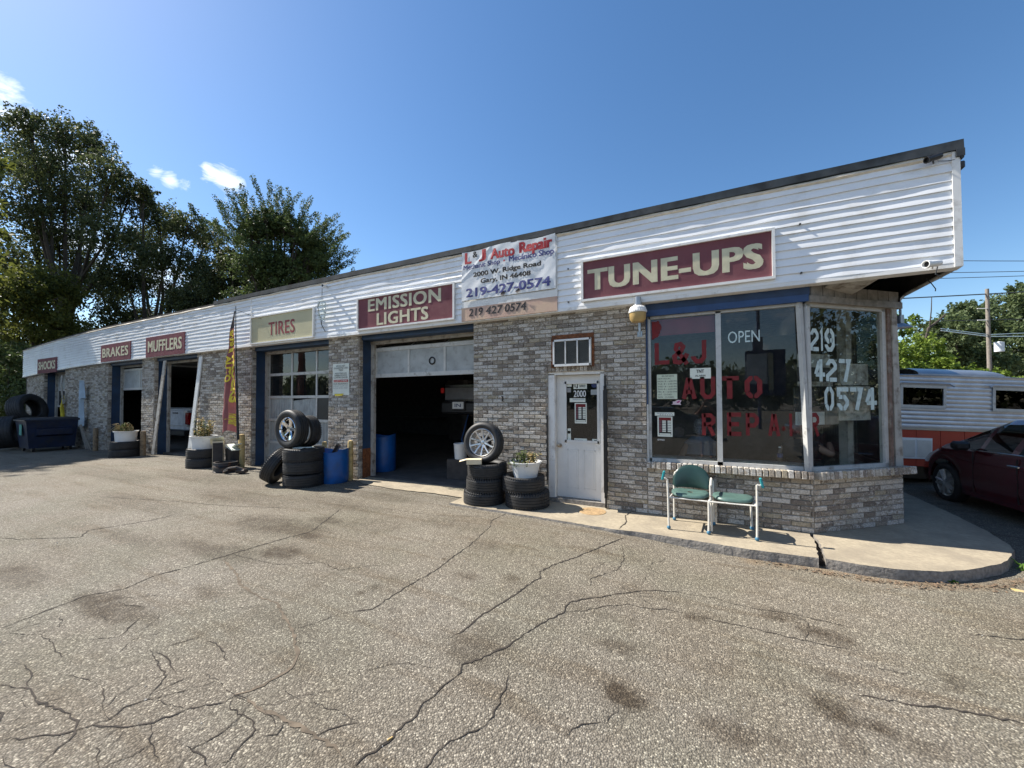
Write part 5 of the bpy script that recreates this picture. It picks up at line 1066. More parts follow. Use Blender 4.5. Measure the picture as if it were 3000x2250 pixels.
# left stack: three tyres, a wheel and another tyre upright on top
bx, by = -7.30, 5.13; b0 = G0(bx, by)
tyre('bottom tire of the stack under the chrome wheel', bx + .01, by, b0, .385, .245, .2, (R(1), 0, 0), blocks=60)
tyre('middle tire of the stack under the chrome wheel', bx + .0, by + .01, b0 + .25, .385, .25, .2, (R(-1.5), R(1), 1), blocks=56)
tyre('top tire of the stack under the chrome wheel, papers on its rim', bx + .01, by - .01, b0 + .505, .38, .25, .2, (0, R(-1), 2), grooves=5)
tyre('tire leaning at a slant against the left stack', -7.93, 4.98, b0 + .25, .37, .23, .2, (0, R(-62), R(30)), grooves=4)
def alloy(label, x, y, z, Ro, w, Ri, rot, style, mat, group='wheels standing on tire stacks'):
    W = thing('wheel', label, 'wheel', (x, y, z), rot, group)
    tyre_mb(Ro, w, Ri, 4, blocks=0).build('tire', MT['rubber'], W, smooth=True)
    k = MB(); h = w / 2
    k.lathe([(Ri + .004, h * .80), (Ri - .004, h * .84), (Ri - .014, h * .74), (Ri - .02, h * .3), (Ri - .035, -.01), (Ri - .02, -h * .7), (Ri, -h * .8)], 56)
    rimo = k.build('rim', MT[mat], W, smooth=True)
    n = 10 if style == 'v' else 5
    for i in range(5):
        for s in ((-1, 1) if style == 'v' else (0,)):
            a0 = 2 * PI * i / 5; k = MB()
            if style == 'v':
                a1 = a0 + s * .34; a2 = a0 + s * .16
                P0 = Vector((.045 * math.cos(a2), .045 * math.sin(a2), h * .28)); P2 = Vector(((Ri - .012) * math.cos(a1), (Ri - .012) * math.sin(a1), h * .66)); Pm = (P0 + P2) * .5 + Vector((0, 0, .008)); r0, r1, r2 = .023, .016, .018
                k.tube([P0, Pm, P2], [r0, r1, r2], 6)
            else:
                ca, sa = math.cos(a0), math.sin(a0); d = Vector((ca, sa, 0)); t = Vector((-sa, ca, 0))
                P = [(.02, .045, h * .50), (.11, .032, h * .52), (Ri - .015, .052, h * .70)]
                vs = []
                for (r_, hw, z_) in P: c = d * r_; vs += [c - t * hw + Vector((0, 0, z_ - .02)), c - t * hw * .7 + Vector((0, 0, z_)), c + t * hw * .7 + Vector((0, 0, z_)), c + t * hw + Vector((0, 0, z_ - .02))]
                k.add(vs, [(4 * i_ + j, 4 * i_ + 4 + j, 4 * i_ + 5 + j, 4 * i_ + 1 + j) for i_ in range(2) for j in range(3)])
            k.build('spoke', MT[mat], rimo, smooth=True)
    k = MB(); k.lathe([(.068, 0), (.068, h * .3), (.055, h * .42), (.028, h * .44), (.026, h * .5), (0, h * .52)], 24); k.build('hub', MT[mat], rimo, smooth=True)
    k = MB()
    for i in range(5): a = 2 * PI * (i + .5) / 5; k.lathe([(.009, 0), (.009, h * .44), (0, h * .445)], 8, Matrix.Translation((.044 * math.cos(a), .044 * math.sin(a), 0)))
    k.build('lug_hole', MT['black'], rimo)
    k = MB(); k.lathe([(.0, -.02), (.11, -.02), (.12, -.05)], 24); k.build('hub_back', MT['steel'], rimo)
    return W
zt = b0 + .505 + .25
# axle points towards the camera, slightly down the lot
alloy('chrome five-spoke wheel with tire standing on top of the left tire stack', -7.46, 4.97, zt + .378, .385, .25, .235, (R(90), 0, R(2)), 'f', 'chrome')
o = tyre('bare tire standing right behind the chrome wheel', -7.40, 5.25, zt + .21, .32, .22, .2, (R(90), 0, R(4)))
k = MB()
for (x, y, s, a) in ((bx + .12, by - .18, .2, .3), (bx + .24, by - .05, .16, 1.2), (bx - .22, by - .2, .12, .5)):
    m = Matrix.Translation((x, y, zt + .014)) @ Matrix.Rotation(a, 4, 'Z') @ Matrix.Rotation(R(4), 4, 'X'); k.box(-s / 2, s / 2, -s * .35, s * .35, 0, .006, m)
tag(k.build('paper_scraps', MT['paper']), 'white paper scraps lying on top of the left tire stack', 'papers')
# middle stack by the open bay
mx, my = -3.27, 5.55; m0 = G0(mx, my)
tyre('bottom tire of the stack under the silver ten-spoke wheel', mx - .02, my - .02, m0, .345, .225, .2, (0, R(1), 0))
tyre('middle tire of the stack under the silver ten-spoke wheel', mx + .01, my, m0 + .227, .335, .22, .2, (R(1), 0, .6))
tyre('top tire of the stack under the silver ten-spoke wheel', mx + .02, my + .01, m0 + .449, .328, .225, .2, (0, R(-1.5), 1.4), grooves=5)
mt = m0 + .449 + .225
alloy('silver ten-spoke alloy wheel standing on the stack beside the open bay', mx - .03, my - .02, mt + .325, .335, .215, .225, (R(84), 0, R(6)), 'v', 'rim')
BX = thing('cardboard_box', 'small open cardboard box in front of the silver alloy wheel', 'box', (mx - .07, my - .25, mt + .003), (0, 0, R(28)))
k = MB(); k.box(-.12, .12, -.075, .075, 0, .075); k.build('carton', MT['card'], BX)
k = MB(); k.box(-.12, .12, -.078, -.0755, .0, .075, None); k.add([(-.12, -.075, .0765), (-.12, .075, .0765), (-.24, .06, .05), (-.235, -.07, .045)], [(0, 1, 2, 3)]); k.add([(-.115, -.07, .0775), (.115, -.07, .0775), (.115, .07, .0775), (-.115, .07, .0775)], [(0, 1, 2, 3)]); k.build('flap', MT['card_l'], BX)
# planter stack
px_, py_ = -2.56, 5.64; p0 = .006
tyre('lower tire of the pair under the white pot by the office door', px_, py_, p0, .355, .235, .21, (0, 0, 0), group='tires holding up plant pots')
tyre('upper tire of the pair under the white pot by the office door', px_ - .06, py_ - .01, p0 + .237, .34, .235, .21, (R(1.5), 0, 1), group='tires holding up plant pots')
def leaves(k, rnd, c, n, spread, size, droop=.3):
    for i in range(n):
        p = Vector(c) + Vector((rnd.gauss(0, spread), rnd.gauss(0, spread * .8), rnd.gauss(0, spread * .8)))
        a = rnd.uniform(0, 6.28); t = rnd.uniform(-.9, .6); d = Vector((math.cos(a) * math.cos(t), math.sin(a) * math.cos(t), math.sin(t) - droop * .3)).normalized(); s = size * rnd.uniform(.6, 1.3)
        w = d.cross(Vector((rnd.uniform(-1, 1), rnd.uniform(-1, 1), 1))).normalized() * s * .28
        k.add([p, p + d * s * .5 + w, p + d * s, p + d * s * .5 - w], [(0, 1, 2, 3)])
def pot(label, x, y, z, r0, r1, h, plants, sq=None, cat='planter'):
    P = thing('planter', label, cat, (x, y, z), group='white pots on tires')
    k = MB(); m = Matrix.Diagonal((sq or 1, 1, 1, 1))
    k.lathe([(0, .002), (r0, .002), (r1 * .97, h * .9), (r1 * 1.06, h * .92), (r1 * 1.08, h), (r1 * .97, h), (r1 * .9, h * .85), (0, h * .84)], 40, m); k.build('pot', MT['white'], P, smooth=True)
    k = MB(); k.disc(r1 * .9, h * .87, 30, m); k.build('soil', MT['soil'], P)
    for (nm, mt_, fn) in plants:
        k = MB(); fn(k, h, r1); k.build(nm, MT[mt_], P)
    return P
rnd = random.Random(31)
def plA(k, h, r1):
    for i in range(9):
        a = rnd.uniform(0, 6.28); r_ = rnd.uniform(0, r1 * .6); b = Vector((r_ * math.cos(a) - .02, r_ * math.sin(a), h * .87)); t = b + Vector((rnd.uniform(-.12, .1), rnd.uniform(-.06, .06), rnd.uniform(.1, .27))); k.tube([b, (b + t) / 2 + Vector((.01, 0, .02)), t], [.004, .003, .002], 5)
        for q in range(5): leaves(k, rnd, b.lerp(t, .35 + q * .16), 7, .022, .045)
    for i in range(26): a = rnd.uniform(2.2, 5.2); leaves(k, rnd, (r1 * math.cos(a), r1 * math.sin(a), h - rnd.uniform(-.02, .05)), 4, .02, .04)
def plAd(k, h, r1):
    for i in range(26): leaves(k, rnd, (.10 + rnd.uniform(-.05, .07), rnd.uniform(-.08, .06), h + rnd.uniform(0, .12)), 6, .03, .05, 1)
pot('white plastic pot with straggly plant on two tires by the office door', px_ - .03, py_, p0 + .36, .165, .24, .33, [('green_plant', 'leafg', plA), ('dry_plant', 'dryleaf', plAd)])
# two far tubs on tyre pairs
def plB(k, h, r1):
    for i in range(110):
        a = rnd.uniform(0, 6.28); b = Vector((rnd.uniform(-r1, r1) * .9, rnd.uniform(-.1, .1), h * .9)); d = Vector((math.cos(a) - .9, math.sin(a) * .6, .9)).normalized(); L = rnd.uniform(.25, .5)
        k.tube([b, b + d * L * .5 + Vector((0, 0, .06)), b + d * L + Vector((-.14, 0, -.20))], [.014, .010, .003], 3, False)
def plC(k, h, r1):
    for i in range(16):
        b = Vector((rnd.uniform(-r1, r1) * .85, rnd.uniform(-.12, .12), h * .9)); t = b + Vector((rnd.uniform(-.1, .1), rnd.uniform(-.05, .05), rnd.uniform(.15, .5))); k.tube([b, t], [.008, .003], 4, False)
        for q in range(4): leaves(k, rnd, b.lerp(t, .3 + q * .22), 5, .03, .06)
def plD(k, h, r1):
    for i in range(9):
        b = Vector((rnd.uniform(-r1, r1) * .85, rnd.uniform(-.12, .12), h * .9)); t = b + Vector((rnd.uniform(-.1, .1), rnd.uniform(-.05, .05), rnd.uniform(.12, .3))); k.tube([b, t], [.006, .003], 4, False)
        for q in range(3): leaves(k, rnd, b.lerp(t, .4 + q * .28), 4, .03, .06)
q1 = (-11.72, 5.42); z1_ = G0(*q1)
tyre('lower tire under the weedy tub right of the mufflers bay', q1[0], q1[1], z1_, .375, .24, .22, group='tires holding up plant pots')
tyre('upper tire under the weedy tub right of the mufflers bay', q1[0] - .03, q1[1] + .02, z1_ + .242, .37, .24, .22, (R(1), 0, 1), group='tires holding up plant pots')
pot('white tub of tall weeds on two tires right of the mufflers bay', q1[0] - .02, q1[1], z1_ + .43, .24, .275, .37, [('weeds', 'leafg', plC), ('dry_stems', 'dryleaf', plC)])
q2 = (-16.35, 5.42); z2_ = G0(*q2)
tyre('lower tire under the tub of yellow grass between the bays', q2[0], q2[1], z2_, .375, .24, .22, group='tires holding up plant pots')
tyre('upper tire under the tub of yellow grass between the bays', q2[0], q2[1] + .02, z2_ + .242, .37, .24, .22, group='tires holding up plant pots')
pot('white tub of drooping yellow grass on two tires between the brakes and mufflers bays', q2[0] + .05, q2[1], z2_ + .43, .24, .275, .37, [('yellow_grass', 'dryleaf', plB), ('green_shoots', 'leafg', plD)])
# blue barrels
def barrel(label, x, y, z, h=.62, r=.27):
    B = thing('barrel', label, 'barrel', (x, y, z))
    k = MB(); k.lathe([(0, .01), (r * .93, .01), (r * .95, .0), (r, .04), (r * 1.015, h * .33), (r * 1.0, h * .36), (r * 1.02, h * .7), (r * 1.0, h * .73), (r * 1.01, h - .01), (r * .985, h - .012 if True else h), (r * .96, h * .5), (0, h * .4)], 40)
    k.v = [(vx, vy, vz + (.035 * math.sin(math.atan2(vy, vx) * 2 + .6) if vz > h * .9 else 0)) for vx, vy, vz in k.v]
    k.build('drum', MT['blue_plastic'], B, smooth=True); return B
bz = G0(-7.0, 5.66)
barrel('cut-off blue plastic barrel beside the left tire stack', -6.98, 5.60, bz, .68, .27)
k = MB(); m = Matrix.Translation((-6.90, 5.55, bz + .66)) @ Matrix.Rotation(R(38), 4, 'Y') @ Matrix.Rotation(R(10), 4, 'Z'); k.box(-.035, .035, -.03, .03, -.25, .16, m); tag(k.build('metal_scrap', MT['steel']), 'dark metal scrap sticking out of the cut blue barrel', 'scrap metal')
barrel('blue plastic barrel in shadow just inside the emission bay', -6.95, 6.95, 0, .86, .28)
BK = thing('bucket', 'white plastic bucket inside the emission bay behind the silver wheel', 'bucket', (-4.72, 6.95, .42))
k = MB(); k.lathe([(0, 0), (.13, 0), (.15, .3), (.155, .31), (.155, .33), (.14, .33), (.12, .04), (0, .04)], 28); k.build('pail', MT['white'], BK, smooth=True)
k = MB(); k.box(-4.98, -4.46, 6.8, 7.12, .0, .41); tag(k.build('crate', MT['dark2']), 'dark crate holding up the white bucket', 'crate')
# wooden bollards
def bollard(label, x, y, h=.85, r=.06, lean=0, m='yellow_wood'):
    k = MB(); k.lathe([(r, 0), (r * 1.02, h * .6), (r * .98, h - .03), (r * .8, h), (0, h + .012)], 18); o = k.build('bollard', MT[m], smooth=True); o.location = (x, y, G0(x, y) - .02); o.rotation_euler.x = lean
    tag(o, label, 'bollard', 'yellow posts guarding the bay edges')
bollard('yellow post standing right of the cut blue barrel', -6.82, 5.86, .86, .055)
bollard('yellow post behind the cut blue barrel, only its top showing', -7.62, 5.84, .80, .055)
bollard('yellow post at the foot of the feather flag', -10.62, 5.74, .87, .07)
bollard('yellow post in front of the pier between the brakes and mufflers bays', -15.98, 5.72, .80, .07, 0, 'old_post')
bollard('dark worn post left of the yellow grass tub', -19.75, 5.75, .85, .07, 0, 'old_post')
# flag
FL = thing('feather_flag', 'faded red and yellow feather flag on a black pole before the brick wall', 'flag', (-10.30, 5.50, .5))
k = MB(); k.tube([(-10.33, 5.50, .72), (-10.37, 5.50, 1.3), (-10.42, 5.50, 2.2), (-10.48, 5.5, 3.2), (-10.50, 5.5, 4.0), (-10.50, 5.5, 4.06)], [.03, .028, .02, .013, .008, .008], 8); k.build('pole', MT['black'], FL, True)
def flagpt(u, v):
    xr = -10.34 - .16 * min(1, v * 1.15); w = .60 * (1 - v) ** .72 + .04; z = .93 + v * 3.0 - (.10 * (1 - u) ** 2 * (1 - v)) + (.05 * math.sin(u * 5) * (1 - v) ** 6)
    x = xr - w * (1 - u); y = 5.49 - .05 * math.sin(u * 6 + v * 3) * (1 - v * .6) - .03 * mnoise.noise(Vector((u * 4, v * 9, 0)))
    return Vector((x, y, z))
k = MB(); k.grid(lambda u, v: tuple(flagpt(.36 + .64 * u, v * .86)), 14, 60); k.build('flag_cloth', MT['flag_r'], FL, True, smooth=True)
k = MB(); k.grid(lambda u, v: tuple(flagpt(.36 * u, v * .86)), 8, 60); k.build('flag_cloth_fold', MT['flag_d'], FL, True, smooth=True)
k = MB(); k.grid(lambda u, v: tuple(flagpt(u, .86 + v * .14)), 8, 10); k.build('dark_flag_tip', MT['grime'], FL, True, smooth=True)
def flaglet(s, v0, v1, u0, u1, bold=.05):
    vv, ff = text_mb(s, bold); xs_ = [p[0] for p in vv]; ys_ = [p[1] for p in vv]; a0, a1, b0_, b1 = min(xs_), max(xs_), min(ys_), max(ys_)
    mbk = MB(); mbo = MB(); out = []; 
    for p in vv:
        t = (p[0] - a0) / (a1 - a0); q = (p[1] - b0_) / (b1 - b0_); f = flagpt(u0 + (u1 - u0) * q, v1 + (v0 - v1) * t); out.append((f.x, f.y - .012, f.z))
    mbk.add(out, ff); mbk.build('lettering', MT['flag_y'], FL, True)
flaglet('TRUCKS', .24, .66, .40, .97); flaglet('CARS &', .66, .85, .1, .97); flaglet('AUTO', .42, .64, .02, .36, .04); flaglet('Repair', .05, .15, .25, .97, .03)
k = MB(); k.tube([(-10.50, 5.5, 3.98), (-10.3, 5.7, 3.86), (-10.0, 5.86, 3.75)], .004, 5); tag(k.build('tie_string', MT['wire']), 'thin string tying the flag tip to the siding', 'string')
# cardboard, paper and scrap by the flag
CB = thing('cardboard_box', 'torn upright cardboard box with a white flap beside the weedy tub', 'box', (-11.02, 5.40, G0(-11.0, 5.4)), (0, 0, R(-30)))
k = MB(); k.box(-.16, .16, -.10, .12, 0, .70); k.build('carton', MT['card_l'], CB)
k = MB(); m = Matrix.Translation((.0, -.02, .72)) @ Matrix.Rotation(R(-28), 4, 'Y') @ Matrix.Rotation(R(10), 4, 'X'); k.box(-.22, .16, -.14, .14, 0, .012, m); k.build('flap', MT['paper'], CB)
k = MB(); k.box(.165, .175, -.09, .11, .05, .66); k.build('dark_side', MT['dark2'], CB)
TC = thing('trash_can', 'black bin with crumpled white paper next to the flag post', 'bin', (-10.78, 5.66, G0(-10.8, 5.6)))
k = MB(); k.lathe([(0, 0), (.17, 0), (.2, .5), (.19, .5), (.16, .1), (0, .1)], 20); k.build('bin_body', MT['black'], TC)
k = MB(); m = Matrix.Translation((.02, -.05, .52)) @ Matrix.Rotation(R(18), 4, 'Y'); k.box(-.2, .2, -.12, .12, 0, .02, m); m = Matrix.Translation((.1, 0, .55)) @ Matrix.Rotation(R(-25), 4, 'Y'); k.box(-.12, .14, -.1, .1, 0, .02, m); k.build('crumpled_paper', MT['paper'], TC)
for (lb, x, y, z, r_, h_) in (('rusty brake drum lying at the bottom of the scrap pile by the flag', -10.42, 5.30, 0, .27, .13), ('smaller brake drum on top of the scrap pile by the flag', -10.44, 5.29, .13, .24, .1)):
    k = MB(); k.lathe([(r_ * .5, 0), (r_, 0), (r_ * 1.06, .015), (r_, .03), (r_ * .96, h_ - .02), (r_ * 1.05, h_ - .01), (r_ * 1.03, h_), (r_ * .9, h_), (r_ * .85, .03), (r_ * .5, .03)], 32); o = k.build('brake_drum', MT['steel'], smooth=True); o.location = (x, y, G0(x, y) + z); tag(o, lb, 'brake drum', 'brake drums piled by the flag')
k = MB(); z = G0(-10.2, 5.2)
k.tube([(-10.12, 5.1, z + .05), (-10.0, 5.12, z + .12), (-9.82, 5.2, z + .15), (-9.65, 5.3, z + .08)], .035, 7); k.tube([(-10.08, 5.06, z + .04), (-9.92, 5.08, z + .1)], .02, 6); k.obox((-9.75, 5.28, z + .06), (.22, .16, .09), Matrix.Rotation(.5, 3, 'Z'), .02)
tag(k.build('car_part', MT['steel']), 'black greasy suspension part lying right of the brake drums', 'car part')
# manhole-like rusty cover in the sidewalk
k = MB(); k.lathe([(.20, .0046), (.195, .010), (.0, .011)], 36); o = k.build('drain_cover', MT['hatch']); o.location = (-1.53, 5.73, 0); tag(o, 'round rusty cover set in the sidewalk before the office door', 'cover')

# ================================================================== double chair
BC = thing('double_chair', 'two-seat teal vinyl waiting chair missing one backrest, on the sidewalk', 'chair', (.04, 5.55, .005))
def leg(pts, nm='leg', r=.0125):
    k = MB(); k.tube(pts, r, 8); return k.build(nm, MT['tubew'], BC, True, smooth=True)
yf, yr = 5.375, 5.80
Z0 = .005
leg([(-.452, yf, .63), (-.446, yf, .4), (-.442, yf, Z0 + .03)]); leg([(-.40, yr, .60), (-.405, yr, .3), (-.404, yr, Z0 + .03)])
leg([(.02, yf, .40), (.02, yf, .2), (.015, yf, Z0 + .03)]); leg([(.04, yf + .06, .60), (.045, yf + .05, .35), (.05, yf + .05, Z0 + .03)])
leg([(.075, yr, .58), (.075, yr, .3), (.079, yr, Z0 + .03)]); leg([(.53, yf, .66), (.528, yf, .3), (.523, yf, Z0 + .03)]); leg([(.50, yr, .42), (.505, yr, .2), (.51, yr, Z0 + .03)])
for (x, y) in ((-.442, yf), (-.404, yr), (.015, yf), (.05, yf + .05), (.079, yr), (.523, yf), (.51, yr)):
    if abs(x - .05) < .001: continue
    k = MB(); k.lathe([(0, 0), (.012, .001), (.021, .01), (.024, .024), (.02, .038), (.014, .045)], 14, Matrix.Translation((x, y, Z0))); k.build('rubber_foot', MT['bluefoot'], BC, True, smooth=True)
leg([(-.45, yf + .01, .41), (.02, yf + .01, .405), (.52, yf + .01, .41)], 'rail', .010); leg([(-.40, yr, .40), (.50, yr, .40)], 'rail', .010); leg([(-.43, yf, .405), (-.40, yr, .40)], 'rail', .01); leg([(.52, yf, .41), (.51, yr, .41)], 'rail', .01)
leg([(-.40, yr, .60), (-.39, yr + .01, .66), (-.37, yr, .68)], 'back_tube'); leg([(.075, yr, .58), (.055, yr - .02, .62), (.05, yr - .1, .60), (.045, yf + .08, .585)], 'back_tube', .014)
leg([(.02, yf, .4), (.035, yf + .05, .42)], 'rail')
for (x, s) in ((-.452, -1), (.53, 1)):
    leg([(x, yf, .63 if s < 0 else .66), (x + s * .03, yf - .0, .655), (x + s * .045, yf + .02, .66)], 'arm_tube', .011)
    k = MB(); m = Matrix.Translation((x + s * .05, yf + .02, .685)) @ Matrix.Rotation(R(12 * -s), 4, 'Y')
    k.obox((0, 0, 0), (.03, .05, .12), None, .008); k.v = [tuple(m @ Vector(v)) for v in k.v]; k.build('arm_pad', MT['aqua'], BC, True)
def seat(cx, cy, w, d, z, mat, hole=False):
    k = MB(); n = 40
    def edge(t, f=1.0):
        a = 2 * PI * t; x = math.copysign(abs(math.cos(a)) ** .62, math.cos(a)) * w / 2; y = math.copysign(abs(math.sin(a)) ** .72, math.sin(a)) * d / 2
        if y < 0: x *= 1 - .10 * (-y / (d / 2))
        return x * f, y * f
    prof = [(1.0, 0), (1.03, .012), (1.0, .03), (.93, .042), (.6, .046), (.3, .043), (.14, .041)]
    vs = []
    for f, zz in prof:
        for j in range(n): x, y = edge(j / n, f); vs.append((cx + x, cy + y, z + zz + .012 * (x / w * 2) ** 2 + .004 * mnoise.noise(Vector((x * 14, y * 14, 1)))))
    k.add(vs, [(i * n + j, i * n + (j + 1) % n, (i + 1) * n + (j + 1) % n, (i + 1) * n + j) for i in range(len(prof) - 1) for j in range(n)])
    if not hole: k.add([vs[(len(prof) - 1) * n + j] for j in range(n)], [tuple(range(n))])
    o = k.build('seat', MT[mat], BC, True, smooth=True)
    k = MB(); k.add([(cx + edge(j / n, .97)[0], cy + edge(j / n, .97)[1], z - .02) for j in range(n)] + [(cx + edge(j / n, .98)[0], cy + edge(j / n, .98)[1], z + .004) for j in range(n)], [(j, (j + 1) % n, n + (j + 1) % n, n + j) for j in range(n)] + [tuple(range(n))[::-1]]); k.build('seat_base', MT['black'], o)
    bpy.data.objects[o.name].children[0].location = (0, 0, 0)
    for ch in o.children: ch.matrix_parent_inverse = Matrix.Identity(4); ch.data.transform(Matrix.Translation((-BC.location.x, -BC.location.y, -BC.location.z)))
    return o
s1_ = seat(-.195, 5.58, .44, .40, .42, 'teal_l', True); s2_ = seat(.29, 5.575, .44, .38, .42, 'teal_l')
k = MB(); pl = [(-.195 + r_ * math.cos(a), 5.575 + r_ * .7 * math.sin(a), .458) for a, r_ in [(i * PI / 9, .055 + .03 * ((i * 7) % 5) / 5) for i in range(18)]]; k.add(pl, [tuple(range(18))]); k.build('torn_foam', MT['foam'], BC, True)
k = MB(); k.add([(-.195 + r_ * math.cos(a), 5.575 + r_ * .7 * math.sin(a), .4612) for a, r_ in [(i * PI / 9, .02 + .02 * ((i * 5) % 4) / 4) for i in range(18)]], [tuple(range(18))]); k.build('torn_hole', MT['black'], BC, True)
# backrest: rounded shell
k = MB(); n = 30
def bk(u, v):
    a = PI * (u); x = math.cos(a); top = math.sin(a) ** .75
    X = -.185 - x * .235 * (1 - .18 * (1 - v) ** 2); Z = .475 + v * (.300 * (.12 + .88 * top)) ; Y = 5.80 - .055 * x * x + .05 * v
    return (X, Y, Z)
k.grid(lambda u, v: (bk(u, v)[0], bk(u, v)[1] - .028 * math.sin(PI * min(1, max(0, v))) ** .4 * (math.sin(PI * u) ** .4), bk(u, v)[2]), n, 12); k.grid(lambda u, v: (bk(1 - u, v)[0], bk(1 - u, v)[1] + .02, bk(1 - u, v)[2]), n, 12)
k.build('backrest', MT['teal'], BC, True, smooth=True)
k = MB(); k.box(.085, .12, 5.90, 5.99, .0, .62); tag(k.build('pipe', MT['jamb']), 'white drain pipe against brick wall behind the double chair', 'pipe')

# ================================================================== dumpster and left end
DP = thing('dumpster', 'dark blue commercial dumpster with black lid beside the far brick wall', 'dumpster', (-21.9, 5.2, G0(-22, 5.1)), (0, 0, 0))
k = MB()
def dbox(k, z0, z1, sx0, sx1, sy0, sy1, tx0=None, tx1=None, ty0=None, ty1=None):
    tx0 = sx0 if tx0 is None else tx0; tx1 = sx1 if tx1 is None else tx1; ty0 = sy0 if ty0 is None else ty0; ty1 = sy1 if ty1 is None else ty1
    k.add([(sx0, sy0, z0), (sx1, sy0, z0), (sx1, sy1, z0), (sx0, sy1, z0), (tx0, ty0, z1), (tx1, ty0, z1), (tx1, ty1, z1), (tx0, ty1, z1)], [(3, 2, 1, 0), (4, 5, 6, 7), (0, 1, 5, 4), (1, 2, 6, 5), (2, 3, 7, 6), (3, 0, 4, 7)])
dbox(k, .14, 1.12, -.62, .40, -.62, .50, -.68, .52, -.72, .55); k.build('bin_body', MT['dump'], DP)
k = MB(); k.add([(.44, -.5, .55), (.44, .4, .55), (.60, .38, .62), (.60, -.48, .62), (.49, -.5, .86), (.49, .4, .86), (.61, .38, .84), (.61, -.48, .84)], [(0, 1, 2, 3), (2, 1, 5, 6), (3, 2, 6, 7), (4, 7, 6, 5), (0, 3, 7, 4)]); k.build('side_pocket', MT['dump'], DP)
k = MB(); k.box(-.72, .56, -.76, .60, 1.12, 1.17); k.build('rim', MT['dump'], DP)
k = MB(); dbox(k, 1.17, 1.23, -.72, .58, -.78, .60, -.62, .50, -.6, .58); k.build('lid', MT['plastic'], DP)
for (x, y) in ((-.5, -.55), (-.5, .4), (.25, -.5), (.25, .4)):
    k = MB(); k.lathe([(.0, -.03), (.11, -.03), (.12, 0), (.11, .03), (0, .03)], 16, Matrix.Translation((x, y, .12)) @ Matrix.Rotation(R(90), 4, 'X')); k.build('caster', MT['black'], DP)
k = MB(); k.box(-.15, .10, -.735, -.725, .62, 1.0); k.build('green_sticker', pm('green_decal', (.1, .35, .28), .6), DP)
tyre('big truck tire standing at the left edge behind the dumpster', -23.5, 4.5, .30, .60, .50, .33, (R(84), 0, R(152)), 'large tires piled at the dumpster', 40, 5, 'truck_tire')
tyre('big truck tire lying tilted over the dumpster, topmost of the pile', -24.2, 5.1, 1.14, .60, .50, .34, (R(76), 0, R(128)), 'large tires piled at the dumpster', 44, 5, 'truck_tire')
tyre('big truck tire lying flat under the tilted one', -24.6, 5.3, -.08, .62, .36, .33, (0, 0, 0), 'large tires piled at the dumpster', 40, 5, 'truck_tire')
tyre('big truck tire in the middle of the pile behind dumpster', -24.55, 5.35, .3, .62, .36, .33, (R(3), 0, 0), 'large tires piled at the dumpster', 40, 5, 'truck_tire')
k = MB()
def um(u, v):
    w = .02 + .30 * (v / .42) if v < .42 else .14 + .05 * math.sin(v * 9)
    return (-21.35 + (u - .5) * w * 1.5, 5.86 - .09 * math.sin(u * PI) - .03 * math.sin(u * 19), 2.5 - 1.75 * v)
k.grid(um, 22, 26); o = k.build('rolled_umbrella', MT['cloth'], smooth=True); tag(o, 'pale blue folded umbrella hanging on the far brick wall', 'umbrella')
k = MB(); k.grid(lambda u, v: (-23.72 + u * .16 + .03 * math.sin(v * 8), 5.9 - .05 * math.sin(u * 6 + v * 4), 1.0 + .95 * v * (1 - .12 * u)), 8, 16); o = k.build('rag_banner', MT['flag_y'], smooth=True); tag(o, 'faded yellow cloth hanging at the edge of the far left bay', 'cloth')
k = MB(); k.tube([(-23.6, 5.86, 2.75), (-23.45, 5.8, 2.4), (-23.5, 5.85, 2.0), (-23.55, 5.9, 1.6)], .03, 6); tag(k.build('downspout', MT['jamb']), 'bent pale downspout pipe below the SHOCKS sign', 'pipe')
k = MB()
for i in range(3): m = Matrix.Translation((-20.7 + i * .22, 5.80, -.1)) @ Matrix.Rotation(R(8 + 5 * i), 4, 'X') @ Matrix.Rotation(R(-12 + 7 * i), 4, 'Y'); k.box(-.07, .07, -.02, .02, 0, .95, m)
tag(k.build('scrap_boards', MT['greywood']), 'old grey boards leaning on the wall right of the dumpster', 'boards')
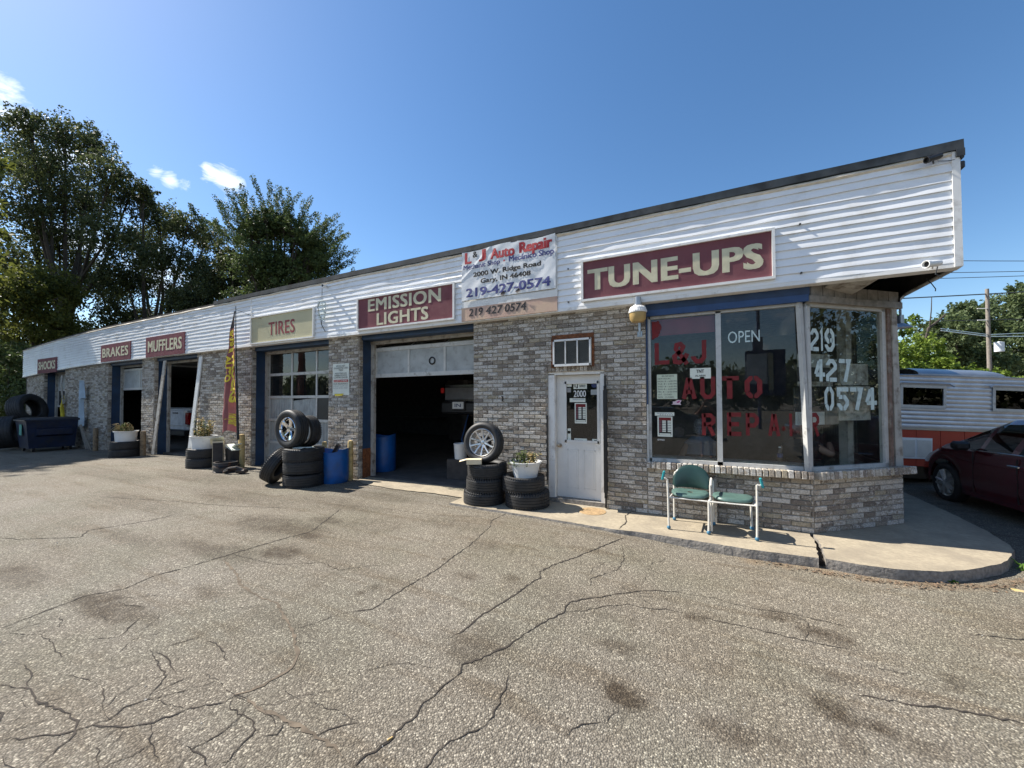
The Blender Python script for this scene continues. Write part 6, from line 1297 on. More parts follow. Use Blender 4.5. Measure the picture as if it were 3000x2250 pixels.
# ================================================================== vehicles
def car(name, label, mats, L=4.7, W=1.8, H=1.45, hood=.92, belt=.98, zs=.24, wb=2.75, wr=.33, loc=(0, 0, 0), rot=0, van=False, tail=False):
    """x forward, origin on the ground under the middle"""
    C_ = thing(name, label, 'car', loc, (0, 0, rot)); body, glassm = mats
    wx = (wb / 2 + .22, -wb / 2 + .05); n = 118
    def top(x):      # roof / hood line
        u = x / (L / 2)
        pts = [(-1, belt - .02), (-.97, belt + .05), (-.72, belt + .10), (-.42, H - .03), (.02, H), (.26, H - .03), (.60, belt + .06), (.85, hood - .10), (.97, hood - .22), (1, hood - .38)] if not van else [(-1, H - .3), (-.98, H - .03), (-.5, H), (.3, H - .02), (.5, belt + .1), (.95, hood - .05), (1, hood - .3)]
        for (a, za), (b, zb) in zip(pts, pts[1:]):
            if a <= u <= b: t = (u - a) / (b - a); t = t * t * (3 - 2 * t) * .4 + t * .6; return za + (zb - za) * t
        return pts[-1][1]
    vs = []; X = [-L / 2 + L * i / n for i in range(n + 1)]; K = 11
    for x in X:
        u = abs(x) / (L / 2); hw = W / 2 * (1 - .13 * max(0, (u - .72) / .28) ** 2.2); tp = top(x); bl = min(belt - .06 * (x / (L / 2)), tp - .015)
        z0 = zs + .09 * max(0, (u - .86) / .14)
        for c in wx:
            if abs(x - c) < wr + .07: z0 = max(z0, wr + math.sqrt(max(0, (wr + .07) ** 2 - (x - c) ** 2)))
        cab = max(0, tp - bl); ins = min(.30, cab * .55)
        zz = [z0, z0 + (bl - z0) * .3, z0 + (bl - z0) * .62, bl - .03, bl, bl + cab * .5, bl + cab * .86, tp - cab * .03, tp, tp + .0, tp + .01]
        yy = [hw * .97, hw, hw * 1.0, hw * .975, hw * .96, hw * .96 - ins * .5, hw * .96 - ins * .92, hw * .96 - ins * 1.15, hw * .6, hw * .3, 0]
        if cab < .03: zz[8] = tp; yy[5] = hw * .94; yy[6] = hw * .9; yy[7] = hw * .82; zz[5] = tp - .012; zz[6] = tp - .006; zz[7] = tp
        vs += list(zip([x] * K, yy, zz))
    nb = len(vs); vs2 = vs + [(x, -y, z) for x, y, z in vs]; fb_, fg = [], []
    def pill(x): return any(abs(x - p) < .045 for p in ((.03 * L, -.18 * L, .16 * L) if not van else (.05 * L, -.2 * L)))
    for i in range(n):
        xm = (X[i] + X[i + 1]) / 2; um_ = xm / (L / 2)
        for j in range(K - 1):
            q = (i * K + j, (i + 1) * K + j, (i + 1) * K + j + 1, i * K + j + 1); tp = top(xm); cab = tp - min(belt - .06 * um_, tp - .015)
            g = False
            if j in (4, 5) and cab > .16 and not pill(xm): g = True
            if j >= 6 and not van and ((.27 < um_ < .60) or (-.70 < um_ < -.45)) : g = True
            for s, o_ in ((0, 0), (1, nb)):
                qq = tuple(a + o_ for a in q); (fg if g else fb_).append(qq if s else qq[::-1])
    # front and rear closing faces
    for i in (0, n):
        loop = [i * K + j for j in range(K)] + [nb + i * K + j for j in range(K - 1, -1, -1)]; fb_.append(tuple(loop) if i == 0 else tuple(loop[::-1]))
    k = MB(); k.v = vs2; k.f = fb_; b = k.build('body', MT[body], C_, smooth=True); fixn(b)
    k = MB(); k.v = vs2; k.f = fg; k.build('windows', MT[glassm], C_, smooth=True)
    k = MB(); k.box(-L / 2 + .3, L / 2 - .3, -W / 2 + .25, W / 2 - .25, .2, zs + .2); k.box(-L / 2 + 1.0, L * .12, -W / 2 + .16, W / 2 - .16, .3, belt - .12); k.build('underbody', MT['black'], C_)
    for c in wx:
        for s in (-1, 1):
            m = Matrix.Translation((c, s * (W / 2 - .12), wr)) @ Matrix.Rotation(R(-90 * s), 4, 'X')
            w_ = bpy.data.objects.new('wheel', None); col.objects.link(w_); w_.parent = C_; w_.matrix_local = m
            tyre_mb(wr, .21, wr * .68, 3).build('tire', MT['rubber'], w_, smooth=True)
            k = MB(); k.lathe([(wr * .69, .08), (wr * .64, .07), (wr * .60, 0), (0, -.02)], 30)
            for i in range(10):
                a = 2 * PI * (i // 2 + (.15 if i % 2 else -.15)) / 5; k.tube([(.03 * math.cos(a), .03 * math.sin(a), .07), (wr * .66 * math.cos(a), wr * .66 * math.sin(a), .085)], [.03, .022], 5)
            k.lathe([(.07, 0), (.07, .085), (0, .095)], 14); k.build('rim', MT['rim'], w_)
    for s in (-1, 1):
        k = MB(); k.obox((.20 * L, s * (W / 2 + .10), belt + .04), (.14, .2, .14), None, .035); k.build('side_mirror', MT['plastic'], C_, smooth=True)
        k = MB(); k.obox((.02 * L, s * (W / 2 + .005), belt - .16), (.2, .03, .03), None, .01); k.build('door_handle', MT['chrome'], C_); k = MB(); k.obox((-.20 * L, s * (W / 2 + .005), belt - .15), (.2, .03, .03), None, .01); k.build('door_handle', MT['chrome'], C_)
        k = MB(); k.tube([(x, s * (W / 2 * .965 + .004), min(belt - .06 * (x / (L / 2)), top(x)) + .0) for x in [(-.30 + .05 * i) * L for i in range(11)]], .009, 5); k.build('window_strip', MT['chrome'], C_)
        for xx in (-.2, .01, .185):
            xx *= L; k = MB(); k.box(xx - .004, xx + .004, s * (W / 2 - .01) if s < 0 else W / 2 - .012, s * (W / 2) + s * .004 if s > 0 else -W / 2 + .012, zs + .08, belt - .05)
            k.v = [(a, b_, c_) for a, b_, c_ in k.v]; k.build('door_gap', MT['black'], C_)
        k = MB(); k.obox((L / 2 - .36, s * (W / 2 - .20), hood - .26), (.34, .16, .10), Matrix.Rotation(s * -.45, 3, 'Z') @ Matrix.Rotation(.25, 3, 'Y'), .03); k.build('headlight', MT['frost'], C_, smooth=True)
        k = MB(); k.obox((-L / 2 + .12, s * (W / 2 - .26), belt - .14), (.28, .34, .17), Matrix.Rotation(s * .3, 3, 'Z'), .04); k.build('tail_light', MT['taillight'], C_, smooth=True)
    k = MB(); k.obox((-L / 2 + .02, 0, .72), (.03, .34, .17), None, .006); k.build('number_plate', MT['white'], C_)
    return C_
crx, cry = 4.56, 8.30; cang = math.radians(95.4)
car('parked_car', 'dark red sedan parked on the right beyond the sidewalk', ('carred', 'carglass'), loc=(4.74, 7.95, -.125), rot=cang, H=1.50, belt=1.0, wr=.335)
car('parked_car', 'silver sedan parked behind the photographer', ('silver', 'carglass'), loc=(4.55, -1.9, -.1), rot=0)
car('parked_car', 'black sedan parked across the lot behind the photographer', ('carblack', 'carglass'), loc=(-2.4, -7.5, -.1), rot=R(180))
# van tail in the mufflers bay
VN = thing('van', 'white van backed into the mufflers bay', 'van', (-17.4, 7.2, -.02))
k = MB(); k.obox((-17.42, 8.8, 1.02), (1.85, 3.1, .85), None, .06); k.obox((-17.42, 8.9, .68), (1.75, 2.9, .4), None, .05); k.build('body', MT['carwhite'], VN, True, smooth=True)
k = MB(); k.obox((-17.42, 7.20, 1.08), (1.5, .04, .56), None, .03); k.build('tailgate', MT['carwhite'], VN, True, smooth=True)
k = MB(); k.obox((-16.62, 7.20, 1.06), (.26, .12, .42), None, .02); k.build('tail_light', MT['taillight'], VN, True); k = MB(); k.obox((-18.26, 7.2, 1.04), (.16, .1, .38), None, .02); k.build('tail_light', MT['taillight'], VN, True)
k = MB(); k.obox((-17.42, 7.14, .54), (1.75, .18, .2), None, .03); k.obox((-17.5, 7.17, 1.25), (.34, .05, .04), None, .01); k.build('bumper', MT['plastic'], VN, True); k = MB(); k.obox((-17.7, 7.04, .56), (.3, .015, .15), None, .004); k.build('number_plate', MT['white'], VN, True)
for x in (-16.65, -18.2):
    w = tyre_mb(.36, .22, .22, 3, Matrix.Rotation(R(90), 4, 'Y')).build('wheel', MT['rubber'], VN); w.location = (x + 17.4, 1.0, .36)
# dark suv raised in the emission bay
SV = thing('suv', 'dark SUV raised on a lift inside the emission bay', 'suv', (-4.9, 7.9, 0))
k = MB(); k.obox((-4.95, 9.9, 1.75), (1.85, 4.2, .85), None, .12); k.obox((-4.95, 10.1, 2.35), (1.6, 3.6, .55), None, .18); k.build('body', MT['carblack'], SV, True, smooth=True)
k = MB(); k.obox((-4.95, 7.80, 1.50), (1.8, .16, .30), None, .05); k.build('bumper', MT['plastic'], SV, True, smooth=True)
k = MB(); k.obox((-4.95, 7.80, 1.84), (1.62, .03, .30), None, .01); k.build('tailgate_trim', pm('dark_grey_trim', (.12, .122, .13), .35), SV, True)
k = MB(); k.obox((-5.30, 7.70, 1.55), (.40, .03, .24), None, .015); k.build('plate_frame', MT['plastic'], SV, True)
k = MB(); k.obox((-5.30, 7.68, 1.555), (.32, .012, .165), None, .004); k.build('number_plate', MT['white'], SV, True); letter('plate_text', 'IN', MT['signblue'], SV, (-5.39, 7.672, 1.515), .18, .08, bold=.03)
for x in (-5.86,): k = MB(); k.obox((x, 7.82, 1.92), (.09, .06, .13), None, .02); k.build('tail_light', pm('lit_tail_lamp', (.3, .01, .01), .3, emit=((.9, .04, .03), .03)), SV, True)
k = MB(); k.box(-6.2, -6.05, 9.2, 9.4, 0, 3.0); k.box(-3.99 - .12, -3.99 - .0, 9.2, 9.4, 0, 3.0); k.box(-6.1, -4.1, 9.25, 9.35, 1.22, 1.32); tag(k.build('car_lift', MT['steel']), 'two-post car lift inside the emission bay', 'car lift')
k = MB(); k.box(-27, -24, 14.2, 14.8, .9, .95); k.box(-14, -11, 14.3, 14.9, .85, .9); k.box(-9.8, -8.2, 13.6, 14.2, 0, 1.3); k.lathe([(.3, 0), (.3, .9), (0, .95)], 16, Matrix.Translation((-18.6, 10.0, 0))); tag(k.build('workshop_clutter', MT['dark2']), kind='stuff')

TCB = thing('tool_cabinet', 'red rolling tool cabinet deep inside the emission bay', 'cabinet', (-6.0, 10.6, 0))
k = MB(); k.obox((0, 0, .55), (.75, .5, 1.0), None, .02); k.build('cabinet_body', pm('toolbox_red', (.30, .02, .02), .35), TCB)
for i in range(5): k = MB(); k.box(-.34, .34, -.262, -.252, .12 + i * .18, .27 + i * .18); k.build('drawer', pm('drawer_red', (.24, .018, .018), .3), TCB)
SHF = thing('shelf_unit', 'grey shelves of cans and boxes along the back of emission bay', 'shelves', (-5.6, 14.6, 0))
for i in range(4): k = MB(); k.box(-.9, 1.4, -.2, .25, .4 + i * .55, .43 + i * .55); k.build('shelf', MT['frame'], SHF)
rnd = random.Random(66); k = MB()
for i in range(34): x = rnd.uniform(-.8, 1.3); z = .43 + rnd.randint(0, 3) * .55; k.box(x, x + rnd.uniform(.06, .2), -.1, .08, z, z + rnd.uniform(.1, .32))
k.build('stored_goods', MT['card'], SHF, kind='stuff')
k = MB(); k.tube([(-5.9, 9.0, 3.1), (-5.9, 9.0, 1.9), (-5.8, 8.9, 1.3), (-5.95, 8.8, .6), (-5.7, 8.7, .1)], .02, 6); tag(k.build('air_hose', MT['blue_plastic']), 'hose hanging from the ceiling inside the emission bay', 'hose')
for i, x in enumerate((-6.2, -9.2, -14.8, -18.2)):
    k = MB(); k.box(x, x + .12, 7.2, 9.6, 3.02, 3.08); tag(k.build('tube_light', MT['white']), ['unlit tube light inside the emission bay', 'unlit tube light behind the closed glass door', 'unlit tube light above the white van', 'unlit tube light inside the brakes bay'][i], 'lamp', 'ceiling tube lights in the bays')
# ================================================================== camper trailer
TD = Vector((.905, .425, 0)).normalized(); TNn = Vector((TD.y, -TD.x, 0))
TR = thing('camper_trailer', 'small vintage camper with corrugated aluminium sides over orange panels', 'trailer', (3.33, 10.45, .03), (0, R(2.2), math.atan2(TD.y, TD.x)))
def tr_side(u, v, z0=1.02, z1=2.22, L=4.3):
    z = z0 + (z1 - z0) * v; x = L * u
    return (x, -.0 - .014 * abs(math.sin(v * PI * 12.5)) , z)
k = MB()
w1 = (.16, 1.05, 1.50, 1.98); w2 = (1.98, 3.0, 1.48, 1.98)
nu, nv = 60, 100; L_ = 4.3
vsx = [tr_side(i / nu, j / nv) for i in range(nu + 1) for j in range(nv + 1)]; fsx = []
for i in range(nu):
    for j in range(nv):
        x = L_ * (i + .5) / nu; z = 1.02 + 1.2 * (j + .5) / nv
        if any(a < x < b and c < z < d for a, b, c, d in (w1, w2)): continue
        # rounded top corner
        if (x < .22 and z > 2.0 and (x - .22) ** 2 + (z - 2.0) ** 2 > .22 ** 2): continue
        fsx.append((i * (nv + 1) + j, (i + 1) * (nv + 1) + j, (i + 1) * (nv + 1) + j + 1, i * (nv + 1) + j + 1))
k.add(vsx, fsx); k.build('corrugated_side', MT['alum'], TR, smooth=False)
k = MB()
arc = [(0.0, 1.0)] + [(.22 - .22 * math.cos(a), 2.0 + .22 * math.sin(a)) for a in [i * PI / 16 for i in range(9)]] + [(4.3, 2.22)]
vs = []; 
for (x, z) in arc: vs += [(x, .01, z), (x - .05 if x < .1 else x, 1.9, z + .0)]
k.add(vs, [(2 * i, 2 * i + 1, 2 * i + 3, 2 * i + 2) for i in range(len(arc) - 1)]); k.build('shell', MT['alum_d'], TR); k = MB(); k.box(.03, 4.28, .05, 1.88, .3, 2.15); k.build('cabin_interior', MT['black'], TR)
k = MB(); k.tube([(x, -.012, z) for x, z in arc], .014, 6); k.box(-.005, 4.3, -.03, .0, .985, 1.04); k.build('edge_trim', MT['alum_d'], TR)
for i in range(9):
    k = MB(); k.box(.02 + i * .475, .485 + i * .475, -.012, .02, .30, .985); k.build('side_panel', MT['orange'], TR)
k = MB(); k.box(.0, 4.3, -.004, .019, .31, .98); k.build('panel_seam', MT['maroon'], TR)
for (a, b, c, d) in (w1, w2):
    k = MB(); t = .045
    k.box(a - .01, b + .01, -.03, .0, c - .02, c + t); k.box(a - .01, b + .01, -.03, .0, d - t, d + .02); k.box(a - .01, a + t, -.028, .0, c, d); k.box(b - t, b + .01, -.028, .0, c, d); fr_ = k.build('window_frame', MT['frame'], TR)
    k = MB(); k.box(a + t, b - t, -.012, -.008, c + t, d - t); k.build('pane', MT['camperglass'], TR)
    k = MB(); k.tube([(a - .12, -.07, d + .02), (a - .04, -.06, d + .06), (b + .02, -.06, d + .06), (b + .12, -.07, d - .0)], .018, 6); k.build('drip_rail', MT['alum'], TR)
k = MB(); k.box(.12, .78, -.04, -.012, .45, .87); k.box(.14, .44, -.046, -.04, .48, .84); k.box(.47, .76, -.046, -.04, .48, .84); k.build('vent_frame', MT['white'], TR)
k = MB()
for i in range(16): k.box(.15, .43, -.052, -.046, .49 + i * .0215, .499 + i * .0215); k.box(.48, .75, -.052, -.046, .49 + i * .0215, .499 + i * .0215)
k.build('vent_slats', MT['vent'], TR, kind='stuff')
k = MB(); n = 20
def hat(u, v): a = PI * .5 * u; return (.72 + 2.35 * v - .25 * (u) * (1 - 2 * v) * -1 * 0 + (.28 * u if v < .5 else -.28 * u), .05 + 1.2 * (1 - math.cos(a)) * .9, 2.24 + .27 * math.sin(a))
k.grid(lambda u, v: ((.58 + (1.75 - .3 * u) * v + .12 * u), .05 + .8 * (1 - math.cos(PI * .5 * u)), 2.235 + .22 * math.sin(PI * .5 * u)), 12, 20); k.box(.72, 2.12, .85, 1.3, 2.235, 2.45); k.build('roof_hatch', MT['alum_d'], TR, smooth=True)
k = MB(); k.box(.55, 2.36, .02, .06, 2.225, 2.255); k.build('hatch_hinge', MT['alum'], TR)
k = MB(); k.add([(.0, .3, 2.22), (.7, .3, 2.25), (.75, 1.2, 2.48), (-.9, 1.5, 2.30), (-1.0, .6, 2.1)], [(0, 1, 2, 3, 4)]); k.build('roof_awning', MT['alum_d'], TR)
k = MB(); k.box(-1.2, -.02, .5, 1.9, 1.2, 2.1); k.build('rear_body', MT['alum_d'], TR)
k = MB(); k.lathe([(0, -.1), (.3, -.1), (.32, 0), (.3, .1), (0, .1)], 24, Matrix.Translation((2.1, .2, .32)) @ Matrix.Rotation(R(90), 4, 'X')); k.box(.1, 4.2, .3, 1.7, .0, .32); k.build('wheel', MT['black'], TR)
for ch_ in [o for o in bpy.data.objects if o.parent == TR]:
    for v_ in ch_.data.vertices:
        if v_.co.z > .985: v_.co.z = 1.03 + (v_.co.z - .985) * .90
# ================================================================== sign pylon, pole, wires, lamp
PY = thing('sign_pylon', 'blue roadside sign pylon with white letter board behind the photographer', 'sign', (2.9, -15.2, -.1))
k = MB(); k.box(2.2, 4.2, -15.3, -15.0, 1.9, 4.6); k.box(2.6, 3.1, -15.3, -15.0, 4.6, 5.4); k.tube([(2.9, -15.15, -.1), (2.9, -15.15, 9)], .09, 8); k.build('sign_box', MT['signblue'], PY, True)
k = MB(); k.box(2.25, 3.3, -14.995, -14.98, 2.6, 4.4); k.build('letter_board', MT['white'], PY, True)
k = MB(); k.box(3.35, 3.6, -14.995, -14.98, 2.2, 4.4); k.build('yellow_stripe', MT['cream'], PY, True)
UP = thing('utility_pole', 'wooden utility pole with transformer behind the camper trailer', 'utility pole', (21.8, 47.8, -.3))
k = MB(); k.tube([(21.8, 47.8, -.3), (21.8, 47.8, 11.1)], [.16, .12], 10); k.build('pole', MT['pole'], UP, True, smooth=True)
k = MB(); k.lathe([(0, -.45), (.3, -.45), (.3, .35), (0, .42)], 18, Matrix.Translation((22.35, 47.7, 6.1))); k.build('transformer', pm('white_transformer', (.7, .72, .74), .5), UP, True, smooth=True)
for z in (9.4, 8.4): k = MB(); k.tube([(21.0, 47.4, z), (21.8, 47.75, z)], .035, 5); k.build('insulator_arm', MT['white'], UP, True)
Wd = Vector((24.4 - 16.9, 49.1 - 45.4, 0)).normalized()
for i, (p, q) in enumerate((((16.9, 45.4, 13.6), (24.4, 49.1, 13.5)), ((16.9, 45.4, 12.5), (24.4, 49.1, 12.6)), ((16.9, 45.4, 12.0), (24.4, 49.1, 12.2)), ((15.1, 44.5, 10.3), (24.4, 49.1, 10.8)), ((14.2, 44, 8.3), (20.4, 47.2, 8.4)))):
    P, Q = Vector(p), Vector(q); d = (Q - P); k = MB(); pts = []
    for j in range(13): t = -1.5 + 4.5 * j / 12; s = P + d * t; s.z += .004 * (t - .5) ** 2 * 10; pts.append(s)
    k.tube(pts, .028 if i != 3 else .05, 5); tag(k.build('power_line', MT['wire']), ['topmost power line crossing the sky right of the fascia corner', 'second power line from the top beside the fascia corner', 'third power line from the top, close below the second', 'thick power line reaching the top of the utility pole', 'faint power line low over the right tree tops'][i], 'power line', 'overhead power lines')
k = MB(); k.tube([(26, 52, 7.3), (21.8, 47.8, 7.0), (17, 43, 7.15)], .05, 5); k.tube([(26, 52, 7.6), (21.8, 47.8, 7.15), (17, 43, 7.3)], .04, 5); tag(k.build('cable_bundle', MT['alum_d']), 'grey cable bundle crossing the utility pole above its transformer', 'cable', 'overhead power lines')
HL = thing('lot_lamp', 'grey cone lamp hanging under the roof edge near the camper', 'lamp', (3.25, 9.7, 2.9))
lx, ly, lz = 5.5 * .62, 16.2 * .62, CAM_H + (3.9 - CAM_H) * .62
HL.location = (lx, ly, lz)
k = MB(); k.tube([(0, 0, .6), (0, 0, .22)], .02, 6); k.lathe([(0, .24), (.05, .24), (.05, .08), (.17, -.0), (.175, -.01)], 20); k.build('shade', MT['alum_d'], HL, smooth=True)
k = MB(); k.disc(.16, -.004, 20); k.build('lamp_glass', MT['white'], HL)
k = MB(); k.tube([(0, 0, .58), (-.3, -.05, .75), (-1.0, -.15, .8)], .018, 6); k.build('arm', MT['alum_d'], HL)

# ================================================================== trees
def sph(rnd):
    while True:
        v = Vector((rnd.uniform(-1, 1), rnd.uniform(-1, 1), rnd.uniform(-1, 1)))
        if v.length <= 1: return v
def tree(label, base, blobs, lm, n_leaf, size, seed, cat='tree', trunk_r=.35, shag=1.0, trunk=True, group=None, twigs=None, droop=0.0):
    rnd = random.Random(seed); b = Vector(base); T_ = thing('tree', label, cat, base, group=group)
    cen = sum((Vector(q[:3]) for q in blobs), Vector()) / len(blobs); fork = b.lerp(Vector((cen.x, cen.y, b.z + (cen.z - b.z) * .55)), 1) if trunk else b
    k = MB()
    if trunk:
        mid = b.lerp(fork, .5) + Vector((rnd.uniform(-.4, .4), rnd.uniform(-.4, .4), 0)); k.tube([b, mid, fork], [trunk_r * 1.2, trunk_r, trunk_r * .8], 9)
    for q in blobs:
        c = Vector(q[:3]); f0 = b.lerp(fork, rnd.uniform(.6, 1.0)) if trunk else b.lerp(c, .1); m1 = f0.lerp(c, .5) + Vector((0, 0, -.12 * (c - f0).length)) + sph(rnd) * .5
        k.tube([f0, m1, c], [trunk_r * .42, trunk_r * .26, trunk_r * .10], 6)
        for j in range(6): e = c + sph(rnd) * q[3] * .95; k.tube([c.lerp(m1, rnd.uniform(0, .3)), c.lerp(e, .55) + sph(rnd) * .15, e], [trunk_r * .1, trunk_r * .06, .015], 4, False)
    k.build('trunk', MT['bark'], T_, True, smooth=True)
    tot = sum(q[3] ** 2 for q in blobs); k = MB(); vs, fs = [], []
    def leafq(p, s, d):
        w = d.cross(sph(rnd)); 
        if w.length < 1e-3: return
        w = w.normalized() * s * .34; i0 = len(vs)
        vs.extend([p, p + d * s * .5 + w, p + d * s, p + d * s * .5 - w]); fs.append((i0, i0 + 1, i0 + 2, i0 + 3))
    for q in blobs:
        c = Vector(q[:3]); r = q[3] * (.93 if droop > .3 else 1.0); nl = int(n_leaf * r * r / (tot * 1.08)); ncl = max(8, int(nl / 42))
        for i in range(ncl):
            d = sph(rnd); d = d.normalized() * (rnd.random() ** .42) * r; d.z *= .85; cc = c + d; cr = min(.58, r * rnd.uniform(.09, .25)) * shag
            ax = (d.normalized() + Vector((rnd.uniform(-.5, .5), rnd.uniform(-.5, .5), rnd.uniform(-.2, .6) - droop))).normalized()
            for j in range(42):
                o_ = sph(rnd) * cr; o_.z *= (1 + droop * 2); p = cc + o_ + ax * rnd.uniform(-1, 1) * cr * .9
                dd = (sph(rnd) + Vector((0, 0, -.35 - droop)) + ax * .3)
                if dd.length > 1e-3: leafq(p, size * rnd.uniform(.6, 1.4), dd.normalized())
    for (st, en) in (twigs or []):
        A, B = Vector(st), Vector(en); L = (B - A).length; nn_ = int(L / .045)
        bend = Vector((rnd.uniform(-.6, .6), rnd.uniform(-.6, .6), rnd.uniform(-1.1, -.2)))
        for i in range(nn_):
            t = i / nn_; p = A.lerp(B, t) + bend * math.sin(t * PI); rr = .12 * (1 - t) + .12 + .04 * math.sin(i * .55)
            for j in range(11): v = sph(rnd); p2 = p + v * rr; leafq(p2, size * rnd.uniform(.5, .85), (v + Vector((0, 0, .2))).normalized())
    k.v = [tuple(v) for v in vs]; k.f = fs; k.build('crown', MT[lm], T_, True)
    return T_
GRP = 'trees beyond the left end of the shop'
T1 = [(-50.0,10.3,24.6,1.9),(-50.9,12.5,25.6,2.1),(-52.1,14.6,26.4,1.9),(-50.3,11.5,21.6,2.8),(-56.4,11.1,23.9,2.8),(-43.9,13.4,20.8,1.9),(-45.8,15.1,19.8,1.9),(-52.9,14.2,20.7,2.9),(-51.5,10.9,18.0,2.8),(-53.0,12.8,16.3,2.6),(-43.9,13.4,15.5,2.2),(-54.5,10.7,14.1,2.6)]
T2 = [(-43.3,15.2,19.7,1.3),(-45.7,17.3,18.7,1.9),(-51.2,17.9,17.8,2.2),(-41.6,17.7,17.6,1.7),(-43.6,20.1,17.7,1.6),(-41.6,16.1,13.8,2.1),(-42.3,19.1,14.4,1.7),(-47.9,19.6,12.7,1.8),(-46.4,15.3,12.6,2.4),(-53.3,15.2,13.6,2.8),(-37.0,18.4,14.5,1.2),(-48.8,15.8,9.7,2.1),(-50.4,18.4,9.9,1.9)]
T3 = [(-45.2,8.7,9.2,2.4),(-46.2,10.4,10.5,2.3),(-51.3,10.1,6.9,2.5),(-44.0,10.4,7.4,1.6),(-48.7,10.3,4.1,2.2),(-49.5,13.5,7.0,2.5),(-50,16,6.2,2.6),(-46.5,19.5,7.4,2.2)]
T4 = [(-36.7,16.3,10.0,1.7),(-37.0,18.4,11.4,1.9),(-37.0,20.6,12.4,2.0),(-35.2,18.2,13.4,1.4),(-39.2,18.4,12.5,1.7),(-31.4,18.9,10.0,1.6),(-39.8,17.0,9.8,1.6),(-36.5,17.5,7.6,2.2),(-33,17.8,8.0,2.0),(-41,18.2,8.2,2.2)]
BUSH = [(-39.6,7.6,4.2,1.2),(-41.7,8.4,2.8,1.3),(-43.8,8.9,4.8,1.3),(-40.8,7.9,1.5,1.3),(-38.5,8.2,2.0,1.2)]
MAP = [(-29.6,17.2,12.6,1.5),(-29.6,18.8,13.0,1.6),(-30.0,20.0,12.6,1.5),(-29.6,17.8,11.6,2.0),(-28.9,19.7,11.4,1.9),(-30.0,16.7,11.6,1.7),(-29.1,19.0,10.0,1.9),(-32.2,18.3,14.0,1.1),(-27.8,19.4,12.4,1.2),(-31.0,18.5,14.6,1.0),(-31.5,17.5,9.0,1.9),(-28.0,19.5,8.6,1.8)]
MT_ = [(-30.0,16.7,18.5),(-30.5,18.3,19.1),(-31.2,19.7,19.4),(-28.4,18.4,18.0),(-29.0,19.9,18.5),(-26.0,18.7,16.9),(-27.7,19.7,17.4),(-34.9,17.9,18.7),(-31.8,16.7,17.6),(-34.9,17.0,17.9),(-31.8,15.8,16.5),(-24.8,21.1,14.9),(-26.6,22.0,16.3),(-25.1,20.1,15.5),(-27.1,20.9,16.6),(-25.7,18.9,15.7),(-25.1,21.0,13.9),(-26.4,22.1,12.9),(-24.9,20.2,12.4),(-27.2,20.8,12.8),(-25.2,19.1,10.7),(-32.1,17.5,18.2),(-31.7,19.5,18.9),(-25.3,20.0,14.5),(-27.2,20.8,14.1)]
mc = Vector((-29.5, 18.5, 12.2)); tw = []
rnd = random.Random(77)
for e in MT_:
    e = Vector(e); tw.append((mc.lerp(e, .5), e)); e0 = mc.lerp(e, .52); MAP.append((e0.x, e0.y, e0.z, .95))
    for q in range(3): f = e + Vector((rnd.uniform(-1.6, 1.6), rnd.uniform(-1.6, 1.6), rnd.uniform(-2.6, -.3))); tw.append((mc.lerp(f, .55), f))
tree('tall airy willow-like tree at the left edge of the sky', (-52, 13, -.5), T1, 'leafA', 58000, .20, 1, trunk_r=.55, shag=1.2, group=GRP, droop=.35)
tree('second airy tree left of the spiky maple, reaching lower', (-44.5, 15.0, -.5), T2, 'leafA', 56000, .19, 2, trunk_r=.5, shag=1.2, group=GRP, droop=.35)
tree('shaded olive tree with dark trunk right above the SHOCKS end of roof', (-44.8, 9.8, -.5), T3, 'leafB', 52000, .21, 3, trunk_r=.45, group=GRP, droop=.2)
tree('bushy tree between the willows and the spiky maple', (-38, 17.5, -.5), T4, 'leafA', 52000, .18, 4, trunk_r=.35, group=GRP, droop=.2)
tree('bright leafy shrub at ground level beyond the dumpster', (-41, 8.2, -.3), BUSH, 'leafM', 15000, .17, 5, 'shrub', .1)
tree('spiky dark maple with upright shoots behind the roof', (-29.5, 18.5, -.5), MAP, 'leafM', 50000, .16, 6, trunk_r=.4, shag=.9, group=GRP, twigs=tw)
# the tree off to the left whose shade falls on the lot
SH = [(-35,-1,10,2.6),(-37,1.5,11.5,2.8),(-34,1.5,8.6,1.9),(-38,-3,9.5,2.6),(-36,3.8,9.2,2.2),(-40,1,12.5,2.8),(-33.5,-.5,7.4,1.4),(-37,4.5,12,2.3),(-34.0,4.2,7.6,1.6),(-41,5,10,2.6),(-39,4.8,6.4,2.2),(-33.5,2.6,15,2.2),(-33,3.4,12.6,1.9),(-33.2,1.2,16.8,2.0),(-34.5,2.8,17.5,1.8),(-32.5,.4,13.5,1.5),(-32.6,3.2,9.4,1.4),(-33.3,4.0,10.8,1.7),(-33.6,3.4,14.2,1.9),(-34,4.3,12.6,1.9),(-33.2,2.2,11,1.8),(-33,3.9,8.2,1.5),(-34.5,4.6,15.5,1.8),(-32.8,2.9,16.6,1.5),(-35,-5,15,3.4),(-35,-9,14,3.4),(-36,-7,19,3.4),(-36,-2,18,3),(-35,-6,9,3)]
tree('broad tree left of the lot shading the dumpster end', (-38, 1.5, -.3), SH, 'leafB', 80000, .30, 7, trunk_r=.45, group=GRP)
R1 = [(10.3,30.7,4.5,1.3),(11.2,32.5,3.0,1.2),(12.9,34.7,3.9,1.2),(10.7,31.5,6.3,.8),(12.8,34.0,5.2,.8),(11.3,31.2,2.1,1.1),(13.3,33.5,3.5,.9),(14.0,35.2,2.1,1.1),(14.2,33.3,2.9,.9),(15.0,35.0,1.8,.9),(9.8,30.4,2.4,1.1),(16.2,34.6,2.6,.9)]
